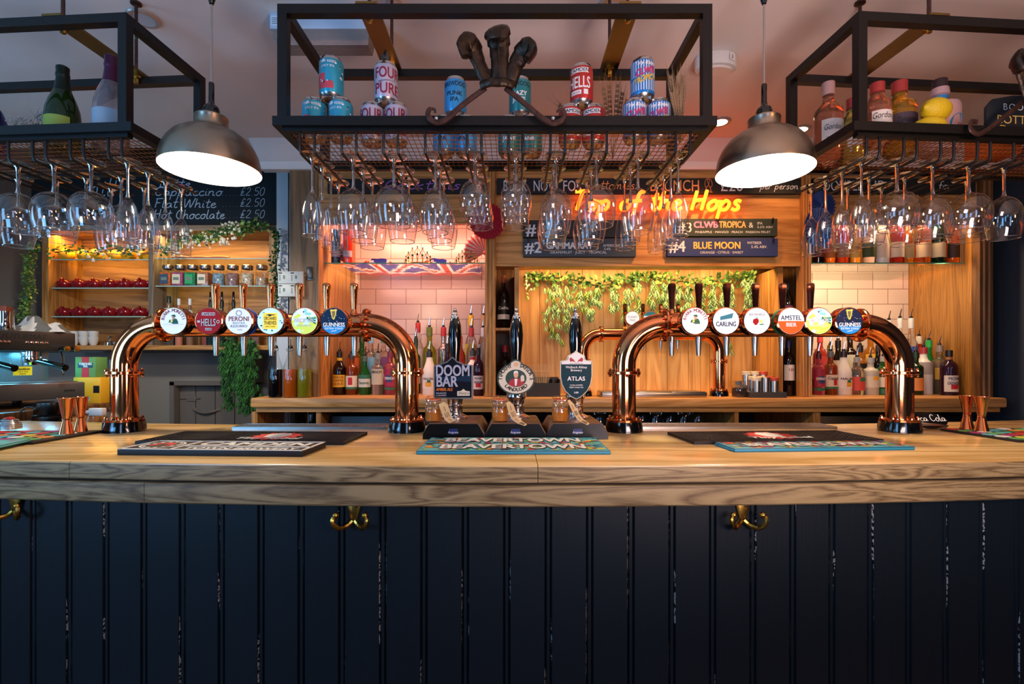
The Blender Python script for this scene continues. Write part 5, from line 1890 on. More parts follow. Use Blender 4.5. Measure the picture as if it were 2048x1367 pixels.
def wheat_bunch(label, ears):
    c = ears[0][0]
    t = thing('dried_wheat', label, 'dried flowers', (c[0], c[1], MZ))
    b = MB()
    for a, e in ears:
        wheat_ear(b, Vector(a) - Vector((c[0], c[1], MZ)), Vector(e) - Vector((c[0], c[1], MZ)))
    b.build('ears', WHEAT, t, smooth=False)


Zw = 1.52
wheat_bunch('dried wheat ears fanned between the red and cobalt blue cans', [(Vector((WX(1225, Zw), Zw, MZ + .004)), P(e[0], e[1] + 14, Zw + e[2] * .4 - .005)) for e in ((1112, 190, 0), (1206, 155, .02), (1218, 150, .04), (1236, 148, -.02), (1246, 165, 0), (1256, 180, .02))])
rw = random.Random(9)
wheat_bunch('thick bunch of dried wheat at the right end of the middle rack', [(Vector((WX(1361 + rw.uniform(-4, 4), 1.40), 1.40 + rw.uniform(-.01, .01), MZ + .001)), P(1356 + rw.uniform(-16, 12), 142 + rw.uniform(0, 45), 1.40 + rw.uniform(-.03, .03))) for k in range(18)])

# ---------------------------------------------------------------- bottles and flowers on the outer racks
GREENB = mat('green_bottle_glass', '#1e3a14', .06, trans=.55)
FOILG = mat('dark_green_foil', '#17231c', .35, .4)
FOILP = mat('plum_foil', '#5a2a46', .35, .5)
CLEARB = mat('clear_bottle', '#e9e4e2', .03, trans=.92, ior=1.3)
PINKB = mat('pink_bottle', '#d79a8a', .05, trans=.8, ior=1.35)
LGREY = mat('label_blue_grey', '#8fa0ae', .6)


def champagne(px, py_top, Z, label, gm, fm, lm, x, y):
    p = rack_pt(LFL, LANG, x, y, MZ)
    H = WZ(py_top, p.y) - MZ
    t = thing('sparkling_wine_bottle', label, 'bottle', p)
    s = H / .30
    b = MB()
    b.lathe([(.0004, .004), (.030, .001), (.0425, .006), (.0435, .012), (.0435, .12), (.041, .150), (.033, .182), (.0225, .212)], 0, 28)
    bb = b.build('body', gm, t)
    bb.scale = (1, 1, s)
    b = MB()
    b.lathe([(.0228, .205), (.019, .23), (.0158, .258), (.0165, .262), (.0175, .268), (.0165, .274), (.016, .278), (.0165, .296), (.012, .30), (.0004, .30)], 0, 24)
    bb = b.build('foil', fm, t)
    bb.scale = (1, 1, s)
    b = MB()
    b.wrap(.0437, .05, .115, -PI / 2 - 1.1, -PI / 2 + 1.1, 0)
    bb = b.build('label', lm, t, smooth=True)
    bb.scale = (1, 1, s)


champagne(121, 133, 1.5, 'dark green sparkling wine bottle on the left rack', GREENB, FOILG, mat('label_lime', '#8a9a3a', .6), RW - .335, .14)
champagne(226, 112, 1.5, 'clear sparkling wine bottle with plum foil on the left rack', mat('clear_rose_bottle', '#c9b3b4', .05, trans=.75, ior=1.35), FOILP, LGREY, RW - .165, .12)
FLW = mat('dried_white_flower', '#a79e9e', .85)
STM = mat('dried_stem', '#6d6a50', .85)


def flowers(px, py, label, n, seed, x, y, spread, hgt):
    p = rack_pt(LFL, LANG, x, y, MZ)
    t = thing('dried_flowers', label, 'dried flowers', p)
    r = random.Random(seed)
    b, c = MB(), MB()
    for k in range(n):
        tip = Vector((r.uniform(-spread, spread), r.uniform(-.03, .03), hgt * r.uniform(.55, 1)))
        b.tube(smooth_path([(r.uniform(-.006, .006), 0, 0), tip * .5 + Vector((r.uniform(-.01, .01), 0, 0)), tip], 3), .0008, 0, 4)
        for q in range(9):
            e = tip + Vector((r.uniform(-.018, .018), r.uniform(-.015, .015), r.uniform(-.008, .016)))
            b.tube([tip - Vector((0, 0, .014)), e], .0004, 0, 3)
            c.ball(e, r.uniform(.0018, .0032), 0, 6, 4)
    b.build('stems', STM, t)
    c.build('blossoms', FLW, t)


flowers(50, 240, 'sprig of small dried white flowers left of the green bottle', 9, 2, RW - .440, .14, .045, .12)
flowers(165, 240, 'sprig of small dried white flowers between the two sparkling wine bottles', 7, 5, RW - .255, .16, .035, .09)
t = thing('blue_bottle', 'edge of a dark blue bottle at the far left of the left rack', 'bottle', rack_pt(LFL, LANG, RW - .555, .13, MZ))
b = MB()
b.lathe([(.0004, .001), (.036, .001), (.038, .006), (.038, .10), (.028, .13), (.015, .15), (.014, .20), (.0004, .20)], 0, 24)
b.build('body', mat('cobalt_glass', '#1c2f7a', .08, trans=.5), t)

# gin bottles on the right rack
CORAL = mat('coral_cap', '#9a2f2c', .4)
LPINK = mat('pale_pink_cap', '#c99a90', .4)
LABW = mat('label_white', '#d8cfc6', .6)
GINP = mat('pink_gin', '#dd8d6c', .03, trans=.85, ior=1.36)
GINY = mat('golden_gin', '#d8a02c', .04, trans=.8, ior=1.36)
GINL = mat('lemon_gin', '#d9cf6a', .04, trans=.8, ior=1.36)
FROSTP = mat('frosted_pink_glass', '#c39a98', .4, trans=.15)
BLUEL = mat('label_blue', '#2a7fb4', .5)


def gin(x, y, label, H, R, gm, cm, text, lm=LABW, neckr=.016, group='gin bottles on the right rack'):
    p = rack_pt(RFL, RANG, x, y, MZ)
    t = thing('gin_bottle', label, 'bottle', p, 0, group)
    b = MB()
    sh = H * .62
    b.lathe([(.0004, .002), (R * .9, 0), (R, .006), (R, sh), (R * .93, sh + .012), (R * .6, sh + .026), (neckr, sh + .036), (neckr * .95, H * .86)], 0, 28)
    b.build('body', gm, t)
    b = MB()
    b.lathe([(neckr * .98, H * .84), (neckr * 1.12, H * .845), (neckr * 1.15, H * .995), (neckr * 1.05, H), (.0004, H)], 0, 22)
    b.build('cap', cm, t)
    b = MB()
    b.wrap(R, H * .22, H * .50, -PI / 2 - 1.0, -PI / 2 + 1.0, 0, lift=.0006)
    b.wrap_text(text, .024, R, H * .37, 1, -PI / 2 - .1, shear=.3, fit=.06, lift=.0012)
    b.wrap(R, H * .28, H * .285, -PI / 2 - .7, -PI / 2 + .7, 1, lift=.0012)
    b.build('label', [lm, INKB], t)
    return t


gin(.105, .238, 'pink gin bottle with pale pink cap behind the left end of the right rack', .255, .040, GINP, LPINK, "Gordon's")
gin(.175, .225, 'lemon yellow gin bottle half hidden by the corner post of the right rack', .20, .034, GINL, CORAL, "Gordon's")
gin(.150, .10, 'small pink gin bottle with red cap inside the corner post of the right rack', .178, .034, GINP, CORAL, "Gordon's")
gin(.262, .15, 'golden gin bottle with red cap behind the lemons', .215, .043, GINY, CORAL, 'Tanqueray', mat('label_dark', '#4a3a44', .6), .018)
t = thing('frosted_gin_bottle', 'frosted pink gin bottle with blue round label and dark stopper', 'bottle', rack_pt(RFL, RANG, .375, .135, MZ))
b = MB()
b.lathe([(.0004, .001), (.046, 0), (.05, .006), (.05, .128), (.047, .138), (.030, .146), (.019, .150), (.018, .168), (.023, .17), (.024, .176), (.022, .19), (.0004, .19)], 0, 30)
b.build('body', FROSTP, t)
b = MB()
b.lathe([(.0185, .188), (.019, .215), (.018, .217), (.0004, .217)], 0, 20)
b.build('stopper', mat('dark_cork', '#2d1a1e', .6), t)
b = MB()
b.wrap(.0195, .151, .166, -PI / 2 - 1.4, -PI / 2 + 1.4, 0)
c_ = (.05 * math.sin(.42), -.05 * math.cos(.42) - .0008, .065)
v_ = []
for i in range(28):
    a = 2 * PI * i / 28
    u, w = .033 * math.cos(a), .033 * math.sin(a)
    th = -PI / 2 + .42 + u / .05
    v_.append((.0508 * math.cos(th), .0508 * math.sin(th), .065 + w))
b.build('neck_label', [BLUEL], t)
b = MB()
b.add(v_, [tuple(range(28))])
b.wrap_text('GIN', .014, .05, .06, 1, -PI / 2 + .42, lift=.0014)
b.build('label', [BLUEL, CORAL], t)
LEMON = mat('lemon_peel', '#d9b81c', .45, bump=.25, bscale=320)
for i, (x, y, dz, rz, lab) in enumerate(((.292, .062, .058, .35, 'yellow lemon lying on top beside the frosted pink bottle'), (.268, .058, .003, -.1, 'yellow lemon lying under another on the right rack'))):
    t = thing('lemon', lab, 'lemon', rack_pt(RFL, RANG, x, y, MZ + dz), rz, 'lemons on the right rack')
    b = MB()
    b.lathe([(.0004, -.043), (.004, -.041), (.007, -.037), (.018, -.029), (.026, -.012), (.027, .005), (.023, .02), (.013, .031), (.006, .036), (.0004, .038)], 0, 20, M=Matrix.Translation((0, 0, .026)) @ Matrix.Rotation(PI / 2, 4, 'Y'))
    b.build('fruit', LEMON, t, angle=180).scale = (1.2, 1.2, 1.2)
    b = MB()
    b.ball((.045, 0, .031), .003, 0, 6, 4)
    b.build('stem_end', STM, t)
t = thing('lime_leaf', 'dark green leaf beside the lemons on the right rack', 'leaf', rack_pt(RFL, RANG, .345, .05, MZ))
b = MB()
b.ball((0, 0, .010), .012, 0, 12, 6, (2.0, .8, .8))
b.build('blade', mat('leaf_dark_green', '#1f4a24', .5), t)
# little chalk sign on the right rack
p = rack_pt(RFL, RANG, .525, .045, MZ)
t = thing('chalk_sign', 'small rounded chalkboard on the right rack starting Book a', 'sign', p, RANG)
b = MB()
pl = [(-.10, 0), (.15, 0), (.15, .10), (.13, .122), (.06, .132), (-.02, .130), (-.08, .118), (-.10, .095)]
b.prism(pl, -.008, 0, 0, FRONT(0, 0, 0))
b.build('board', CHALK, t, bevel=.002)
b = MB()
M = FRONT(0, -.0005, 0)
b.text('BOOK A', .026, .005, .088, .0003, 0, M, space=1.2)
b.text('BOTTOMLESS', .034, -.070, .05, .0003, 1, M, align='LEFT', sx=1.0)
hand_text(b, 'Brunch', -.07, .012, .0006, .022, .016, .0014, 1, M)
b.build('chalk_lettering', [CHALKW, CHALKY], t, smooth=False)
flat_ = thing('straw_pack', 'orange packet lying on the right rack behind the chalk sign', 'packet', rack_pt(RFL, RANG, .56, .15, MZ))
b = MB()
b.box(-.05, .05, -.04, .04, 0, .07)
b.build('packet', mat('orange_card', '#d9662a', .6), flat_, bevel=.003)

# ---------------------------------------------------------------- pendant lamps
def pendant(px, py, label, watts):
    Y = 1.42
    x, z = WX(px, Y), WZ(py, Y)
    t = thing('pendant_lamp', label, 'lamp', (x, Y, z), group='pendant lamps over the bar')
    o = Vector((0, 0, 0))
    out = [(.129, 0), (.1293, .004), (.1275, .022), (.122, .046), (.112, .068), (.097, .088), (.078, .103), (.058, .112), (.047, .117), (.0435, .121), (.0425, .126), (.0425, .146), (.0435, .148), (.0425, .151), (.034, .154), (.0005, .154)]
    b = MB()
    b.lathe(out, 0, 56)
    b.build('shade', SHADEM, t, angle=50)
    b = MB()
    inn = [(.1285, .0), (.1265, .0015), (.1252, .022), (.1198, .046), (.1098, .067), (.095, .086), (.077, .1005), (.057, .1095), (.04, .1125), (.0005, .113)]
    b.lathe(list(reversed(inn)), 0, 56)
    b.build('shade_lining', SHADEIN, t, angle=60)
    b = MB()
    b.lathe([(.0005, .112), (.018, .112), (.018, .085), (.0005, .085)], 0, 16)
    b.lathe([(.019, .154), (.0215, .156), (.0215, .172), (.0185, .18), (.013, .185), (.0085, .19), (.0075, .20), (.0075, .245), (.0065, .249), (.0005, .249)], 0, 20)
    b.build('lamp_holder', BLACKPL, t)
    b = MB()
    b.lathe([(.0005, .020), (.014, .024), (.0255, .038), (.0285, .052), (.025, .068), (.016, .080), (.0125, .088)], 0, 24)
    b.build('bulb', mat('lit_bulb', '#ffffff', .4, emit='#fff3e0', estr=14), t)
    b = MB()
    top = CZ - z
    b.tube([(0, 0, .247), (0, 0, top - .12)], .0028, 0, 8)
    b.build('cord', mat('lamp_cord', '#8f8680', .6), t)
    b = MB()
    b.lathe([(.0005, -.145), (.006, -.142), (.011, -.125), (.03, -.06), (.046, -.012), (.047, 0), (.0005, 0)], 0, 24, (0, 0, top))
    b.build('ceiling_rose', BLACKPL, t)
    point_light('pendant_light', (x, Y, z + .012), watts, '#ffe6c4', .03)


pendant(423, 341, 'nickel dome pendant lamp hanging between the left and middle racks', 23)
pendant(1528, 344, 'nickel dome pendant lamp hanging between the middle and right racks', 23)

# ---------------------------------------------------------------- fittings on the ceiling
def downlight(px, py, label, lit):
    Z = (CZ - CAMZ) * F / (HY - py)
    p = Vector((WX(px, Z), Z, CZ))
    t = thing('downlight', label, 'ceiling light', p, group='round ceiling lights')
    b = MB()
    b.lathe([(.0335, -.001), (.034, -.006), (.046, -.007), (.05, -.003), (.05, 0)], 0, 32)
    b.build('trim_ring', mat('downlight_ring', '#b9aea6', .3, .4), t)
    b = MB()
    b.lathe([(.0005, -.003), (.034, -.003)], 0, 28)
    b.build('lens', emis('downlight_on', '#ffe2b8', 22) if lit else mat('downlight_off', '#b8c0c8', .2), t)
    return p


for px, py, lit, lab in ((1440, 243, True, 'lit round ceiling light right of the middle rack'), (775, 10, False, 'unlit round ceiling light above the left of the middle rack'), (1222, 14, False, 'unlit round ceiling light above the right of the middle rack'), (287, 36, False, 'unlit round ceiling light beside the left rack'), (1600, 258, True, 'lit round ceiling light behind the right pendant lamp')):
    p = downlight(px, py, lab, lit)
    if lit:
        point_light('downlight_beam', p + Vector((0, 0, -.02)), 50 if px < 1500 else 12, '#ffb070', .03, math.radians(100), p + Vector((0, .12, -1)), .6)
# emergency light box
Z = 1.66
p = P(640, 46, Z)
t = thing('emergency_light', 'long white emergency light box with clear prism cover on the ceiling', 'emergency light', (p.x, Z + .03, CZ))
hw = .165
b = MB()
b.box(-hw, hw, -.035, .04, -.055, 0)
b.build('casing', mat('emergency_casing', '#a9c4da', .4), t, bevel=.003)
b = MB()
b.hexa([(-hw * .88, -.028, -.105), (hw * .96, -.028, -.105), (hw * .96, .03, -.105), (-hw * .88, .03, -.105)], [(-hw, -.034, -.055), (hw, -.034, -.055), (hw, .038, -.055), (-hw, .038, -.055)])
b.build('diffuser', mat('clear_prism_cover', '#e8e0dc', .15, trans=.75, ior=1.25, bump=.3, bscale=120), t)
b = MB()
b.box(-hw + .004, -hw + .05, -.0362, -.035, -.045, -.012)
for k in range(4):
    b.box(-hw + .008, -hw + .03 + .004 * (k % 3), -.0366, -.0362, -.021 - k * .006, -.0195 - k * .006, 1)
b.build('notice_label', [mat('notice_blue_white', '#c4dcee', .6), INKB], t, smooth=False)
b = MB()
b.ball((-hw * .62, -.034, -.062), .003)
b.build('indicator', emis('green_led', '#20ff90', 8), t)
Z = 1.86
p = P(1440, 115, Z)
t = thing('emergency_light', 'slim rounded ceiling light numbered 2, right of the middle rack', 'emergency light', (p.x, Z + .04, CZ))
b = MB()
b.prism(ell(.078, .05, 30), -.05, 0)
b.build('casing', WHITEPL, t, bevel=.006)
b = MB()
b.prism(ell(.06, .036, 24), -.058, -.048)
b.build('diffuser', mat('small_diffuser', '#e0d8d0', .3), t)
b = MB()
M = FRONT(.043, -.0475, -.025)
b.sheet([(-.012, -.012), (.012, -.012), (.012, .012), (-.012, .012)], 0, 0, M @ Matrix.Rotation(.45, 4, 'Y'))
b.text('2', .018, 0, -.0065, .0006, 1, M @ Matrix.Rotation(.45, 4, 'Y'), bold=.02)
b.build('number_label', [PAPERW, INKB], t, smooth=False)
# ---------------------------------------------------------------- back bar: counter, oak shelving unit
ZF, ZT, ZC, ZP = 2.72, 3.36, 2.62, 3.02
CB = 1.105
HT = 2.335
ZBW = wood('back_counter_oak', '#c8955a', '#99672f', 'x', 1.0, 0.35)


def tbox(b, px0, px1, Z0, Z1, z0, z1, mi=0, ref=None):
    """box between two photo columns measured at depth ref (default: its front)"""
    r = ref or Z0
    return b.box(WX(px0, r), WX(px1, r), Z0, Z1, z0, z1, mi)


t = thing('back_counter', 'long oak back counter along the rear wall, open shelves below', 'counter', (.6, 3.0, 0))
og = (.6, 3.0, 0)
XL, XR = WX(500, ZC), WX(2015, ZC)
b = MB()
b.box(XL, XR, ZC, 3.44, CB - .050, CB)
b.build('worktop', ZBW, t, origin=og, bevel=.008)
b = MB()
b.box(XL + .02, XR - .02, ZC + .02, 3.40, CB - .075, CB - .0505)
b.build('under_rail', OAKX, t, origin=og)
for px, w in ((509, 11), (637, 9), (1473, 8), (1634, 13)):
    b = MB()
    x = WX(px, ZC + .03)
    b.box(x - w * .0014, x + w * .0014, ZC + .03, 3.3, 0, CB - .0755)
    b.build('upright', OAK, t, origin=og)
b = MB()
b.box(XL + .03, XR - .03, 3.3, 3.32, 0, CB - .0755)
b.box(WX(985, ZC), WX(1466, ZC), 2.68, 3.29, .845, .88)
b.build('shelf_boards', VOID, t, origin=og)

def fridge(px0, px1, label):
    x0, x1 = WX(px0, 2.68), WX(px1, 2.68)
    c = ((x0 + x1) / 2, 2.95, 0.0)
    hw = (x1 - x0) / 2
    t = thing('bottle_fridge', label, 'fridge', c, group='black bottle fridges under the back counter')
    b = MB()
    b.box(-hw, hw, -.22, .30, .02, 1.0)
    b.build('cabinet', mat('fridge_black', '#08080a', .35), t, bevel=.004)
    for s in (-1, 1):
        b = MB()
        a, e = (-hw + .004, -.004) if s < 0 else (.004, hw - .004)
        b.box(a, e, -.262, -.222, .06, .955)
        d = b.build('door', mat('fridge_door_black', '#0b0b0d', .22), t, bevel=.006)
        b = MB()
        b.box(a + .03, e - .03, -.2635, -.2615, .90, .93)
        b.build('grip_strip', STEELD, d)
    b = MB()
    b.lathe([(.0005, .014), (.009, .013), (.012, .006), (.012, 0)], 0, 16, M=FRONT(-.02, -.22, .979))
    b.build('lock', CHROME, t)


fridge(655, 968, 'black bottle fridge under the back counter, left of the hand pumps')
fridge(1650, 1955, 'black bottle fridge under the back counter at the right')
PINTG = thin_glass('pint_glass', '#f4f8fa', 1.5, .45)
pg = None
for k in range(8):
    px = 1200 + k * 28
    Z = 2.78 + (.095 if k % 2 else 0)
    lab = f'upturned pint glass under the back counter, {ORD[k]} from the left of the row'
    if pg is None:
        pg = thing('pint_glass', lab, 'glass', (WX(px, Z), Z, .8806), group='pint glasses on the under-counter shelf')
        b = MB()
        b.lathe([(.042, 0), (.0435, .03), (.041, .07), (.035, .12), (.033, .128)], 0, 20)
        b.build('wall', PINTG, pg)
        b = MB()
        b.lathe([(.0005, .123), (.032, .122), (.0335, .128), (.032, .134), (.0005, .133)], 0, 20)
        b.build('thick_bottom', SOLIDG, pg)
    else:
        dup(pg, (WX(px, Z), Z, .8806), 0, lab)
t = thing('hand_blender_jar', 'slim clear jar in the open bay at the left end of the back counter', 'bottle', (WX(618, 2.74), 2.74, .8446))
b = MB()
b.lathe([(.0005, 0), (.024, 0), (.025, .06), (.014, .09), (.016, .13), (.022, .155), (.022, .17), (.0005, .17)], 0, 18)
b.build('jar', PINTG, t)
struct(MB().box(WX(515, 2.66), WX(635, 2.66), 2.66, 3.28, .815, .844).build('trim_6', VOID, smooth=False), 'dark shelf at the left end under the back counter')

t = thing('back_bar_unit', 'oak back bar unit with three lit bays, pillars and header boards', 'shelving', (.4, 3.0, CB))
og = (.4, 3.0, CB)
b = MB()
tbox(b, 580, 637, ZF, ZF + .03, CB, HT)
b.build('end_panel', wood('oak_end_panel', '#8d6a44', '#57401f', 'z', .8, .5, rings=12), t, origin=og)
b = MB()
x = WX(637, ZF)
b.box(x - .02, x, ZF + .03, ZT, CB, HT)
b.build('side_panel', OAK, t, origin=og)
b = MB()
tbox(b, 637.5, 971, ZF, ZF + .03, WZ(447, ZF), HT)
b.build('header_board', OAKX, t, origin=og)
b = MB()
tbox(b, 620, 985, ZT, ZT + .02, CB, HT, ref=ZF)
b.build('tile_panel', TILES, t, origin=(0, 3.0, CB - .03), smooth=False).location = Vector((0, 3.0, CB - .03)) - Vector(og)
b = MB()
b.box(WX(621, ZF), WX(990, ZF), ZF + .03, ZT, HT - .02, HT)
b.build('bay_top', OAKX, t, origin=og)


def pillar(px0, px1, Zf, mats):
    b = MB()
    x0, x1 = WX(px0, Zf), WX(px1, Zf)
    b.box(x0, x1, Zf, ZF + .03, CB, HT)
    w = (x1 - x0)
    for k in range(3):
        xc = x0 + w * (k + .5) / 3
        b.lathe([(w / 7.5, CB + .001), (w / 7.5, HT - .001)], 0, 10, (xc, Zf, 0))
    return b.build('pillar', mats, t, origin=og)


pillar(970, 991, 2.695, OAK)
pillar(1604, 1622, 2.695, OAK)
b = MB()
b.box(WX(972, ZF), WX(990, ZF), ZF + .031, ZT, CB, HT)
b.build('partition', OAK, t, origin=og)
b = MB()
b.box(WX(1605, ZF), WX(1621, ZF), ZF + .031, ZT, CB, HT)
b.build('partition', OAKDARK, t, origin=og)
# middle bay
zb_ = WZ(519, ZF)
b = MB()
tbox(b, 991.5, 1603.5, ZF, ZF + .03, zb_, HT)
b.build('fascia_board', OAKX, t, origin=og)
b = MB()
b.box(WX(991.5, ZF), WX(1603.5, ZF), ZF - .012, ZF + .06, WZ(533, ZF), zb_ - .0005)
b.build('lower_rail', OAKX, t, origin=og)
for a, c in ((1029, 1038), (1558, 1567)):
    b = MB()
    b.box(WX(a, ZF), WX(c, ZF), ZF + .005, ZP + .02, CB, WZ(534, ZF))
    b.build('cubby_divider', OAK, t, origin=og)
b = MB()
xw0, xw1 = WX(1038.3, ZF), WX(1557.7, ZF)
for k in range(11):
    b.box(xw0 + (xw1 - xw0) * k / 11 + .0012, xw0 + (xw1 - xw0) * (k + 1) / 11 - .0012, ZP, ZP + .02, CB, zb_)
b.box(xw0, xw1, ZP + .0201, ZP + .024, CB, zb_)
b.build('plank_back', PINE, t, origin=og)
for a, c in ((990.5, 1028.5), (1567.5, 1604)):
    b = MB()
    b.box(WX(a, ZF), WX(c, ZF), ZP, ZP + .015, CB, zb_)
    b.build('cubby_back', OAKDARK, t, origin=og)
for a, c in ((990.8, 1028.5), (1567.5, 1604)):
    b = MB()
    b.box(WX(a, ZF), WX(c, ZF), ZF + .01, ZP - .001, WZ(660, ZF), WZ(655, ZF))
    b.build('cubby_shelf', OAK, t, origin=og)
b = MB()
b.box(WX(991.5, ZF), WX(1603.5, ZF), ZF + .061, ZT, zb_ + .0, zb_ + .015)
b.build('bay_top', OAKX, t, origin=og)
# right bay
b = MB()
tbox(b, 1622.5, 1958, ZF, ZF + .03, WZ(447, ZF), HT)
b.build('header_board', OAKX, t, origin=og)
b = MB()
b.box(WX(1605, ZF), 2.685, ZT, ZT + .02, CB, HT)
tp = b.build('tile_panel', TILES, t, origin=(1.0, 3.0, CB - .03), smooth=False)
tp.location = Vector((1.0, 3.0, CB - .03)) - Vector(og)
b = MB()
xa, xb2 = WX(1959, ZF), 2.664
b.hexa([(xa, ZF, CB), (xa + .02, ZF, CB), (xb2 + .02, ZT, CB), (xb2, ZT, CB)], [(xa, ZF, HT), (xa + .02, ZF, HT), (xb2 + .02, ZT, HT), (xb2, ZT, HT)])
b.build('angled_side_panel', wood('oak_side_panel', '#b27c38', '#7d4f1c', 'z', 1.1, .4, rings=14), t, origin=og)
b = MB()
tbox(b, 1960, 1986, ZF - .02, ZF + .03, CB, HT)
for k in range(2):
    b.lathe([(.010, CB + .001), (.010, HT - .001)], 0, 10, (WX(1968 + k * 10, ZF - .02), ZF - .02, 0))
b.build('end_post', OAKDARK, t, origin=og)
b = MB()
b.box(WX(1605, ZF), WX(1960, ZF), ZF + .03, ZT, HT - .02, HT)
b.build('bay_top', OAKX, t, origin=og)
SHZ = WZ(525, 2.80)
for x0, x1 in ((WX(637, ZF) + .002, WX(971, ZF) - .002), (WX(1622, ZF) + .004, WX(1957, ZF) - .004)):
    b = MB()
    b.box(x0, x1, 2.80, ZT - .005, SHZ - .006, SHZ)
    g = b.build('glass_shelf', GLASSP, t, origin=og, smooth=False)
    b = MB()
    b.box(x0, x1, 2.797, 2.80, SHZ - .006, SHZ)
    b.build('polished_edge', GREENEDGE, g, origin=og, smooth=False)

# ---- lights of the unit (strips behind the header boards, added fill under the glass shelves)
area_light('left_bay_strip', (-.60, 2.86, 2.18), (-.60, 3.08, 1.5), .75, 17, '#ffae92', .05)
area_light('middle_bay_strip', (.72, 2.80, 1.842), (.72, 2.96, 1.2), 1.35, 12, '#ffcf8c', .04)
area_light('right_bay_strip', (2.02, 2.86, 2.18), (2.06, 3.10, 1.5), .7, 17, '#ffd0a0', .05)
area_light('left_under_shelf_fill', (-.60, 2.83, SHZ - .012), (-.60, 3.2, 1.3), .8, 3, '#ffbe9e', .02)  # added fill to brighten the lower left bay, not a known strip
area_light('right_under_shelf_fill', (2.05, 2.83, SHZ - .012), (2.1, 3.2, 1.3), .75, 4.5, '#ffdcb8', .02)  # same kind of added fill for the lower right bay
for px in (745, 872):
    p = P(px, 470, 3.05)
    point_light('shelf_spot', p + Vector((0, 0, .1)), 12, '#ffe0c4', .015, math.radians(110), p + Vector((0, .12, -1)), .4)

# ---------------------------------------------------------------- signs on the unit
def board_sign(name, label, px0, px1, py0, py1, Z, m, cat='sign'):
    x0, x1, z1, z0 = WX(px0, Z), WX(px1, Z), WZ(py0, Z), WZ(py1, Z)
    c = ((x0 + x1) / 2, Z, z0)
    t = thing(name, label, cat, c)
    b = MB()
    b.box(x0 - c[0], x1 - c[0], 0, ZF - .001 - Z, 0, z1 - z0)
    b.build('board', m, t, bevel=.001, smooth=False)
    return t, c


def ctext(t, c, Z, items, mats, name='chalk_lettering'):
    b = MB()
    for it in items:
        kind, s, px, py, hpx, mi = it[:6]
        k = Z / F
        M = FRONT(WX(px, Z) - c[0], -.0008, WZ(py, Z) - c[2])
        if kind == 'T':
            kw = it[6] if len(it) > 6 else {}
            kw = dict(kw)
            if 'fit' in kw:
                kw['fit'] *= k
            b.text(s, hpx * k / .72, 0, 0, .0004, mi, M, **kw)
        else:
            sx = it[6]
            hand_text(b, s, 0, 0, .0005, sx * k, hpx * k, it[7] * k, mi, M)
    b.build(name, mats, t, smooth=False)


ZS = 2.70
t, c = board_sign('header_sign', 'black header sign with purple script across the left bay', 655, 968, 357, 386, ZS, CHALK)
ctext(t, c, ZS, [('H', 'Cocktails', 768, 378, 9, 0, 17, 1.0)], [mat('chalk_purple', '#a06cc4', .9)])
t, c = board_sign('header_sign', 'black header sign starting Book now for, across the middle bay', 994, 1602, 356, 387, ZS, CHALK)
ctext(t, c, ZS, [('T', 'BOOK', 1006, 382, 22, 0, dict(align='LEFT', fit=47)), ('T', 'NOW', 1066, 382, 22, 0, dict(align='LEFT', fit=48)), ('T', 'FOR', 1125, 382, 22, 0, dict(align='LEFT', fit=38)),
                 ('H', 'Bottomless', 1176, 378, 9, 1, 9.5, .8), ('T', 'BRUNCH', 1299, 382, 23, 1, dict(align='LEFT', fit=97)),
                 ('T', '\u00a320', 1440, 382, 22, 0, dict(align='LEFT')), ('H', 'per person', 1520, 378, 6.5, 0, 7.2, .6)], [CHALKW, CHALKO])
b = MB()
for k, (px, sl) in enumerate(((1411, .2), (1422, -.2))):
    M = FRONT(WX(px, ZS) - c[0], -.0008, WZ(384, ZS) - c[2])
    q = .0027
    b.tube([M @ Vector((-3 * q, 0, .0004)), M @ Vector((3 * q, 0, .0004))], .0012, 0, 4)
    b.tube([M @ Vector((0, 0, .0004)), M @ Vector((sl * 8 * q, 9 * q, .0004))], .0010, 0, 4)
    b.tube(smooth_path([M @ Vector((sl * 8 * q, 9 * q, .0004)), M @ Vector((sl * 8 * q + 4 * q, 14 * q, .0004)), M @ Vector((sl * 20 * q + 3.5 * q, 25 * q, .0004)), M @ Vector((sl * 20 * q - 3.5 * q, 25 * q, .0004)), M @ Vector((sl * 8 * q - 3 * q, 14 * q, .0004)), M @ Vector((sl * 8 * q, 9 * q, .0004))], 3), .0010, 0, 4)
b.build('glass_drawing', [CHALKO], t, smooth=False)
t, c = board_sign('header_sign', 'black header sign starting Double up, across the right bay', 1626, 1952, 356, 387, ZS, CHALK)
ctext(t, c, ZS, [('T', 'DOUBLE', 1645, 381, 21, 0, dict(align='LEFT', fit=78)), ('T', 'UP', 1734, 381, 21, 0, dict(align='LEFT', fit=32)), ('H', 'for', 1876, 378, 8, 0, 9, .8)], [CHALKW])
ZS2 = 2.69
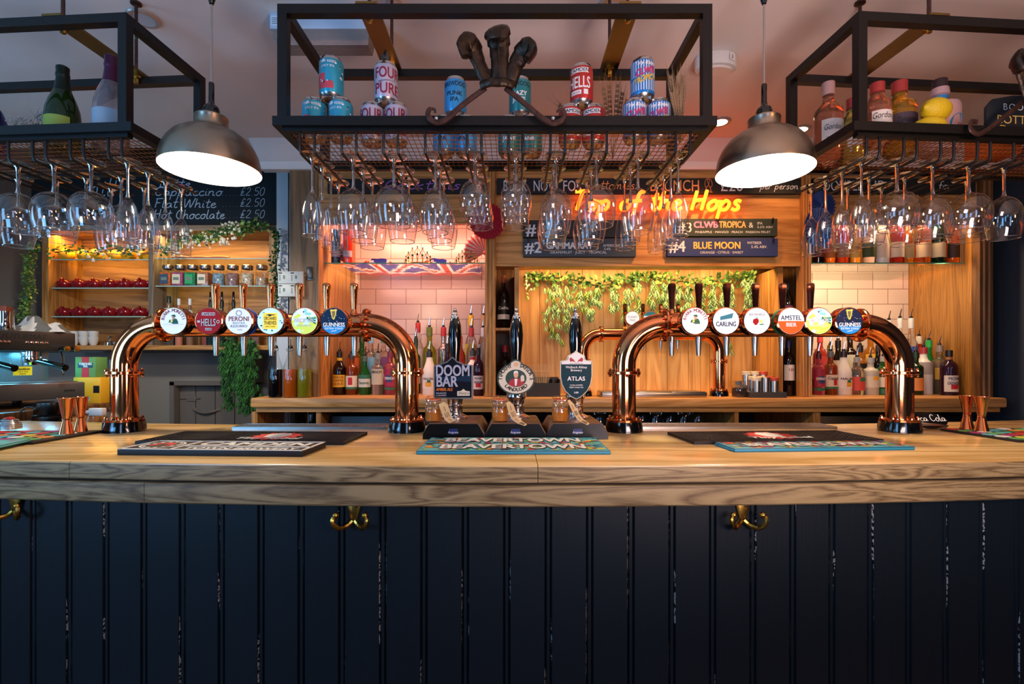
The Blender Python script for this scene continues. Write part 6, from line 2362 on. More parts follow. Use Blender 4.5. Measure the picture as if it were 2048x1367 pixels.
for n_, px0, px1, py0, py1, col, lab, items in (
    ('1', 1046, 1262, 440, 474, '#1b2227', 'dark beer board number one, upper left of the four', [('T', '#1', 1052, 470, 24, 0, dict(align='LEFT', bold=.02)), ]),
    ('2', 1047, 1272, 477, 513, '#2a3a48', 'slate blue beer board number two, reading Gamma Ray', [('T', '#2', 1050, 505, 22, 0, dict(align='LEFT', bold=.02)), ('T', 'GAMMA RAY', 1092, 497, 13, 0, dict(align='LEFT', bold=.04, fit=94)), ('T', 'AMERICAN', 1206, 493, 5, 0, dict(align='LEFT')), ('T', '5.4%', 1208, 500, 5, 0, dict(align='LEFT')), ('T', 'GRAPEFRUIT \u00b7 JUICY \u00b7 TROPICAL', 1100, 507, 5.5, 0, dict(align='LEFT', fit=113))]),
    ('3', 1352, 1555, 437, 472, '#23332f', 'dark green beer board number three, with pink and orange lettering', [('T', '#3', 1355, 464, 20, 0, dict(align='LEFT')), ('T', 'CLWB', 1387, 455, 12.5, 1, dict(align='LEFT', bold=.04, fit=49)), ('T', 'TROPICA', 1438, 455, 13, 2, dict(align='LEFT', bold=.03, fit=54)), ('T', '&', 1497, 455, 11, 0, dict(align='LEFT')), ('T', 'IPA', 1514, 449, 5.5, 0, dict(align='LEFT')), ('T', '5.5% ABV', 1514, 456, 4.5, 0, dict(align='LEFT', fit=31)), ('T', 'PINEAPPLE \u00b7 MANGO \u00b7 PEACH \u00b7 PASSION FRUIT', 1390, 466, 4.5, 0, dict(align='LEFT', fit=150))]),
    ('4', 1335, 1556, 476, 512, '#22346a', 'navy blue beer board number four, reading Blue Moon', [('T', '#4', 1338, 503, 22, 0, dict(align='LEFT', bold=.02)), ('T', 'BLUE MOON', 1386, 497, 14, 3, dict(align='LEFT', bold=.03, fit=94)), ('T', 'WITBIER', 1494, 488, 5.5, 0, dict(align='LEFT')), ('T', '5.4% ABV.', 1502, 496, 5.5, 0, dict(align='LEFT')), ('T', 'ORANGE \u00b7 CITRUS \u00b7 SWEET', 1400, 507, 5, 0, dict(align='LEFT', fit=86))])):
    t, c = board_sign('beer_board', lab, px0, px1, py0, py1, ZS2, mat('board_' + n_, col, .6))
    t['group'] = 'numbered beer boards'
    ctext(t, c, ZS2, items, [CHALKW, CHALKP, CHALKO, CHALKY])
    for px in ((px0 + 10) if n_ in '12' else (px1 - 10),):
        b = MB()
        M = FRONT(WX(px, ZS2) - c[0], -.001, WZ(py0, ZS2) - c[2])
        b.tube([M @ Vector(q) for q in ((0, .002, .004), (0, -.004, .009), (0, -.016, .007), (0, -.024, .002))], .0035, 0, 6)
        b.ball(M @ Vector((0, -.001, .005)), .0045)
        b.build('hanging_hook', BLACK, t)
# neon sign
t = thing('neon_sign', 'glowing orange neon script reading Top of the Hops on the middle fascia', 'neon sign', (WX(1300, ZF), ZF - .045, WZ(429, ZF)))
b = MB()
M = FRONT(WX(1140, ZF) - WX(1300, ZF), 0, .0)
hand_text(b, 'Top of the Hops', 0, .012, 0, .0555, .050, .0098, 0, M, .22, 8, (1, .8))
b.build('neon_tube', mat('neon_orange', '#ff7a20', .4, emit='#ff6212', estr=6.5), t)
b = MB()
for px in (1150, 1220, 1300, 1390, 1450):
    b.cyl((WX(px, ZF) - WX(1300, ZF), 0, .05), .003, .042, 0, 8, Matrix.Translation((WX(px, ZF) - WX(1300, ZF), .0445, .05)) @ Matrix.Rotation(PI / 2, 4, 'X') @ Matrix.Translation((-(WX(px, ZF) - WX(1300, ZF)), 0, -.05)))
b.build('standoff', BLACK, t)

# paper rosettes
def rosette(label, px, py, Z, rpx, m, sy=1.0, stripes=None, half=None):
    p = P(px, py, Z)
    r = rpx * Z / F
    t = thing('paper_rosette', label, 'decoration', p)
    b = MB()
    n = 28
    v = [(0, -.004, 0)]
    f, ms = [], []
    a0, a1 = half or (0, 2 * PI)
    for k in range(2 * n + 1):
        a = a0 + (a1 - a0) * k / (2 * n)
        rr = r * (1.0 if k % 2 else .93)
        v.append((rr * math.cos(a), -.014 if k % 2 else 0, rr * math.sin(a) * sy))
    for k in range(2 * n):
        f.append((0, k + 2, k + 1))
    o = len(b.m)
    b.add(v, f)
    if stripes:
        b.m[o:] = [(k // 2) % stripes for k in range(2 * n)]
    b.build('pleated_disc', m, t, smooth=False)
    b = MB()
    b.ball((0, -.006, 0), r * .10, 0, 10, 5, (1, .5, 1))
    b.build('centre', m if not isinstance(m, list) else m[0], t)


ROSER = mat('rosette_red', '#a31d30', .7)
ROSEC = mat('rosette_coral', '#d0483c', .7)
ROSEW = mat('rosette_white', '#e6d8d4', .7)
ROSEB = mat('rosette_blue', '#1f3f86', .7)
rosette('big deep red paper rosette on the pillar left of the middle bay', 975, 443, 2.665, 37, ROSER)
rosette('red and white paper fan at the left end of the left glass shelf', 666, 510, 2.875, 33, [ROSEC, ROSEW], 1.0, 3, (-.60, PI / 2))
rosette('red and white paper fan at the right end of the left glass shelf', 970, 506, 2.875, 44, [ROSEC, ROSEW], 1.0, 3, (PI / 2, PI + .54))
rosette('upper dark blue paper rosette at the left of the right bay', 1643, 412, 2.68, 27, ROSEB, 1.15)
rosette('lower dark blue paper rosette at the left of the right bay', 1636, 455, 2.675, 29, ROSEB, 1.4)

# union flag draped along the left glass shelf
t = thing('union_flag', 'union flag bunting draped along the left glass shelf', 'flag', (-.60, 3.07, SHZ))
def cloth_mat(name, c):
    m = mat(name, c, .8)
    t_ = m.node_tree
    tr = t_.nodes.new('ShaderNodeBsdfTranslucent'); tr.inputs[0].default_value = RGB(c)
    mx = t_.nodes.new('ShaderNodeMixShader'); mx.inputs[0].default_value = .5
    t_.links.new(t_.nodes['Principled BSDF'].outputs[0], mx.inputs[1]); t_.links.new(tr.outputs[0], mx.inputs[2])
    t_.links.new(mx.outputs[0], t_.nodes['Material Output'].inputs['Surface'])
    return m


FL = [cloth_mat('flag_white', '#d8d0ce'), cloth_mat('flag_red', '#b8301f'), cloth_mat('flag_blue', '#22308f')]


def jack(u, v):
    x, y = u * 2 - 1, v * 2 - 1
    if abs(x) < .10 or abs(y) < .17:
        return 1
    if abs(x) < .17 or abs(y) < .28:
        return 0
    d = abs(abs(x) - abs(y))
    return 1 if d < .07 else (0 if d < .22 else 2)


b = MB()
nx, ny = 84, 18
v = []
for i in range(nx + 1):
    for j in range(ny + 1):
        u, w = i / nx, j / ny
        x = (u - .5) * 1.0
        wv = .012 * math.sin(u * 25) + .008 * math.sin(u * 11 + 2)
        if w < .5:
            y, z = -.18 + .76 * w, .004 + abs(wv) * .6
        else:
            y, z = .20 + .08 * (w - .5) * 2, .004 + abs(wv) * .6 + (w - .5) * 2 * (.10 + .03 * math.sin(u * 12.6))
        v.append((x * .80, y, z))
f, ms = [], []
for i in range(nx):
    for j in range(ny):
        f.append((i * (ny + 1) + j, (i + 1) * (ny + 1) + j, (i + 1) * (ny + 1) + j + 1, i * (ny + 1) + j + 1))
        ms.append(jack((i + .5) / nx * 2 % 1, (j + .5) / ny))
b.add(v, f)
b.m = ms
b.build('cloth', FL, t)
# two boxed tube bottles
for px, m, lab in ((672, mat('blue_tube_glass', '#1c2140', .08, trans=.4), 'dark blue glass tube bottle on the left glass shelf'), (696, mat('red_tube_glass', '#d8392a', .08, trans=.5), 'red glass tube bottle on the left glass shelf')):
    t = thing('tube_bottle', lab, 'bottle', P(px, 525, 2.832) * 1.0)
    t.location.z = SHZ + .0005
    b = MB()
    b.lathe([(.0005, .002), (.025, 0), (.026, .004), (.026, .19), (.0005, .192)], 0, 24)
    b.build('body', m, t)
    b = MB()
    b.wrap(.0262, .035, .07, -PI / 2 - 1.3, -PI / 2 + 1.3)
    b.build('label', mat('pale_band', '#9f97a4', .5), t)
# gold tiaras
GOLD = mat('gold_metal', '#d8a83c', .22, 1.0)
GEM = mat('red_gem', '#6a1426', .05, trans=.3)
GEMG = mat('green_gem', '#1e5c40', .05, trans=.3)
for px, s, lab in ((835, 1.0, 'gold tiara with green gems, left of the pair on the glass shelf'), (933, .85, 'smaller gold tiara, right of the pair on the glass shelf')):
    t = thing('tiara', lab, 'tiara', (WX(px, 2.82), 2.835, SHZ + .001))
    b, g, e = MB(), MB(), MB()
    R = .075 * s
    arc = [(R * math.cos(a), .02 - R * .5 * math.sin(a) * -1 - R * .5, .004) for a in [PI * k / 20 for k in range(21)]]
    arc = [(R * math.cos(PI + PI * k / 24), .02 + R * .5 * math.sin(PI + PI * k / 24), .004) for k in range(25)]
    b.tube(arc, .0035, 0, 6)
    for k in range(3, 22, 3):
        x, y, z = arc[k]
        hgt = (.03 + .06 * math.sin(PI * k / 24) ** 2) * s
        for q in (-1, 1):
            x2, y2, _ = arc[min(24, max(0, k + q * 3))]
            b.tube(smooth_path([(x2, y2, .005), ((x + x2) / 2 + q * .008, (y + y2) / 2, hgt * .5), (x, y, hgt)], 5), .0016, 0, 5)
        b.tube([(x, y, .005), (x, y, hgt)], .0014, 0, 5)
        (g if k == 12 else e).ball((x, y - .003, hgt * .55), .007 * s, 0, 10, 6, (.8, .6, 1.1))
        e.ball((x, y, hgt + .004), .0045 * s, 0, 8, 5)
        b.ball((x, y - .002, .012), .004, 0, 6, 4)
    b.build('gold_frame', GOLD, t)
    g.build('red_stone', GEM, t)
    e.build('green_stone', GEMG, t)

# ---------------------------------------------------------------- bottles
LB = {}


def lab_m(c):
    return mat('label_' + c.lstrip('#'), c, .55)


def glass_m(c, tr):
    return mat(f'bottle_{c.lstrip("#")}_{int(tr * 100)}', c, .05 if tr < .99 else .02, trans=tr, ior=1.38)


SHAPES = {  # radius factor, height factor along the body up to the neck top
    'round': [(0, .0), (.92, .0), (1, .015), (1, .58), (.96, .63), (.78, .69), (.5, .74), (.40, .79), (.37, .92)],
    'slope': [(0, .0), (.92, .0), (1, .015), (1, .50), (.94, .56), (.74, .66), (.52, .76), (.42, .84), (.38, .92)],
    'square': [(0, .0), (.95, .0), (1, .012), (1, .62), (.97, .655), (.85, .685), (.5, .72), (.40, .76), (.38, .92)],
    'malibu': [(0, .0), (.94, .0), (1, .02), (1, .48), (.93, .56), (.72, .66), (.48, .78), (.36, .90), (.36, .92)],
    'wine': [(0, .0), (.92, .0), (1, .012), (1, .60), (.95, .66), (.75, .72), (.46, .76), (.37, .80), (.35, .93)],
    'jug': [(0, .0), (.9, .0), (1, .03), (1, .42), (.92, .52), (.65, .62), (.42, .70), (.36, .76), (.34, .92)],
}
SPOUT = [(.0085, 0), (.0095, .006), (.0085, .012), (.0055, .014), (.0042, .030), (.0030, .050), (.0024, .056)]


def bottle(label, px, Z, top, wpx, shape, gm, lc=None, txt=None, tc=INKB, cap='#111111', spout=True, base=CB, lab=(.18, .46), name='spirit_bottle', group=None, extra=None, ang=0.0, neckband=None):
    """px: column, Z: depth, top: photo row of the top of the cap, wpx: width in photo px"""
    x = WX(px, Z)
    H = WZ(top, Z) - base
    R = wpx * Z / F / 2
    t = thing(name, label, 'bottle', (x, Z, base), 0, group)
    b = MB()
    pr = [(r * R if r else .0005, h * H) for r, h in SHAPES[shape]]
    if shape == 'square':
        b.lathe(pr, 0, 28)
    else:
        b.lathe(pr, 0, 24)
    b.build('body', gm, t, angle=45)
    nr = pr[-1][0]
    if cap:
        b = MB()
        b.lathe([(nr * 1.04, H * .86), (nr * 1.22, H * .862), (nr * 1.2, H * .995), (nr * 1.1, H), (.0005, H)], 0, 18)
        b.build('cap', mat('cap_' + cap.lstrip('#'), cap, .35), t)
    if neckband:
        b = MB()
        b.lathe([(nr * 1.12, H * .775), (nr * 1.1, H * .85)], 0, 18)
        b.build('neck_band', lab_m(neckband), t)
    if spout:
        b = MB()
        b.lathe(SPOUT[:4], 1, 12, (0, 0, H))
        b.tube([(0, 0, H + .012), (.001, -.002, H + .03), (.006, -.006, H + .058)], [.0050, .0038, .0025], 0, 8)
        b.build('pourer', [CHROME, BLACKPL], t)
    if lc:
        b = MB()
        z0, z1 = H * lab[0], H * lab[1]
        A = -PI / 2 + ang
        b.wrap(R, z0, z1, A - 1.25, A + 1.25, 0, 14, lift=.0006)
        if extra:
            for q in extra:
                b.wrap(R, H * q[0], H * q[1], A + q[2], A + q[3], q[4], 8, lift=.0010)
        if txt:
            n = len(txt)
            for i, s in enumerate(txt):
                zz = z1 - (z1 - z0) * (i + 1) / (n + .6)
                b.wrap_text(s, min(R * .62, (z1 - z0) / (n + 1.0) * 1.05), R, zz, 1, A, bold=.02, fit=min(R * 1.75, R * .30 * len(s)), lift=.0014)
        b.build('label', [lab_m(lc), tc, lab_m('#b3202a'), lab_m('#e0a32c'), lab_m('#2a6a4a'), lab_m('#223a6a'), lab_m('#e8e2d8')], t)
    return t


SP = 'spirit bottles in the left bay'
Z1, Z2 = 2.90, 3.18
A1 = glass_m('#b0521a', .75); CL = glass_m('#efe6df', .93); GRN = glass_m('#1f7a2a', .7); BRN = mat('dark_brown_glass', '#1c0a06', .06, trans=.2)
PINKG = glass_m('#d8607a', .8); OLIVE = glass_m('#a8a428', .75); PURP = glass_m('#3a1a2c', .4); WHT = mat('white_bottle', '#e6dcd2', .25); FROST = mat('frosted_bottle', '#d6d0c0', .35, trans=.35)
REDL = glass_m('#d84a3a', .7); BLK = mat('black_bottle', '#0c0a0a', .08); AMB = glass_m('#d0801c', .75); YELB = mat('yellow_bottle', '#d8b82c', .3)
SILV = mat('holographic_wrap', '#a8a4ac', .2, .8, var=.5, bscale=70)
bottle('dark brown coffee liqueur bottle with yellow label', 679, Z1, 702, 25.5, 'round', BRN, '#e0ac22', ['KAHLUA', 'COFFEE', 'LIQUEUR'], INKR, '#1a1210', group=SP, neckband='#d8b02a')
bottle('amber spiced rum bottle with red figure label beside the coffee liqueur', 704, Z1, 706, 24.5, 'square', A1, '#d9c8b4', None, cap='#3a2c28', group=SP, extra=[(.24, .42, -.35, .35, 2), (.14, .19, -1.2, 1.2, 4)])
bottle('bright green gin bottle with grey label, third from left in the front row', 730, Z1, 712, 25, 'jug', GRN, '#c9c6bc', ['Tanqueray'], INKG, '#4a5a4a', group=SP, lab=(.2, .42), extra=[(.43, .52, -1.2, 1.2, 4)])
bottle('clear vodka bottle with cream bearded-face label', 756, Z1, 706, 25, 'square', CL, '#c9b79c', ['NIRNOFF', '', ''], INKB, '#8a857c', group=SP, lab=(.25, .62))
bottle('pink berry vodka bottle with crimson and teal label', 781, Z1, 702, 25, 'square', PINKG, '#a02446', ['SMIRNOFF'], PAPERW, '#7a1c34', group=SP, lab=(.2, .60), extra=[(.12, .17, -1.1, 1.1, 4), (.3, .45, -.5, .5, 5)])
bottle('white coconut rum bottle beside the right leg of the left font', 859, Z1, 702, 28, 'malibu', WHT, '#e6dcd2', ['MALIBU', '', ''], INKB, '#2c2422', group=SP, lab=(.15, .42), extra=[(.19, .30, -.45, .4, 3), (.28, .34, -.2, .3, 4)])
bottle('dark pink syrup bottle with white label and black cap beside the pillar', 957, 2.80, 695, 21, 'wine', PURP, '#d6ccc4', ['MONIN', 'GRENADINE', ''], INKN, '#121212', spout=False, group=SP, lab=(.14, .42), extra=[(.18, .27, -.5, .5, 2)])
bottle('white liqueur bottle with red band left of the syrup bottle', 946, 2.92, 700, 27, 'round', WHT, '#d9cfc6', ['', ''], INKR, '#3c3c3c', group=SP, neckband='#b0262c')
for bi_, (px, top, w, shp, gm, lc, cp, lab) in enumerate(((708, 672, 24, 'square', AMB, '#d9682c', '#7ab0c8', 'orange-labelled bottle behind the spiced rum'), (724, 668, 24, 'square', GRN, '#5a8a2a', '#2a4a2a', 'green-labelled bottle behind the green gin'),
                                         (742, 670, 24, 'square', CL, '#7fb4c4', '#7ab0c8', 'clear bottle with blue cap behind the clear vodka'), (767, 670, 24, 'square', CL, '#8a5a9a', '#7ab0a8', 'clear bottle with purple label in the back row'),
                                         (790, 672, 22, 'square', AMB, '#d8c22c', '#7a2030', 'yellow-labelled bottle behind the pink vodka'),
                                         (836, 645, 23, 'round', CL, '#d8d0c8', '#b02a2a', 'clear bottle with red neck, back row beside the font leg'), (859, 654, 26, 'square', OLIVE, None, '#5a6a2a', 'yellow-green melon liqueur bottle in the back row'),
                                         (887, 654, 24, 'square', SILV, None, '#b02a3a', 'silver holographic vodka bottle left of the black pump handle'), (942, 630, 24, 'round', CL, '#d8c02c', '#d8b82c', 'clear bottle with yellow cap, tallest of the back row'),
                                         (967, 630, 22, 'round', CL, '#b0b8c8', '#b08a5a', 'clear bottle with orange cap beside the pillar'))):
    bottle(lab, px, {0: 3.04, 2: 3.04, 4: 3.04, 6: 3.04}.get(bi_, 3.18), top, w, shp, gm, lc, None, cap=cp, group=SP, lab=(.3, .62))
bottle('clear vodka bottle with red seal ball', 943, 3.06, 655, 22, 'round', CL, None, None, cap='#a8303a', group=SP)
bottle('clear vodka bottle with blue seal ball', 966, 3.06, 655, 20, 'round', CL, None, None, cap='#c4c4cc', group=SP)
bottle('dark green herbal bottle half hidden by the font leg', 832, 3.02, 676, 18, 'square', GRN, '#d8d0c0', None, cap='#14301c', group=SP)
bottle('coral liqueur bottle right of the black pump handle', 921, 3.04, 672, 20, 'wine', REDL, None, None, cap='#d8503c', spout=False, group=SP)
bottle('ruby liqueur bottle left of the pump handle', 895, 3.06, 690, 26, 'jug', PURP, None, None, cap='#2a1418', group=SP)

SPR = 'spirit bottles in the right bay'
bottle('pink berry vodka bottle at the left end of the right bay', 1637, Z1, 706, 24, 'square', PINKG, '#9c2440', ['SMIRNOFF'], PAPERW, '#5a1c2c', group=SPR, lab=(.2, .62), extra=[(.10, .17, -1.1, 1.1, 4), (.28, .45, -.5, .5, 5)])
bottle('amber spiced rum bottle beside the pink vodka in the right bay', 1661, Z1, 702, 25, 'square', A1, '#d6c4ac', ['Captain', ''], INKB, '#6a6a6a', group=SPR, extra=[(.22, .36, -.1, .5, 2), (.14, .19, -1.2, 1.2, 4)])
bottle('white coconut rum bottle in the right bay', 1687, Z1, 702, 29, 'malibu', WHT, '#e6dcd2', ['MALIBU', '', ''], INKB, '#2c2422', group=SPR, lab=(.15, .42), extra=[(.19, .30, -.2, .5, 3), (.28, .34, -.1, .4, 4)])
bottle('clear bottle with red and green label beside the coconut rum', 1714, Z1, 714, 27, 'round', CL, '#c04438', ['', ''], INKG, '#9a9a9c', group=SPR, lab=(.12, .48), extra=[(.36, .46, -.2, 1.1, 4)])
bottle('frosted pale bottle with small yellow label', 1741, Z1, 715, 28, 'square', FROST, '#c9c4b0', None, cap='#a8a8a6', group=SPR, lab=(.2, .5), extra=[(.40, .50, -.3, .6, 3)])
bottle('green herbal liqueur bottle left of the right font leg', 1767, Z1, 712, 26, 'square', GRN, '#d6ccb8', ['', ''], INKB, '#a8aaa4', group=SPR, lab=(.2, .46), extra=[(.02, .16, -1.2, 1.2, 4)])
bottle('dark green herbal bottle with orange label right of the font leg', 1831, Z1, 704, 26, 'square', mat('dark_green_glass', '#0c2a12', .08, trans=.2), '#d0803c', ['', ''], INKB, '#14301c', group=SPR, lab=(.10, .40))
bottle('white aniseed bottle with grey oval label', 1847, 2.97, 694, 30, 'round', WHT, '#a89c94', ['', ''], INKN, '#a03030', group=SPR, lab=(.42, .68))
bottle('clear bottle with orange diagonal label', 1879, 2.96, 690, 27, 'square', glass_m('#b8b090', .85), '#c99a3a', ['', ''], INKB, '#8a7a70', group=SPR, lab=(.30, .54))
bottle('dark syrup bottle with white label at the right end of the row', 1898, 2.86, 700, 29, 'wine', PURP, '#d2c8bc', ['MONIN', 'GRENADINE', ''], INKN, '#121214', spout=False, group=SPR, lab=(.08, .44), extra=[(.14, .24, -.5, .5, 2)], neckband='#a06a3a')
for bi_, (px, top, w, shp, gm, lc, cp, lab) in enumerate(((1640, 668, 26, 'wine', REDL, '#d84a4a', '#d84a4a', 'tall coral bottle at the back left of the right bay'), (1660, 690, 22, 'square', OLIVE, '#c8b43a', '#6a5a1c', 'olive bottle behind the spiced rum'),
                                         (1676, 680, 24, 'round', BLK, '#d6ccb8', '#1a1414', 'black bottle with cream round label'), (1700, 664, 25, 'square', BRN, '#c8bfae', '#1a1a1a', 'dark bottle with cream label behind the coconut rum'),
                                         (1720, 690, 24, 'square', AMB, '#181416', '#181414', 'amber whiskey bottle with black label'), (1741, 662, 26, 'square', AMB, '#d8a43a', '#a8622a', 'golden bottle with orange label in the back row'),
                                         (1756, 690, 20, 'round', BLK, None, '#2a1a1a', 'black bottle behind the green liqueur'), (1778, 640, 20, 'round', CL, None, '#a8a8aa', 'clear bottle with steel cap above the font bend, leftmost of three'),
                                         (1800, 636, 20, 'round', CL, '#c8c8d0', '#b8b8ba', 'clear bottle with steel cap above the font bend, middle of three'), (1822, 636, 22, 'round', CL, '#24489a', '#b8b8ba', 'clear bottle with blue label, rightmost of three above the font bend'),
                                         (1838, 672, 24, 'jug', REDL, '#c84a38', '#d8d0c8', 'coral red bottle behind the white aniseed bottle'), (1858, 680, 26, 'jug', glass_m('#2aa84a', .6), None, '#2aa04a', 'bright green bottle behind the orange-labelled one'))):
    bottle(lab, px, {10: 3.17, 11: 3.05}.get(bi_, (3.04, 3.18)[bi_ % 2] if bi_ < 7 else 3.08), top, w, shp, gm, lc, None, cap=cp, group=SPR, lab=(.3, .62))
# whisky row on the right glass shelf
WSK = 'whisky bottles on the right glass shelf'
for i, (px, w, gm, lc, top, lab, shp) in enumerate(((1636, 24, BRN, '#5a1c1c', 420, 'dark whisky box bottle with maroon label at the left end', 'square'), (1660, 20, glass_m('#e07818', .8), '#b8682c', 430, 'narrow orange whisky bottle, second on the shelf', 'round'),
                                               (1684, 26, glass_m('#c8481c', .75), '#a87a5a', 425, 'red-amber whisky bottle with tan label', 'round'), (1709, 22, glass_m('#e8a42c', .8), '#e0b050', 428, 'golden whisky bottle with yellow label', 'square'),
                                               (1735, 28, CL, '#3a4a24', 424, 'clear bottle with dark green label on the whisky shelf', 'round'), (1763, 26, WHT, '#d0c4b0', 430, 'pale bottle in the middle of the whisky shelf', 'square'),
                                               (1791, 28, glass_m('#b8301c', .7), '#c8bca8', 422, 'red-amber whisky bottle with cream label', 'round'), (1816, 20, AMB, '#8a7a5a', 430, 'amber whisky bottle with tan label', 'round'),
                                               (1843, 32, glass_m('#c86a24', .8), '#c0aa8c', 426, 'wide square whiskey bottle with beige label', 'square'), (1874, 28, mat('dark_green_glass', '#0c2a12', .08, trans=.2), '#c0b698', 424, 'dark green whisky bottle with cream label', 'wine'),
                                               (1904, 24, glass_m('#e07818', .8), '#2a1a16', 428, 'orange whisky bottle with black slanting label at the right end', 'square'))):
    bottle(lab, px, 2.86, top, w, shp, gm, lc, None, cap='#1c1412', spout=False, base=SHZ + .0006, group=WSK, lab=(.12, .40))

# wine bottles in the cubbies
WINE = mat('dark_wine_glass', '#140a08', .06, trans=.12)
bottle('dark wine bottle with black script label on the left cubby shelf', 1007, 2.86, 551, 25, 'wine', WINE, '#1a1614', ['Callia', ''], PAPERW, '#8a4a34', spout=False, base=WZ(655, ZF) + .0006, name='wine_bottle', lab=(.18, .48), extra=[(.18, .27, -1.2, 1.2, 6)])
bottle('red-capped wine bottle at the bottom of the left cubby', 1010, 2.86, 690, 25, 'wine', WINE, '#2a1414', None, cap='#b02a34', spout=False, name='wine_bottle', lab=(.2, .4))
bottle('dark wine bottle with white label in the right cubby', 1577, 2.79, 680, 22, 'wine', WINE, '#d8cfc6', ['125', ''], INKR, '#14244a', spout=False, name='wine_bottle', lab=(.28, .56))
bottle('dark bottle on the upper shelf of the right cubby', 1575, 2.79, 566, 20, 'wine', WINE, '#7a3a5a', None, cap='#1a3a3a', spout=False, base=WZ(655, ZF) + .0006, name='wine_bottle', lab=(.2, .5))
# swing-top syrup bottles at the left end of the counter
for px, c, tr, lab in ((551, '#0a0a0e', .1, 'clear swing-top bottle of near-black syrup'), (581, '#d8661c', .5, 'clear swing-top bottle of orange syrup'), (609, '#a8a428', .6, 'clear swing-top bottle of yellow-green syrup')):
    Z = 2.672
    H = WZ(692, Z) - CB
    t = thing('swing_top_bottle', lab, 'bottle', (WX(px, Z), Z, CB), 0, 'swing-top syrup bottles on the back counter')
    R = .0365
    b = MB()
    b.lathe([(.0005, .003), (R * .93, .003), (R * .96, .01), (R * .96, .55 * H), (.0005, .55 * H)], 0, 24)
    b.build('syrup', glass_m(c, tr), t)
    b = MB()
    b.lathe([(.0005, 0), (R * .95, 0), (R, .006), (R, .54 * H), (R * .92, .60 * H), (R * .6, .74 * H), (.015, .84 * H), (.0135, .93 * H), (.016, .935 * H), (.016, .955 * H)], 0, 24)
    b.build('glass', JARG, t)
    b = MB()
    b.tube(smooth_path([(-.016, 0, .96 * H), (-.017, -.012, .92 * H), (0, -.018, .90 * H), (.017, -.012, .92 * H), (.016, 0, .96 * H)], 4), .0012, 0, 6)
    b.lathe([(.0005, 1.02 * H), (.009, 1.02 * H), (.013, .99 * H), (.012, .957 * H)], 1, 14)
    b.tube([(.0, .002, 1.02 * H), (.002, -.003, 1.14 * H)], [.0035, .0022], 0, 8)
    b.build('stopper', [CHROME, BLACKPL], t)

# ---------------------------------------------------------------- things on the middle counter
def small_font():
    Z = 2.79
    z = CB
    pz = WZ(668, Z)
    f = font('beer_font', 'smaller copper pipe beer font standing against the plank wall of the middle bay', WX(1166, Z), WX(1438, Z), Z, z, .032, pz, .10,
             [WX(p, 2.83) for p in (1250, 1286, 1322, 1356)], 2.83, [(WX(p, 2.83) - .0, k, None) for p, k in ((1257.5, 'planet'), (1292, 'blue'), (1326, 'blue'), (1360, 'blue'))], 2.74, .04, WZ(607, 2.83), mat('bronze_handle', '#5a2f26', .12, .8), collar_z=WZ(722, Z))
    return f


sf = small_font()
# raise the badges of the small font above its pipe: shift those parts
for ch in sf.children:
    if ch.name.startswith('badge_housing'):
        ch.location.z += .085
for p_ in (1257.5, 1292, 1326, 1360):
    b = MB()
    b.cyl((WX(p_, 2.83), 2.79, WZ(668, 2.79) + .03), .011, .066, 0, 12)
    b.build('badge_post', COPPER, sf, origin=tuple(sf.location))
t = thing('drip_tray', 'low stainless steel drip tray on the counter of the middle bay', 'drip tray', (WX(1300, 2.75), 2.72, CB))
b = MB()
hw = (WX(1410, 2.7) - WX(1203, 2.7)) / 2
b.box(-hw, hw, -.06, .10, 0, .028)
b.build('tray', STEEL, t, bevel=.003)
for k in range(3):
    b = MB()
    x0 = -hw + .004 + k * (2 * hw - .008) / 3
    b.box(x0, x0 + (2 * hw - .008) / 3 - .003, -.056, .096, .0283, .031)
    b.build('cover_plate', STEEL, t, bevel=.001)
# spice tins in a rack
SPICEC = mat('tin_cream_lid', '#d8ccb4', .5); SPICER = mat('tin_red_lid', '#b4472c', .5)
tr_ = thing('tin_rack', 'stepped steel rack for shaker tins at the right of the middle counter', 'rack', (1.350, 2.735, CB))
b = MB()
hw = .098
b.prism([(-.10, 0), (.075, 0), (.075, .085), (.06, .085), (.06, .06), (.01, .06), (.01, .035), (-.045, .035), (-.045, .03), (-.10, .03)], -hw, hw, 0, Matrix(((0, 0, 1, 0), (1, 0, 0, 0), (0, 1, 0, 0), (0, 0, 0, 1))))
b.build('stepped_body', STEEL, tr_)
n_ = 0
for row, (dy, z, cols) in enumerate(((-.072, .0306, 'crr'), (-.017, .0356, 'ccr'), (.035, .0606, 'ccr'))):
    for k, cc in enumerate(cols):
        px = ((1508, 1530, 1549), (1505, 1526, 1547), (1496, 1513, 1530))[row][k]
        if row == 0 and k == 1:
            cc = 'n'
        Z = 2.735 + dy
        lab = {'c': 'cream', 'r': 'red', 'n': 'steel'}[cc] + ' lidded steel shaker tin, ' + ('left', 'middle', 'right')[k] + ' of the ' + ('front', 'middle', 'back')[row] + ' row'
        x = (-.052 + .052 * k + (.006 * row if row < 2 else -.006))
        t = thing('shaker_tin', lab, 'tin', (tr_.location.x + x * .9, Z, CB + z), 0, 'shaker tins on the stepped rack')
        b = MB()
        b.lathe([(.0005, 0), (.0225, 0), (.0225, .07), (.0005, .0705)], 0, 20)
        b.build('tin', STEEL, t)
        b = MB()
        b.lathe([(.0235, .058), (.0235, .075), (.021, .077), (.0005, .077)], 0, 20)
        b.build('lid', {'c': SPICEC, 'r': SPICER, 'n': STEEL}[cc], t)
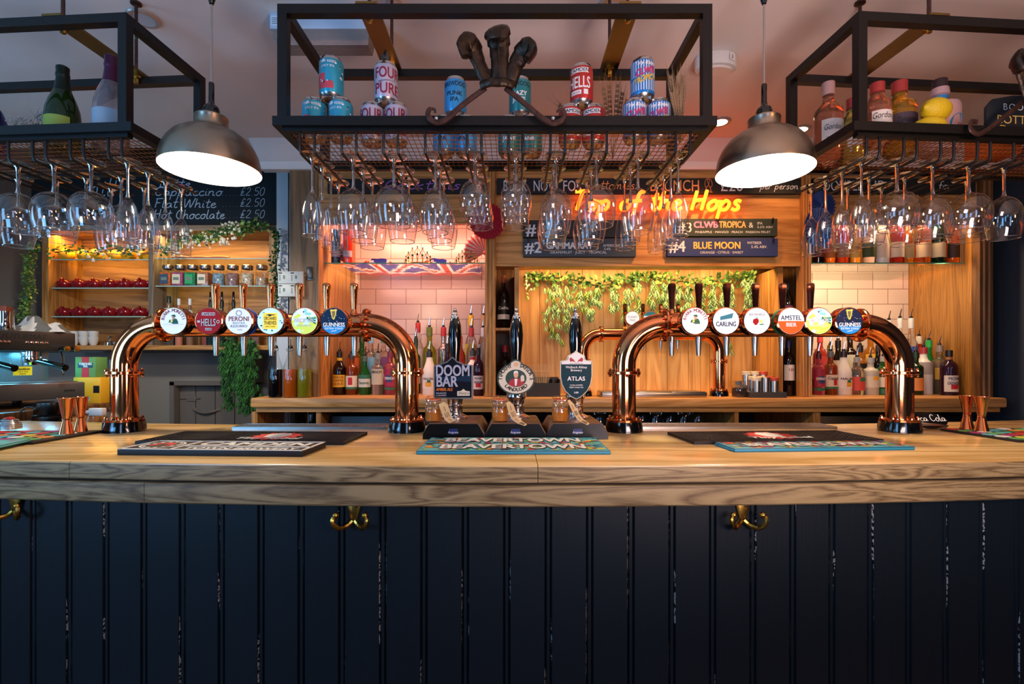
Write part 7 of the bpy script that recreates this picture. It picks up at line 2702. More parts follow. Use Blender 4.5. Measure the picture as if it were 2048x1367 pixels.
# bean jar
t = thing('bean_jar', 'small clip-top jar of coffee beans left of the shaker tins', 'jar', (1.228, 2.70, CB))
b = MB()
b.lathe([(.0005, .001), (.036, 0), (.039, .006), (.039, .06), (.034, .07), (.034, .076)], 0, 22)
b.lathe([(.036, .078), (.036, .086), (.0005, .09)], 0, 22)
b.build('glass', JARG, t)
b = MB()
b.lathe([(.0005, .004), (.036, .004), (.0365, .05), (.0005, .053)], 0, 20)
b.build('beans', mat('coffee_beans', '#2a140c', .5, bump=.9, bscale=130, var=.6), t)
# black caddy with wooden sticks
t = thing('bar_caddy', 'black bar caddy behind the oval pump badge', 'caddy', (WX(1083, 2.76), 2.78, CB))
b = MB()
hw = .10
b.box(-hw, hw, -.06, .05, 0, .012); b.box(-hw, hw, -.06, -.056, .012, .075); b.box(-hw, hw, .046, .05, .012, .105)
for x in (-hw, -.062, .058, hw - .004):
    b.box(x, x + .004, -.056, .046, .012, .095)
b.build('tray', mat('caddy_black', '#1c1510', .5), t)
t = thing('stick_bunch', 'bunch of pale wooden stirrers standing in the black caddy', 'stirrers', (WX(1083, 2.76), 2.785, CB + .0125))
STICK = mat('pale_stick', '#c9a77a', .7)
b = MB()
for k in range(15):
    b.bar((-.021 + k * .0030, (-1) ** k * .004, 0), (-.066 + k * .0094, (-1) ** k * .006, .165), .0035, .002)
b.tube([(-.045, -.009, .125), (.045, -.009, .125)], .0012)
b.build('sticks', STICK, t)
# ---------------------------------------------------------------- left shelf unit with teapots and jars
ZSU, ZSB = 3.0, 3.24
t = thing('shelf_unit', 'open oak shelf unit with glass shelves in the coffee corner', 'shelving', (WX(320, ZSU), 3.1, WZ(699, ZSU)))
og = tuple(t.location)
zt, zbm = WZ(450, ZSU), WZ(699, ZSU)
b = MB()
tbox(b, 82, 562, ZSU, ZSB, zbm, WZ(690, ZSU))
b.build('bottom_board', OAKX, t, origin=og)
b = MB()
tbox(b, 84, 560, ZSU, ZSB, WZ(461, ZSU), zt)
b.build('top_board', OAKOLD, t, origin=og)
for a, c in ((84, 97), (297, 306), (538, 551)):
    b = MB()
    tbox(b, a, c, ZSU, ZSB, WZ(689.8, ZSU), WZ(461.2, ZSU))
    b.build('side_board', OAK if a < 200 else OAKGREY if a < 400 else OAK, t, origin=og)
b = MB()
tbox(b, 84, 551, ZSB, ZSB + .015, zbm, zt, ref=ZSU)
b.build('back_board', wood('oak_shelf_back', '#9a6f42', '#6a4523', 'x', .8, .5, plank=.14, plank_axis='z'), t, origin=og)
SH = {}
for nm, a, c, py in (('l1', 97.5, 296.5, 518), ('l2', 97.5, 296.5, 575), ('l3', 97.5, 296.5, 632), ('r1', 306.5, 537.5, 516), ('r2', 306.5, 537.5, 571)):
    b = MB()
    z = WZ(py, ZSU + .02)
    SH[nm] = z
    tbox(b, a, c, ZSU + .02, ZSB - .002, z - .006, z, ref=ZSU)
    g = b.build('glass_shelf', GLASSP, t, origin=og, smooth=False)
    b = MB()
    tbox(b, a, c, ZSU + .017, ZSU + .02, z - .006, z, ref=ZSU)
    b.build('polished_edge', mat('pale_glass_edge', '#9fb8ac', .2), g, origin=og, smooth=False)
area_light('left_shelf_strip', (WX(200, 3.1), 3.06, WZ(466, ZSU)), (WX(200, 3.1), 3.12, 1.6), .55, 6, '#ffb64c', .03)
area_light('right_shelf_strip', (WX(425, 3.1), 3.06, WZ(466, ZSU)), (WX(425, 3.1), 3.12, 1.6), .6, 6, '#ffc878', .03)

# red teapots
POT = mat('red_glaze', '#7c0f1a', .12, coat=.5)
proto = None
for row, key in ((0, 'l2'), (1, 'l3')):
    for k in range(6):
        px = (129, 159, 190, 220, 251, 282)[k]
        Z = 3.05
        lab = f'round red teapot on the {("upper", "lower")[row]} glass shelf, {ORD[k]} from the left'
        loc = (WX(px, Z), Z, SH[key] + .0006)
        if proto:
            dup(proto, loc, .0, lab)
            continue
        proto = thing('teapot', lab, 'teapot', loc, 0, 'red teapots on the glass shelves')
        b = MB()
        b.lathe([(.0005, 0), (.024, 0), (.031, .002), (.040, .012), (.0425, .024), (.041, .036), (.035, .045), (.027, .049), (.0005, .049)], 0, 24)
        b.tube(smooth_path([(.034, 0, .028), (.041, 0, .036), (.044, 0, .048)], 4), [.011, .010, .009, .0085, .008, .0068, .006, .0055, .005], 0, 10)
        b.build('pot', POT, proto)
        b = MB()
        b.lathe([(.026, .049), (.025, .052), (.010, .054), (.0005, .054)], 0, 18)
        b.build('lid', POT, proto)
        b = MB()
        b.tube(smooth_path([(.016, -.036, .010), (.021, -.046, .018), (.022, -.048, .036), (.019, -.043, .052), (.014, -.026, .054)], 5), .0062, 0, 8)
        b.build('handle', POT, proto)
# yellow squashes along the top of the left half
GOURD = mat('yellow_gourd', '#d8a41c', .45, bump=.2, bscale=120)
proto = None
for k, px in enumerate((128, 159, 190, 221, 252, 282)):
    loc = (WX(px, 3.05), 3.07 + .02 * (k % 2), SH['l1'] + .0006)
    lab = f'yellow lemon on the top glass shelf, {ORD[k]} from the left'
    if proto:
        dup(proto, loc, 1.2 + .25 * (k % 3), lab)
        continue
    proto = thing('lemon', lab, 'lemon', loc, 1.4, 'yellow lemons on the top glass shelf')
    b = MB()
    b.lathe([(.0005, -.048), (.006, -.046), (.012, -.040), (.03, -.028), (.036, -.010), (.036, .010), (.03, .028), (.014, .040), (.007, .046), (.0005, .048)], 0, 20, M=Matrix.Translation((0, 0, .036)) @ Matrix.Rotation(PI / 2, 4, 'Y'))
    b.build('fruit', GOURD, proto, angle=180)
    b = MB()
    b.ball((.048, 0, .036), .004, 0, 6, 4)
    b.build('stem_end', STM, proto)

# square jars of tea and sweets
JARS = ((337, '#c9651c', '#31465e', 'square jar of orange tea bags with navy label, first on its shelf'), (361, '#a84a7a', '#d0c4a8', 'square jar of purple tea bags with cream label'), (386, '#1a7a4c', '#2a9a5c', 'square jar of green tea bags'), (411, '#b06a4c', '#d8ccb0', 'square jar of pinkish tea bags with cream label'),
        (438, '#7c98ac', None, 'round jar of blue-grey wrapped sweets'), (466, '#8a6a6a', None, 'round jar of brown wrapped sweets'), (495, '#c4b4a0', None, 'round jar of pale wrapped sweets'), (524, '#a8907c', None, 'round jar half full of grey sugar at the right end'))
for px, c, lc, lab in JARS:
    Z = 3.06
    t = thing('storage_jar', lab, 'jar', (WX(px, Z), Z, SH['r2'] + .0006), 0, 'storage jars on the glass shelf')
    w, H = .036, .096
    b = MB()
    if lc:
        b.box(-w + .003, w - .003, -w + .003, w - .003, .003, H * .86)
    else:
        b.lathe([(.0005, .003), (w * .93, .003), (w * .96, .01), (w * .96, H * (.80 if px < 520 else .55)), (.0005, H * (.82 if px < 520 else .6))], 0, 20)
    b.build('contents', mat('jar_contents_' + c.lstrip('#'), c, .6, bump=.9, bscale=70, var=.55), t, bevel=.004 if lc else 0)
    b = MB()
    if lc:
        b.lathe([(.0005, 0), (w * 1.38, 0), (w * 1.414, .006), (w * 1.414, H), (w * .9, H + .012), (w * .88, H + .018)], 0, 4, M=Matrix.Rotation(PI / 4, 4, 'Z'))
    else:
        b.lathe([(.0005, 0), (w * .97, 0), (w, .006), (w, H), (w * .85, H + .012), (w * .82, H + .018)], 0, 22)
    b.build('glass', JARG, t, angle=30)
    b = MB()
    b.lathe([(w * .86, H + .008), (w * .9, H + .012), (w * .9, H + .030), (w * .8, H + .034), (.0005, H + .034)], 0, 20)
    b.build('lid', mat('jar_lid_steel', '#8a7a70', .25, .9), t)
    if lc:
        b = MB()
        M = FRONT(-.003, -w - .0012, .012)
        b.sheet([(-.024, 0), (.024, 0), (.024, .058), (-.024, .058)], .0003, 0, M)
        b.sheet([(-.017, .022), (.017, .022), (.017, .04), (-.017, .04)], .0006, 1, M)
        b.build('label', [lab_m(lc), lab_m('#6a7a6a')], t, smooth=False)
# copper-coloured shells on the shelf above: small salamis of dried fruit
SAUS = mat('terracotta_roll', '#b0603c', .6)
for k, (px, w) in enumerate(((360, 16), (398, 22), (438, 20))):
    t = thing('wrapped_roll', f'terracotta coloured roll lying on the upper right glass shelf, {ORD[k]} from left', 'roll', (WX(px, 3.05), 3.05, SH['r1'] + .0006), .1)
    b = MB()
    b.tube(smooth_path([(-w * .003, 0, .008), (-w * .001, 0, .012), (w * .0015, 0, .012), (w * .003, 0, .009)], 5), .0078, 0, 10)
    b.build('roll', SAUS, t)
# small bottles on the lower right shelf, half hidden by the font
zl_ = WZ(690, ZSU) + .0006
for px, top, w, gm, cp, lc, lab in ((338, 592, 16, CL, '#1c2a24', '#d8d4cc', 'small clear bottle with black cap on the lower right shelf'), (358, 597, 13, mat('pink_salt', '#b8705c', .5), '#d8d8d4', '#c8b8a8', 'salt mill with white cap, left of two'), (380, 597, 13, mat('pepper_fill', '#7a5a44', .6), '#d8d8d4', '#c8b8a8', 'pepper mill with white cap, right of two')):
    bottle(lab, px, 3.06, top, w, 'square', gm, lc, None, cap=cp, spout=False, base=zl_, name='condiment_bottle', lab=(.5, .75))
for k, px in enumerate((421, 444, 467)):
    lab = f'dark green bottle with tall black pump top, {ORD[k]} of three beside the beer font'
    t = bottle(lab, px, 3.12, 600, 15, 'square', mat('bottle_green_black', '#16302e', .15, trans=.2), None, None, cap='#16201e', spout=False, base=zl_, name='dropper_bottle')
    b = MB()
    H = WZ(600, 3.12) - zl_
    b.lathe([(.007, 0), (.006, .05), (.0045, .053), (.0005, .053)], 0, 12, (0, 0, H))
    b.build('pump_top', BLACKPL, t)
for k, (px, c, w, hh, lab) in enumerate(((350, '#1c1c1c', 14, 26, 'black box on the bottom shelf behind the first badge'), (385, '#7a5a2c', 34, 30, 'brown card box on the bottom shelf'), (412, '#8a4a4c', 14, 30, 'pinkish box on the bottom shelf'), (505, '#6a4a3c', 30, 40, 'brown jar-like box on the bottom shelf behind the plant'))):
    t = thing('tea_carton', lab, 'box', (WX(px, 3.16), 3.18, zl_))
    b = MB()
    b.box(-w * .0015, w * .0015, -.03, .03, 0, hh * .003)
    b.build('carton', lab_m(c), t, bevel=.002)

# white cups on the bottom shelf
cup = None
CUPW = mat('white_china', '#d8d4cc', .25, coat=.3)
for k, (px, lvl) in enumerate(((118, 0), (140, 0), (148, 0), (168, 0), (187, 0), (148, 1), (168, 1), (187, 1), (100, 1), (120, 1))):
    Z = 3.08
    lab = 'white espresso cup ' + ('in the lower row' if lvl == 0 else 'stacked on another') + f' on the bottom shelf, {ORD[k if k < 5 else k - 5]} placed from the machine'
    loc = (WX(px if k < 8 else px, Z), Z, zl_ + lvl * .0345)
    if k == 1 or k == 0:
        continue
    if k >= 8:
        continue
    if cup:
        dup(cup, loc, 1.5 + .1 * (k % 3), lab)
        continue
    cup = thing('espresso_cup', lab, 'cup', loc, 1.6, 'white espresso cups on the bottom shelf')
    b = MB()
    b.lathe([(.0005, 0), (.015, 0), (.0155, .004), (.0225, .018), (.0262, .040), (.0282, .054), (.0272, .054), (.0248, .040), (.021, .019), (.0005, .008)], 0, 24)
    b.build('bowl', CUPW, cup)
    b = MB()
    b.tube(smooth_path([(.024, 0, .046), (.037, 0, .043), (.038, 0, .030), (.0235, 0, .022)], 5), .0028, 0, 8)
    b.build('handle', CUPW, cup)
t = thing('tamper', 'chrome coffee tamper and portafilter lying right of the white cups', 'coffee tool', (WX(220, 3.08), 3.08, zl_))
b = MB()
b.lathe([(.0005, 0), (.028, 0), (.028, .018), (.012, .022), (.008, .03), (.013, .045), (.014, .055), (.0005, .06)], 0, 20)
b.tube([(.02, 0, .012), (.06, -.01, .02)], .008, 0, 10)
b.build('metal_head', CHROME, t)

# ---------------------------------------------------------------- foliage
LEAF1 = mat('ivy_leaf', '#3f6a2c', .6, var=.4, bscale=20)
LEAF2 = mat('pale_leaf', '#7a9c48', .6, var=.3, bscale=20)
LEAF3 = mat('dark_leaf', '#1f4a24', .6, var=.3, bscale=20)
HOP = mat('hop_cone', '#93b884', .7, var=.35, bscale=40)
HOPD = mat('dark_hop_cone', '#2f6a2c', .7, var=.35, bscale=40)
BLOOM = mat('white_bloom', '#e0dccb', .8)
VINE = mat('vine_stem', '#4a5a2c', .8)
LM = [LEAF1, LEAF2, LEAF3, BLOOM, VINE, HOP, HOPD]


def leaf(b, p, d, s, mi, r):
    d = Vector(d).normalized()
    q = Vector((r.uniform(-1, 1), r.uniform(-1, .2), r.uniform(-1, 1)))
    side = d.cross(q)
    side = side.normalized() if side.length > 1e-4 else Vector((1, 0, 0))
    up = side.cross(d) * .25
    p = Vector(p)
    v = [p, p + d * s * .35 + side * s * .32 + up * s * .3, p + d * s * .75 + side * s * .24 + up * s * .2, p + d * s, p + d * s * .75 - side * s * .24 + up * s * .2, p + d * s * .35 - side * s * .32 + up * s * .3, p + d * s * .5]
    b.add(v, [(0, 1, 6), (1, 2, 6), (2, 3, 6), (3, 4, 6), (4, 5, 6), (5, 0, 6)], mi)


def hop(b, p, s, mi, r):
    p = Vector(p)
    tilt = Vector((r.uniform(-.25, .25), r.uniform(-.25, .1), -1)).normalized()
    n = 5
    for k in range(n):
        c = p + tilt * s * k / n
        rr = s * .36 * math.sin(PI * (k + .9) / (n + 1.2))
        off = r.uniform(0, 3)
        for q in range(5):
            a = off + q * 2 * PI / 5
            o = Vector((math.cos(a), math.sin(a), 0)) * rr
            tip = c + tilt * s * .34 + o * 1.15
            tan = Vector((-math.sin(a), math.cos(a), 0)) * rr * .62
            b.add([c + o * .5 - tan * .6, c + o * .5 + tan * .6, tip + tan * .2 - tilt * s * .1, tip, tip - tan * .2 - tilt * s * .1], [(0, 1, 2, 3, 4)], mi)


def clear_of(p, ymax):
    return Vector((max(GX0, min(GX1, p[0])), max(GY0, min(p[1], ymax)), min(p[2], GZ1)))


# hop garland along the middle bay
Zg = 2.955
t = thing('hop_garland', 'green hop garland hanging along the top of the plank wall in the middle bay', 'garland', P(1300, 560, Zg))
O = Vector(t.location)
r = random.Random(12)
ym = ZP - .028 - O.y
GX0, GX1, GY0, GZ1 = WX(1038.3, ZF) + .045 - O.x, WX(1557.7, ZF) - .045 - O.x, 2.925 - O.y, 1.806 - O.z
main, vine, cones, blooms = MB(), MB(), MB(), MB()
path = [(1046, 545), (1075, 552), (1110, 555), (1150, 560), (1190, 570), (1230, 566), (1262, 556), (1290, 545), (1320, 555), (1360, 562), (1400, 566), (1440, 560), (1480, 552), (1515, 545), (1538, 536)]
pts = smooth_path([P(a, c, Zg) - O for a, c in path], 6)
pts = [clear_of(p, ym) for p in pts]
vine.tube(pts, .004, 0, 5)
for p in pts:
    for k in range(9):
        d = (r.uniform(-1, 1), r.uniform(-1, .3), r.uniform(-.8, 1))
        q = p + Vector((r.gauss(0, .02), r.uniform(-.05, .02), r.gauss(0, .022)))
        leaf(main, clear_of(q, ym - .02), d, r.uniform(.018, .036), r.choice((0, 0, 1, 1, 1, 2)), r)
strands = [(1050, 620, 0), (1066, 600, 0), (1095, 690, 1), (1108, 650, 1), (1122, 700, 1), (1135, 680, 1), (1160, 640, 1), (1180, 655, 1), (1200, 630, 1), (1230, 640, 1), (1250, 660, 1), (1275, 640, 1), (1300, 632, 1), (1318, 650, 1), (1330, 636, 1), (1352, 650, 1), (1372, 640, 1), (1400, 648, 1), (1428, 640, 1), (1450, 650, 1), (1458, 640, 1), (1490, 634, 1), (1508, 628, 1), (1520, 610, 0), (1530, 600, 0), (1452, 720, 2)]
for px, py, kind in strands:
    top = min(pts, key=lambda q: abs(q.x - (P(px, 560, Zg) - O).x))
    end = clear_of(P(px + r.uniform(-5, 5), py - 25, Zg) - O, ym)
    st = smooth_path([top, (top + end) / 2 + Vector((r.uniform(-.02, .02), -.005, 0)), end], 4)
    vine.tube(st, .0014, 0, 4)
    for i, p in enumerate(st[2:]):
        for k in range(2):
            q = p + Vector((r.uniform(-.022, .022), r.uniform(-.03, .0), r.uniform(-.012, .02)))
            if kind:
                hop(cones, clear_of(q, ym - .02), r.uniform(.032, .050), 0 if r.random() < .75 else 1, r)
        leaf(main, clear_of(p + Vector((r.uniform(-.02, .02), -.01, 0)), ym - .03), (r.uniform(-1, 1), -.3, -.6), r.uniform(.02, .034), r.choice((0, 1, 1)), r)
for cx_, cy2, n in ((1045, 548, 26), (1050, 570, 16), (1530, 545, 40), (1536, 562, 20)):
    for k in range(n):
        p = clear_of(P(cx_ + r.gauss(0, 9), cy2 + r.gauss(0, 9), Zg - r.uniform(.0, .03)) - O, ym)
        blooms.ball(p, r.uniform(.004, .0075), 0, 6, 4)
main.build('leaves', LM, t, smooth=False)
vine.build('vine', VINE, t)
cones.build('hop_cones', [HOP, LEAF2], t, smooth=False)
blooms.build('white_blossoms', BLOOM, t)

# dark hanging hop plant below the left shelves
t = thing('hanging_hop_plant', 'dark green trailing hop plant hanging from the left shelf unit', 'plant', P(478, 688, 2.94))
O = Vector(t.location)
r = random.Random(5)
cones, vine, main = MB(), MB(), MB()
for k in range(26):
    px = r.uniform(452, 510)
    ln = r.uniform(40, 95) if k % 3 else r.uniform(90, 135)
    if k < 5:
        px, ln = 480 + k * 5, 120 + 5 * (k % 3)
    a = P(px, 672 + r.uniform(0, 12), 2.93) - O
    e = P(px + r.uniform(-8, 8), 690 + ln, 2.90) - O
    st = smooth_path([a, (a + e) / 2 + Vector((0, -.03, 0)), e], 5)
    vine.tube(st, .0014, 0, 4)
    for p in st[1:]:
        for q in range(2):
            hop(cones, p + Vector((r.uniform(-.02, .02), r.uniform(-.03, .02), r.uniform(-.01, .01))), r.uniform(.028, .044), 0 if r.random() < .8 else 1, r)
for k in range(90):
    leaf(main, P(r.uniform(445, 520), r.uniform(672, 715), 2.93 - r.uniform(0, .05)) - O, (r.uniform(-1, 1), -.5, r.uniform(-1, .6)), r.uniform(.02, .035), r.choice((2, 2, 0)), r)
cones.build('hop_cones', [HOPD, LEAF3], t, smooth=False)
vine.build('vines', VINE, t)
main.build('leaves', LM, t, smooth=False)


def ivy(name, label, path, Z, per, seed, sz, cols, spread, blooms_at=()):
    t = thing(name, label, 'garland', P(path[0][0], path[0][1], Z))
    O = Vector(t.location)
    r = random.Random(seed)
    pts = smooth_path([P(a, c, Z) - O for a, c in path], 8)
    vine, lv, bl = MB(), MB(), MB()
    vine.tube(pts, .003, 0, 5)
    for p in pts:
        for k in range(per):
            q = p + Vector((r.gauss(0, spread), r.uniform(-.05, .0), r.gauss(0, spread)))
            leaf(lv, q, (r.uniform(-1, 1), r.uniform(-1, 0), r.uniform(-1, .5)), r.uniform(*sz), r.choice(cols), r)
    lv.build('leaves', LM, t, smooth=False)
    vine.build('vine', VINE, t)
    if blooms_at:
        for a, c, n, s in blooms_at:
            for k in range(n):
                bl.ball(P(a + r.gauss(0, s), c + r.gauss(0, s * .5), Z - r.uniform(.0, .05)) - O, r.uniform(.005, .011), 0, 6, 4)
        bl.build('white_blossoms', BLOOM, t)


ivy('ivy_garland', 'small-leaved ivy hanging down the left side of the shelf unit', [(76, 492), (70, 520), (66, 550), (68, 580), (60, 610), (56, 632)], 2.94, 16, 3, (.010, .022), (0, 0, 1), .016)
ivy('flower_garland', 'green garland with white blossoms across the top of the right shelves', [(330, 500), (352, 492), (380, 480), (410, 478), (440, 472), (462, 460), (490, 462), (510, 455), (530, 449)], 2.955, 7, 8, (.016, .034), (0, 1, 1, 2), .018, ((350, 497, 30, 14), (395, 482, 40, 18), (430, 478, 25, 14), (468, 456, 35, 10), (450, 480, 15, 10)))
ivy('ivy_garland', 'dark ivy hanging down beside the white corner post', [(556, 462), (558, 490), (553, 530), (556, 570), (552, 610), (548, 640)], 2.93, 9, 14, (.014, .026), (2, 2, 0), .011)
ivy('lemon_garland', 'leafy garland with white blossoms over the lemons on the top shelf', [(110, 505), (150, 500), (190, 506), (230, 498), (265, 503), (290, 500)], 2.975, 4, 18, (.014, .028), (0, 1, 2), .014, ((200, 503, 12, 20), (270, 500, 16, 14)))

# ---------------------------------------------------------------- chalkboard menu and switch panel
Z = 3.225
b = MB()
t = thing('menu_board', 'large chalkboard coffee menu on the wall above the left shelves', 'chalkboard', (WX(300, Z), Z, WZ(449, Z)))
O = Vector(t.location)
tbox(b, 60, 556, Z, Z + .02, WZ(449, Z), WZ(270, Z))
b.build('board', CHALK, t, origin=tuple(O), bevel=.002)
b = MB()
k = Z / F
for s, px, py in (('Latte', 318, 375), ('Cappuccino', 309, 391), ('Flat White', 309, 415), ('Hot Chocolate', 307, 437)):
    M = FRONT(WX(px, Z) - O.x, -.0008, WZ(py, Z) - O.z)
    w = sum(HAND[c][0] + .12 for c in s)
    tw = {'Latte': 64, 'Cappuccino': 136, 'Flat White': 124, 'Hot Chocolate': 143}[s]
    hand_text(b, s, 0, 0, .0006, tw * k / w, 9 * k, .9 * k, 0, M)
for py in (391, 413, 436):
    M = FRONT(WX(480, Z) - O.x, -.0008, WZ(py, Z) - O.z)
    hand_text(b, '\u00a32.50', 0, 0, .0006, 9 * k, 8.5 * k, .55 * k, 0, M)
    for q in range(5):
        b.ball(M @ Vector(((-6 - q * 7) * k, .5 * k, .0006)), .5 * k, 0, 6, 3)
for s, px, py, sc in (('milk', 168, 392, 1.5), ('or', 150, 412, 1.2), ('soy', 190, 420, 1.2), ('Flat', 210, 440, 1.0)):
    if s != 'milk':
        continue
    M = FRONT(WX(px, Z) - O.x, -.0008, WZ(py, Z) - O.z)
    hand_text(b, s, 0, 0, .0006, 13 * sc * k, 13 * sc * k, 1.0 * k, 0, M)
b.build('chalk_lettering', CHALKW, t, smooth=False)
Z = ZF - .03
p = P(580, 593, Z)
t = thing('switch_panel', 'white fourfold control panel on the oak end panel', 'switch', (p.x, ZF, WZ(593, Z)))
q = Z / F
b = MB()
for s in (0, 1):
    b.box(-24 * q, 26 * q, -.032, -.0005, s * 25.5 * q + .0008, (s + 1) * 25.5 * q - .0008)
b.build('casing', mat('panel_white', '#b9bdb8', .45), t, bevel=.002)
b = MB()
for s in (0, 1):
    for c_ in (0, 1):
        x0, z0 = (-18 + 24 * c_) * q, (s * 25.5 + 5) * q
        b.box(x0 - .012, x0 + .006, -.0332, -.032, z0 + 15.5 * q, z0 + 18 * q, 0)
        for k_ in range(4):
            b.box(x0 - .008, x0 - .002, -.0332, -.032, z0 + (2 + k_ * 3) * q, z0 + (3.6 + k_ * 3) * q, 0)
        b.box(x0 + .012, x0 + .022, -.0332, -.032, z0 + 5 * q, z0 + 12 * q, 1)
b.build('button_rows', [INKB, mat('green_switch', '#0f5c3a', .4)], t, smooth=False)
t = thing('bottle_opener', 'wall bottle opener fixed to the oak end panel beside the control panel', 'opener', P(620, 545, ZF - .0))
b = MB()
b.box(-.014, .014, -.012, -.0005, -.03, .03)
b.box(-.02, .02, -.006, -.0005, -.042, -.030)
b.build('plate', STEELD, t, bevel=.002)
b = MB()
b.bar((-.014, -.013, -.014), (-.034, -.03, -.03), .005, .005)
b.build('handle_stick', OAK, t)

# ---------------------------------------------------------------- coffee corner
LCZ = 1.093
t = thing('coffee_counter', 'dark wooden side counter along the left wall under the espresso machine', 'counter', (-2.5, 2.0, 0))
og = (-2.5, 2.0, 0)
b = MB()
b.box(-3.09, -1.985, 1.72, 2.60, LCZ - .045, LCZ)
b.build('worktop', OAKDARK, t, origin=og, bevel=.004)
b = MB()
b.box(-2.02, -1.99, 1.72, 2.45, LCZ - .09, LCZ - .0455)
b.build('front_rail', OAKX, t, origin=og, bevel=.003)
b = MB()
b.box(-3.09, -1.77, 1.72, 2.60, .86, .885)
b.build('lower_shelf', VOID, t, origin=og)
b = MB()
b.box(-3.09, -2.3, 1.74, 2.60, .0, .8599); b.box(-3.09, -2.5, 1.74, 2.60, .8851, LCZ - .0455)
b.build('carcass', VOID, t, origin=og)
# espresso machine, its front turned towards the bar
MC = Vector((-2.05, 2.35, LCZ))
MA = math.atan2(.25, .10)
t = thing('espresso_machine', 'steel espresso machine with lit cup tray at the far left', 'coffee machine', MC, MA)
MW, MD = .62, .46
B0, B1, B2, B3 = 1.128 - LCZ, 1.2007 - LCZ, 1.342 - LCZ, 1.4287 - LCZ
b = MB()
b.box(-MW, 0, 0, MD, B2, B3)
b.box(-MW, 0, .22, MD, B1 + .001, B2 - .0005)
b.build('upper_housing', mat('dark_machine_steel', '#3a3733', .35, .6), t, bevel=.006)
b = MB()
b.box(-MW - .01, .012, -.05, MD, B0, B1)
b.build('drip_base', mat('machine_base_steel', '#5c5c5a', .35, .6), t, bevel=.006)
for x in (-MW + .05, -.04):
    for y in (.0, MD - .06):
        b = MB()
        b.cyl((x, y, .0003), .018, B0 - .001, 0, 12)
        b.build('foot', BLACK, t)
b = MB()
for k in range(24):
    b.box(-MW + .01, -.01, -.035 + k * .0095, -.031 + k * .0095, B1 + .0005, B1 + .004)
b.build('cup_grid', STEEL, t, smooth=False)
b = MB()
b.box(-MW + .004, -.004, .212, .2185, B1 + .004, B2 - .001)
b.build('splash_plate', mat('splash_steel', '#8f9a9c', .25, .9), t)
FM = lambda x, y, z: FRONT(x, y, z)
b = MB()
b.text('FUTURMAT', .030, -.19, B3 - .034, .0, 0, FM(0, -.0008, 0), bold=.02, shear=.2)
b.build('maker_lettering', [INKB], t, smooth=False)
b = MB()
b.text('RIMINI', .014, -.05, B0 + .03, .0, 0, FM(0, -.0508, 0), bold=.02)
b.build('base_lettering', [INKB], t, smooth=False)
for i, x in enumerate((-.27, -.256, -.242, -.18, -.163, -.146, -.129, -.112)):
    b = MB()
    b.lathe([(.0005, .004), (.006, .003), (.0075, 0)], 0, 10, M=FM(x, 0, B3 - .05))
    b.build('button', CHROME, t)
for x in (-.055, -.018):
    b = MB()
    b.tube([(x, .0, B2 + .012), (x, -.045, B2 + .012)], .013, 0, 12)
    b.lathe([(.0005, .002), (.012, .001), (.0135, -.003)], 1, 12, M=FM(x, -.0455, B2 + .012))
    b.build('steam_knob', [BLACKPL, BRASS], t)
for x in (-.30, -.125):
    b = MB()
    b.lathe([(.033, .0), (.035, .01), (.035, .035), (.03, .04)], 1, 20, (x, .09, B2 - .062))
    b.tube([(x, .055, B2 - .045), (x + .01, .01, B2 - .05), (x + .035, -.10, B2 - .075)], [.008, .013, .015], 0, 12)
    b.build('portafilter', [BLACKPL, CHROME], t)
    b = MB()
    b.cyl((x, .09, B2 - .021), .036, .0205, 0, 20)
    b.build('group_head', CHROME, t)
b = MB()
b.tube(smooth_path([(-.035, .05, B2 - .001), (-.035, .03, B2 - .03), (-.05, .0, B2 - .07), (-.055, -.01, B2 - .11)], 5), .004, 0, 8)
b.build('steam_wand', CHROME, t)
b = MB()
M = FM(-.20, -.012, B1 + .035)
b.prism([(-.032, 0), (.032, 0), (.032, .038), (-.032, .038)], -.001, 0, 0, M)
b.text('Caution', .015, 0, .023, .0005, 1, M, bold=.03)
b.text('Very hot', .010, 0, .013, .0005, 1, M)
b.text('water', .010, 0, .004, .0005, 1, M)
b.tube([M @ Vector((0, .038, 0)), (-.20, .0, B2 - .001)], .001, 1, 5)
b.build('caution_tag', [mat('tag_yellow', '#e0e02c', .6), INKB], t, smooth=False)
rm = Matrix.Rotation(MA, 3, 'Z')
lp = MC + rm @ Vector((-.3, .10, B2 - .006))
area_light('machine_tray_light', lp, lp + rm @ Vector((0, .02, -1)), .5, 9.0, '#5fd0ff', .03)
# on top of the machine


def on_machine(x, y):
    p = MC + rm @ Vector((x, y, 0))
    return (p.x, p.y, LCZ + B3 + .0006)


t = thing('milk_jug', 'red-handled steel milk jug on the espresso machine at the left edge', 'jug', on_machine(-.225, .07))
b = MB()
b.lathe([(.0005, 0), (.032, 0), (.034, .004), (.030, .045), (.032, .082), (.030, .082), (.028, .045), (.0005, .006)], 0, 24)
b.build('body', CHROME, t)
b = MB()
b.tube(smooth_path([(-.020, -.022, .076), (-.032, -.042, .07), (-.034, -.045, .04), (-.022, -.026, .016)], 5), .006, 0, 8)
b.build('handle', mat('red_enamel', '#a3202a', .3), t)
t = thing('wooden_block', 'reddish wooden box behind the milk jug', 'box', on_machine(-.17, .26), .5)
b = MB()
b.box(-.05, .04, -.04, .05, 0, .12)
b.build('box', mat('cherry_box', '#6a3020', .4), t, bevel=.003)
t = thing('tea_towel', 'crumpled grey and white tea towel on top of the espresso machine', 'cloth', on_machine(-.085, .12), .5)
b = MB()
r = random.Random(8)
n = 22
v = []
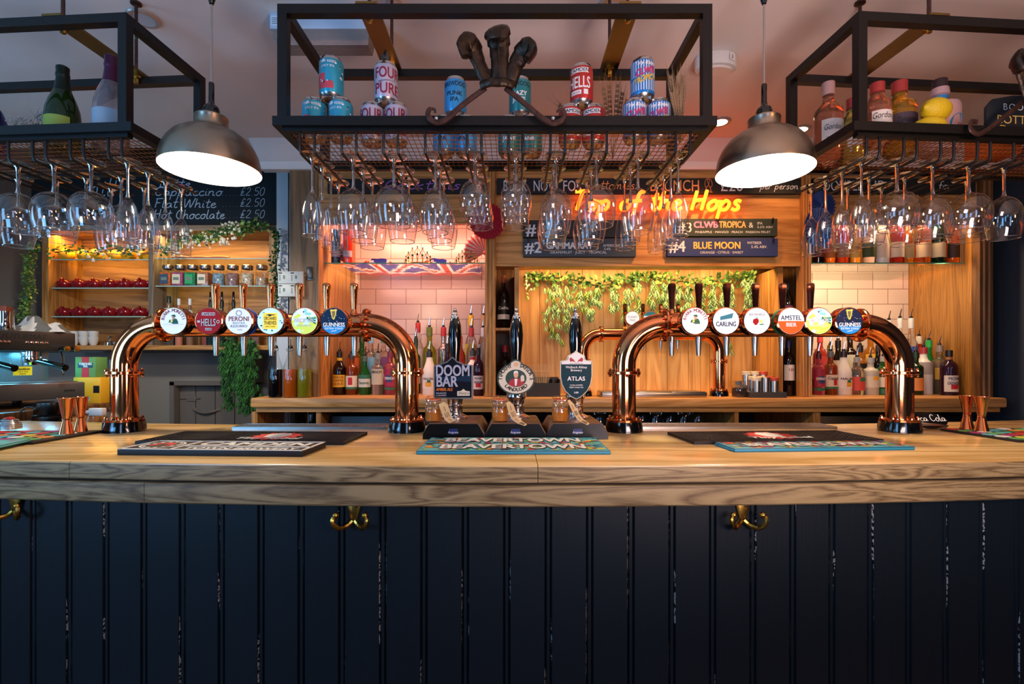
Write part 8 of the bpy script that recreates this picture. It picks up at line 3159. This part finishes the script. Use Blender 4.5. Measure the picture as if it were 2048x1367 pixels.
for i in range(n + 1):
    for j in range(n + 1):
        u, w = i / n, j / n
        x, y = (u - .5) * .20, (w - .5) * .17
        e = max(0, 1 - (2 * abs(u - .5)) ** 2.5) * max(0, 1 - (2 * abs(w - .5)) ** 2.5)
        z = e * (.05 + .018 * math.sin(u * 13 + w * 5) + .014 * math.sin(w * 17 - u * 7)) + .0015
        v.append((x + .012 * math.sin(w * 9), y + .01 * math.sin(u * 11), z))
f = [(i * (n + 1) + j, (i + 1) * (n + 1) + j, (i + 1) * (n + 1) + j + 1, i * (n + 1) + j + 1) for i in range(n) for j in range(n)]
b.add(v, f)
b.m = [1 if (i * 3 + j) // 17 % 2 else 0 for i in range(n) for j in range(n)]
b.build('cloth', [mat('towel_grey', '#4c4c4a', .9), mat('towel_white', '#a8a4a0', .9)], t)
point_light('corner_downlight', (-1.6, 1.9, 2.0), 40, '#fbf1e4', .05, math.radians(100), (-1.95, 3.2, 1.1), .6)  # added fill without a fitting, brightens the grey wall below the shelves
# boxes and bottles right of the machine
t = thing('tea_box', 'green and red box of tea bags standing on a yellow box', 'box', (WX(183, 2.47), 2.47, 0))
zy = WZ(754, 2.43)
t.location.z = zy + .0005
b = MB()
b.box(-.05, .05, -.035, .035, 0, .098)
b.build('carton', mat('tea_green', '#5a8a4a', .6), t, bevel=.001)
b = MB()
M = FRONT(-.0, -.0353, 0)
b.sheet([(-.018, 0), (.018, 0), (.018, .098), (-.018, .098)], .0003, 0, M)
b.sheet([(-.036, .046), (.036, .046), (.036, .07), (-.036, .07)], .0006, 1, M)
b.text('YORKSHIRE', .0155, 0, .059, .0009, 2, M, bold=.03, fit=.064)
b.text('TEA', .013, 0, .048, .0009, 2, M, bold=.03)
b.build('printed_front', [mat('tea_red', '#b0242c', .6), lab_m('#1f3a4a'), PAPERW], t, smooth=False)
t = thing('yellow_box', 'yellow carton under the box of tea bags', 'box', (WX(188, 2.47), 2.47, LCZ + .0005))
b = MB()
b.box(-.066, .066, -.04, .04, 0, zy - LCZ - .001)
b.build('carton', mat('carton_yellow', '#d8a01c', .6), t, bevel=.001)
b = MB()
M = FRONT(0, -.0403, 0)
b.sheet([(.03, .05), (.06, .05), (.06, .085), (.03, .085)], .0003, 0, M)
b.sheet([(-.004, .01), (.012, .01), (.012, .03), (-.004, .03)], .0003, 1, M)
b.build('printed_front', [INKB, lab_m('#9fb4c4')], t, smooth=False)
t = thing('wrapped_sugar', 'clear bag with white capped bottle beside the machine', 'bag', (WX(136, 2.5), 2.52, LCZ + .0005))
b = MB()
b.ball((0, 0, .04), .05, 0, 16, 10, (1.25, .8, .8))
b.lathe([(.016, .065), (.016, .085), (.0005, .087)], 1, 14, (.025, 0, 0))
b.build('bag', [mat('clear_plastic_bag', '#a8b8cc', .25, trans=.4, bump=.8, bscale=40), WHITEPL], t)
# steel pots and spray bottle on the lower shelf
t = thing('steel_pots', 'nest of three dark steel pots below the coffee counter', 'pots', (-1.885, 2.05, .8862))
for k, (z0, R) in enumerate(((0, .066), (.135, .062), (.19, .058))):
    b = MB()
    b.lathe([(.0005, 0), (R * .95, 0), (R, .005), (R, .133 if k == 0 else .053), (R * 1.05, .1345 if k == 0 else .0545), (R * .97, .132 if k == 0 else .052)], 0, 28, (0, 0, z0))
    b.tube(smooth_path([(-R, -.01, z0 + .03), (-R - .03, -.02, z0 + .032), (-R - .03, -.04, z0 + .02)], 4), .004, 0, 6)
    b.build('pot', mat('pot_steel', '#6a655e', .22, 1.0), t)
t = thing('spray_bottle', 'clear spray bottle with white trigger beside the copper jiggers', 'bottle', (WX(186, 2.13), 2.14, .886))
b = MB()
b.lathe([(.0005, 0), (.038, 0), (.04, .006), (.04, .11), (.02, .15), (.014, .165), (.014, .18)], 0, 20)
b.build('bottle', JARG, t)
b = MB()
b.box(-.018, .04, -.013, .013, .178, .21); b.box(-.035, -.018, -.008, .008, .185, .20)
b.bar((-.02, 0, .18), (-.034, 0, .145), .012, .006)
b.build('trigger', [WHITEPL], t, bevel=.003)
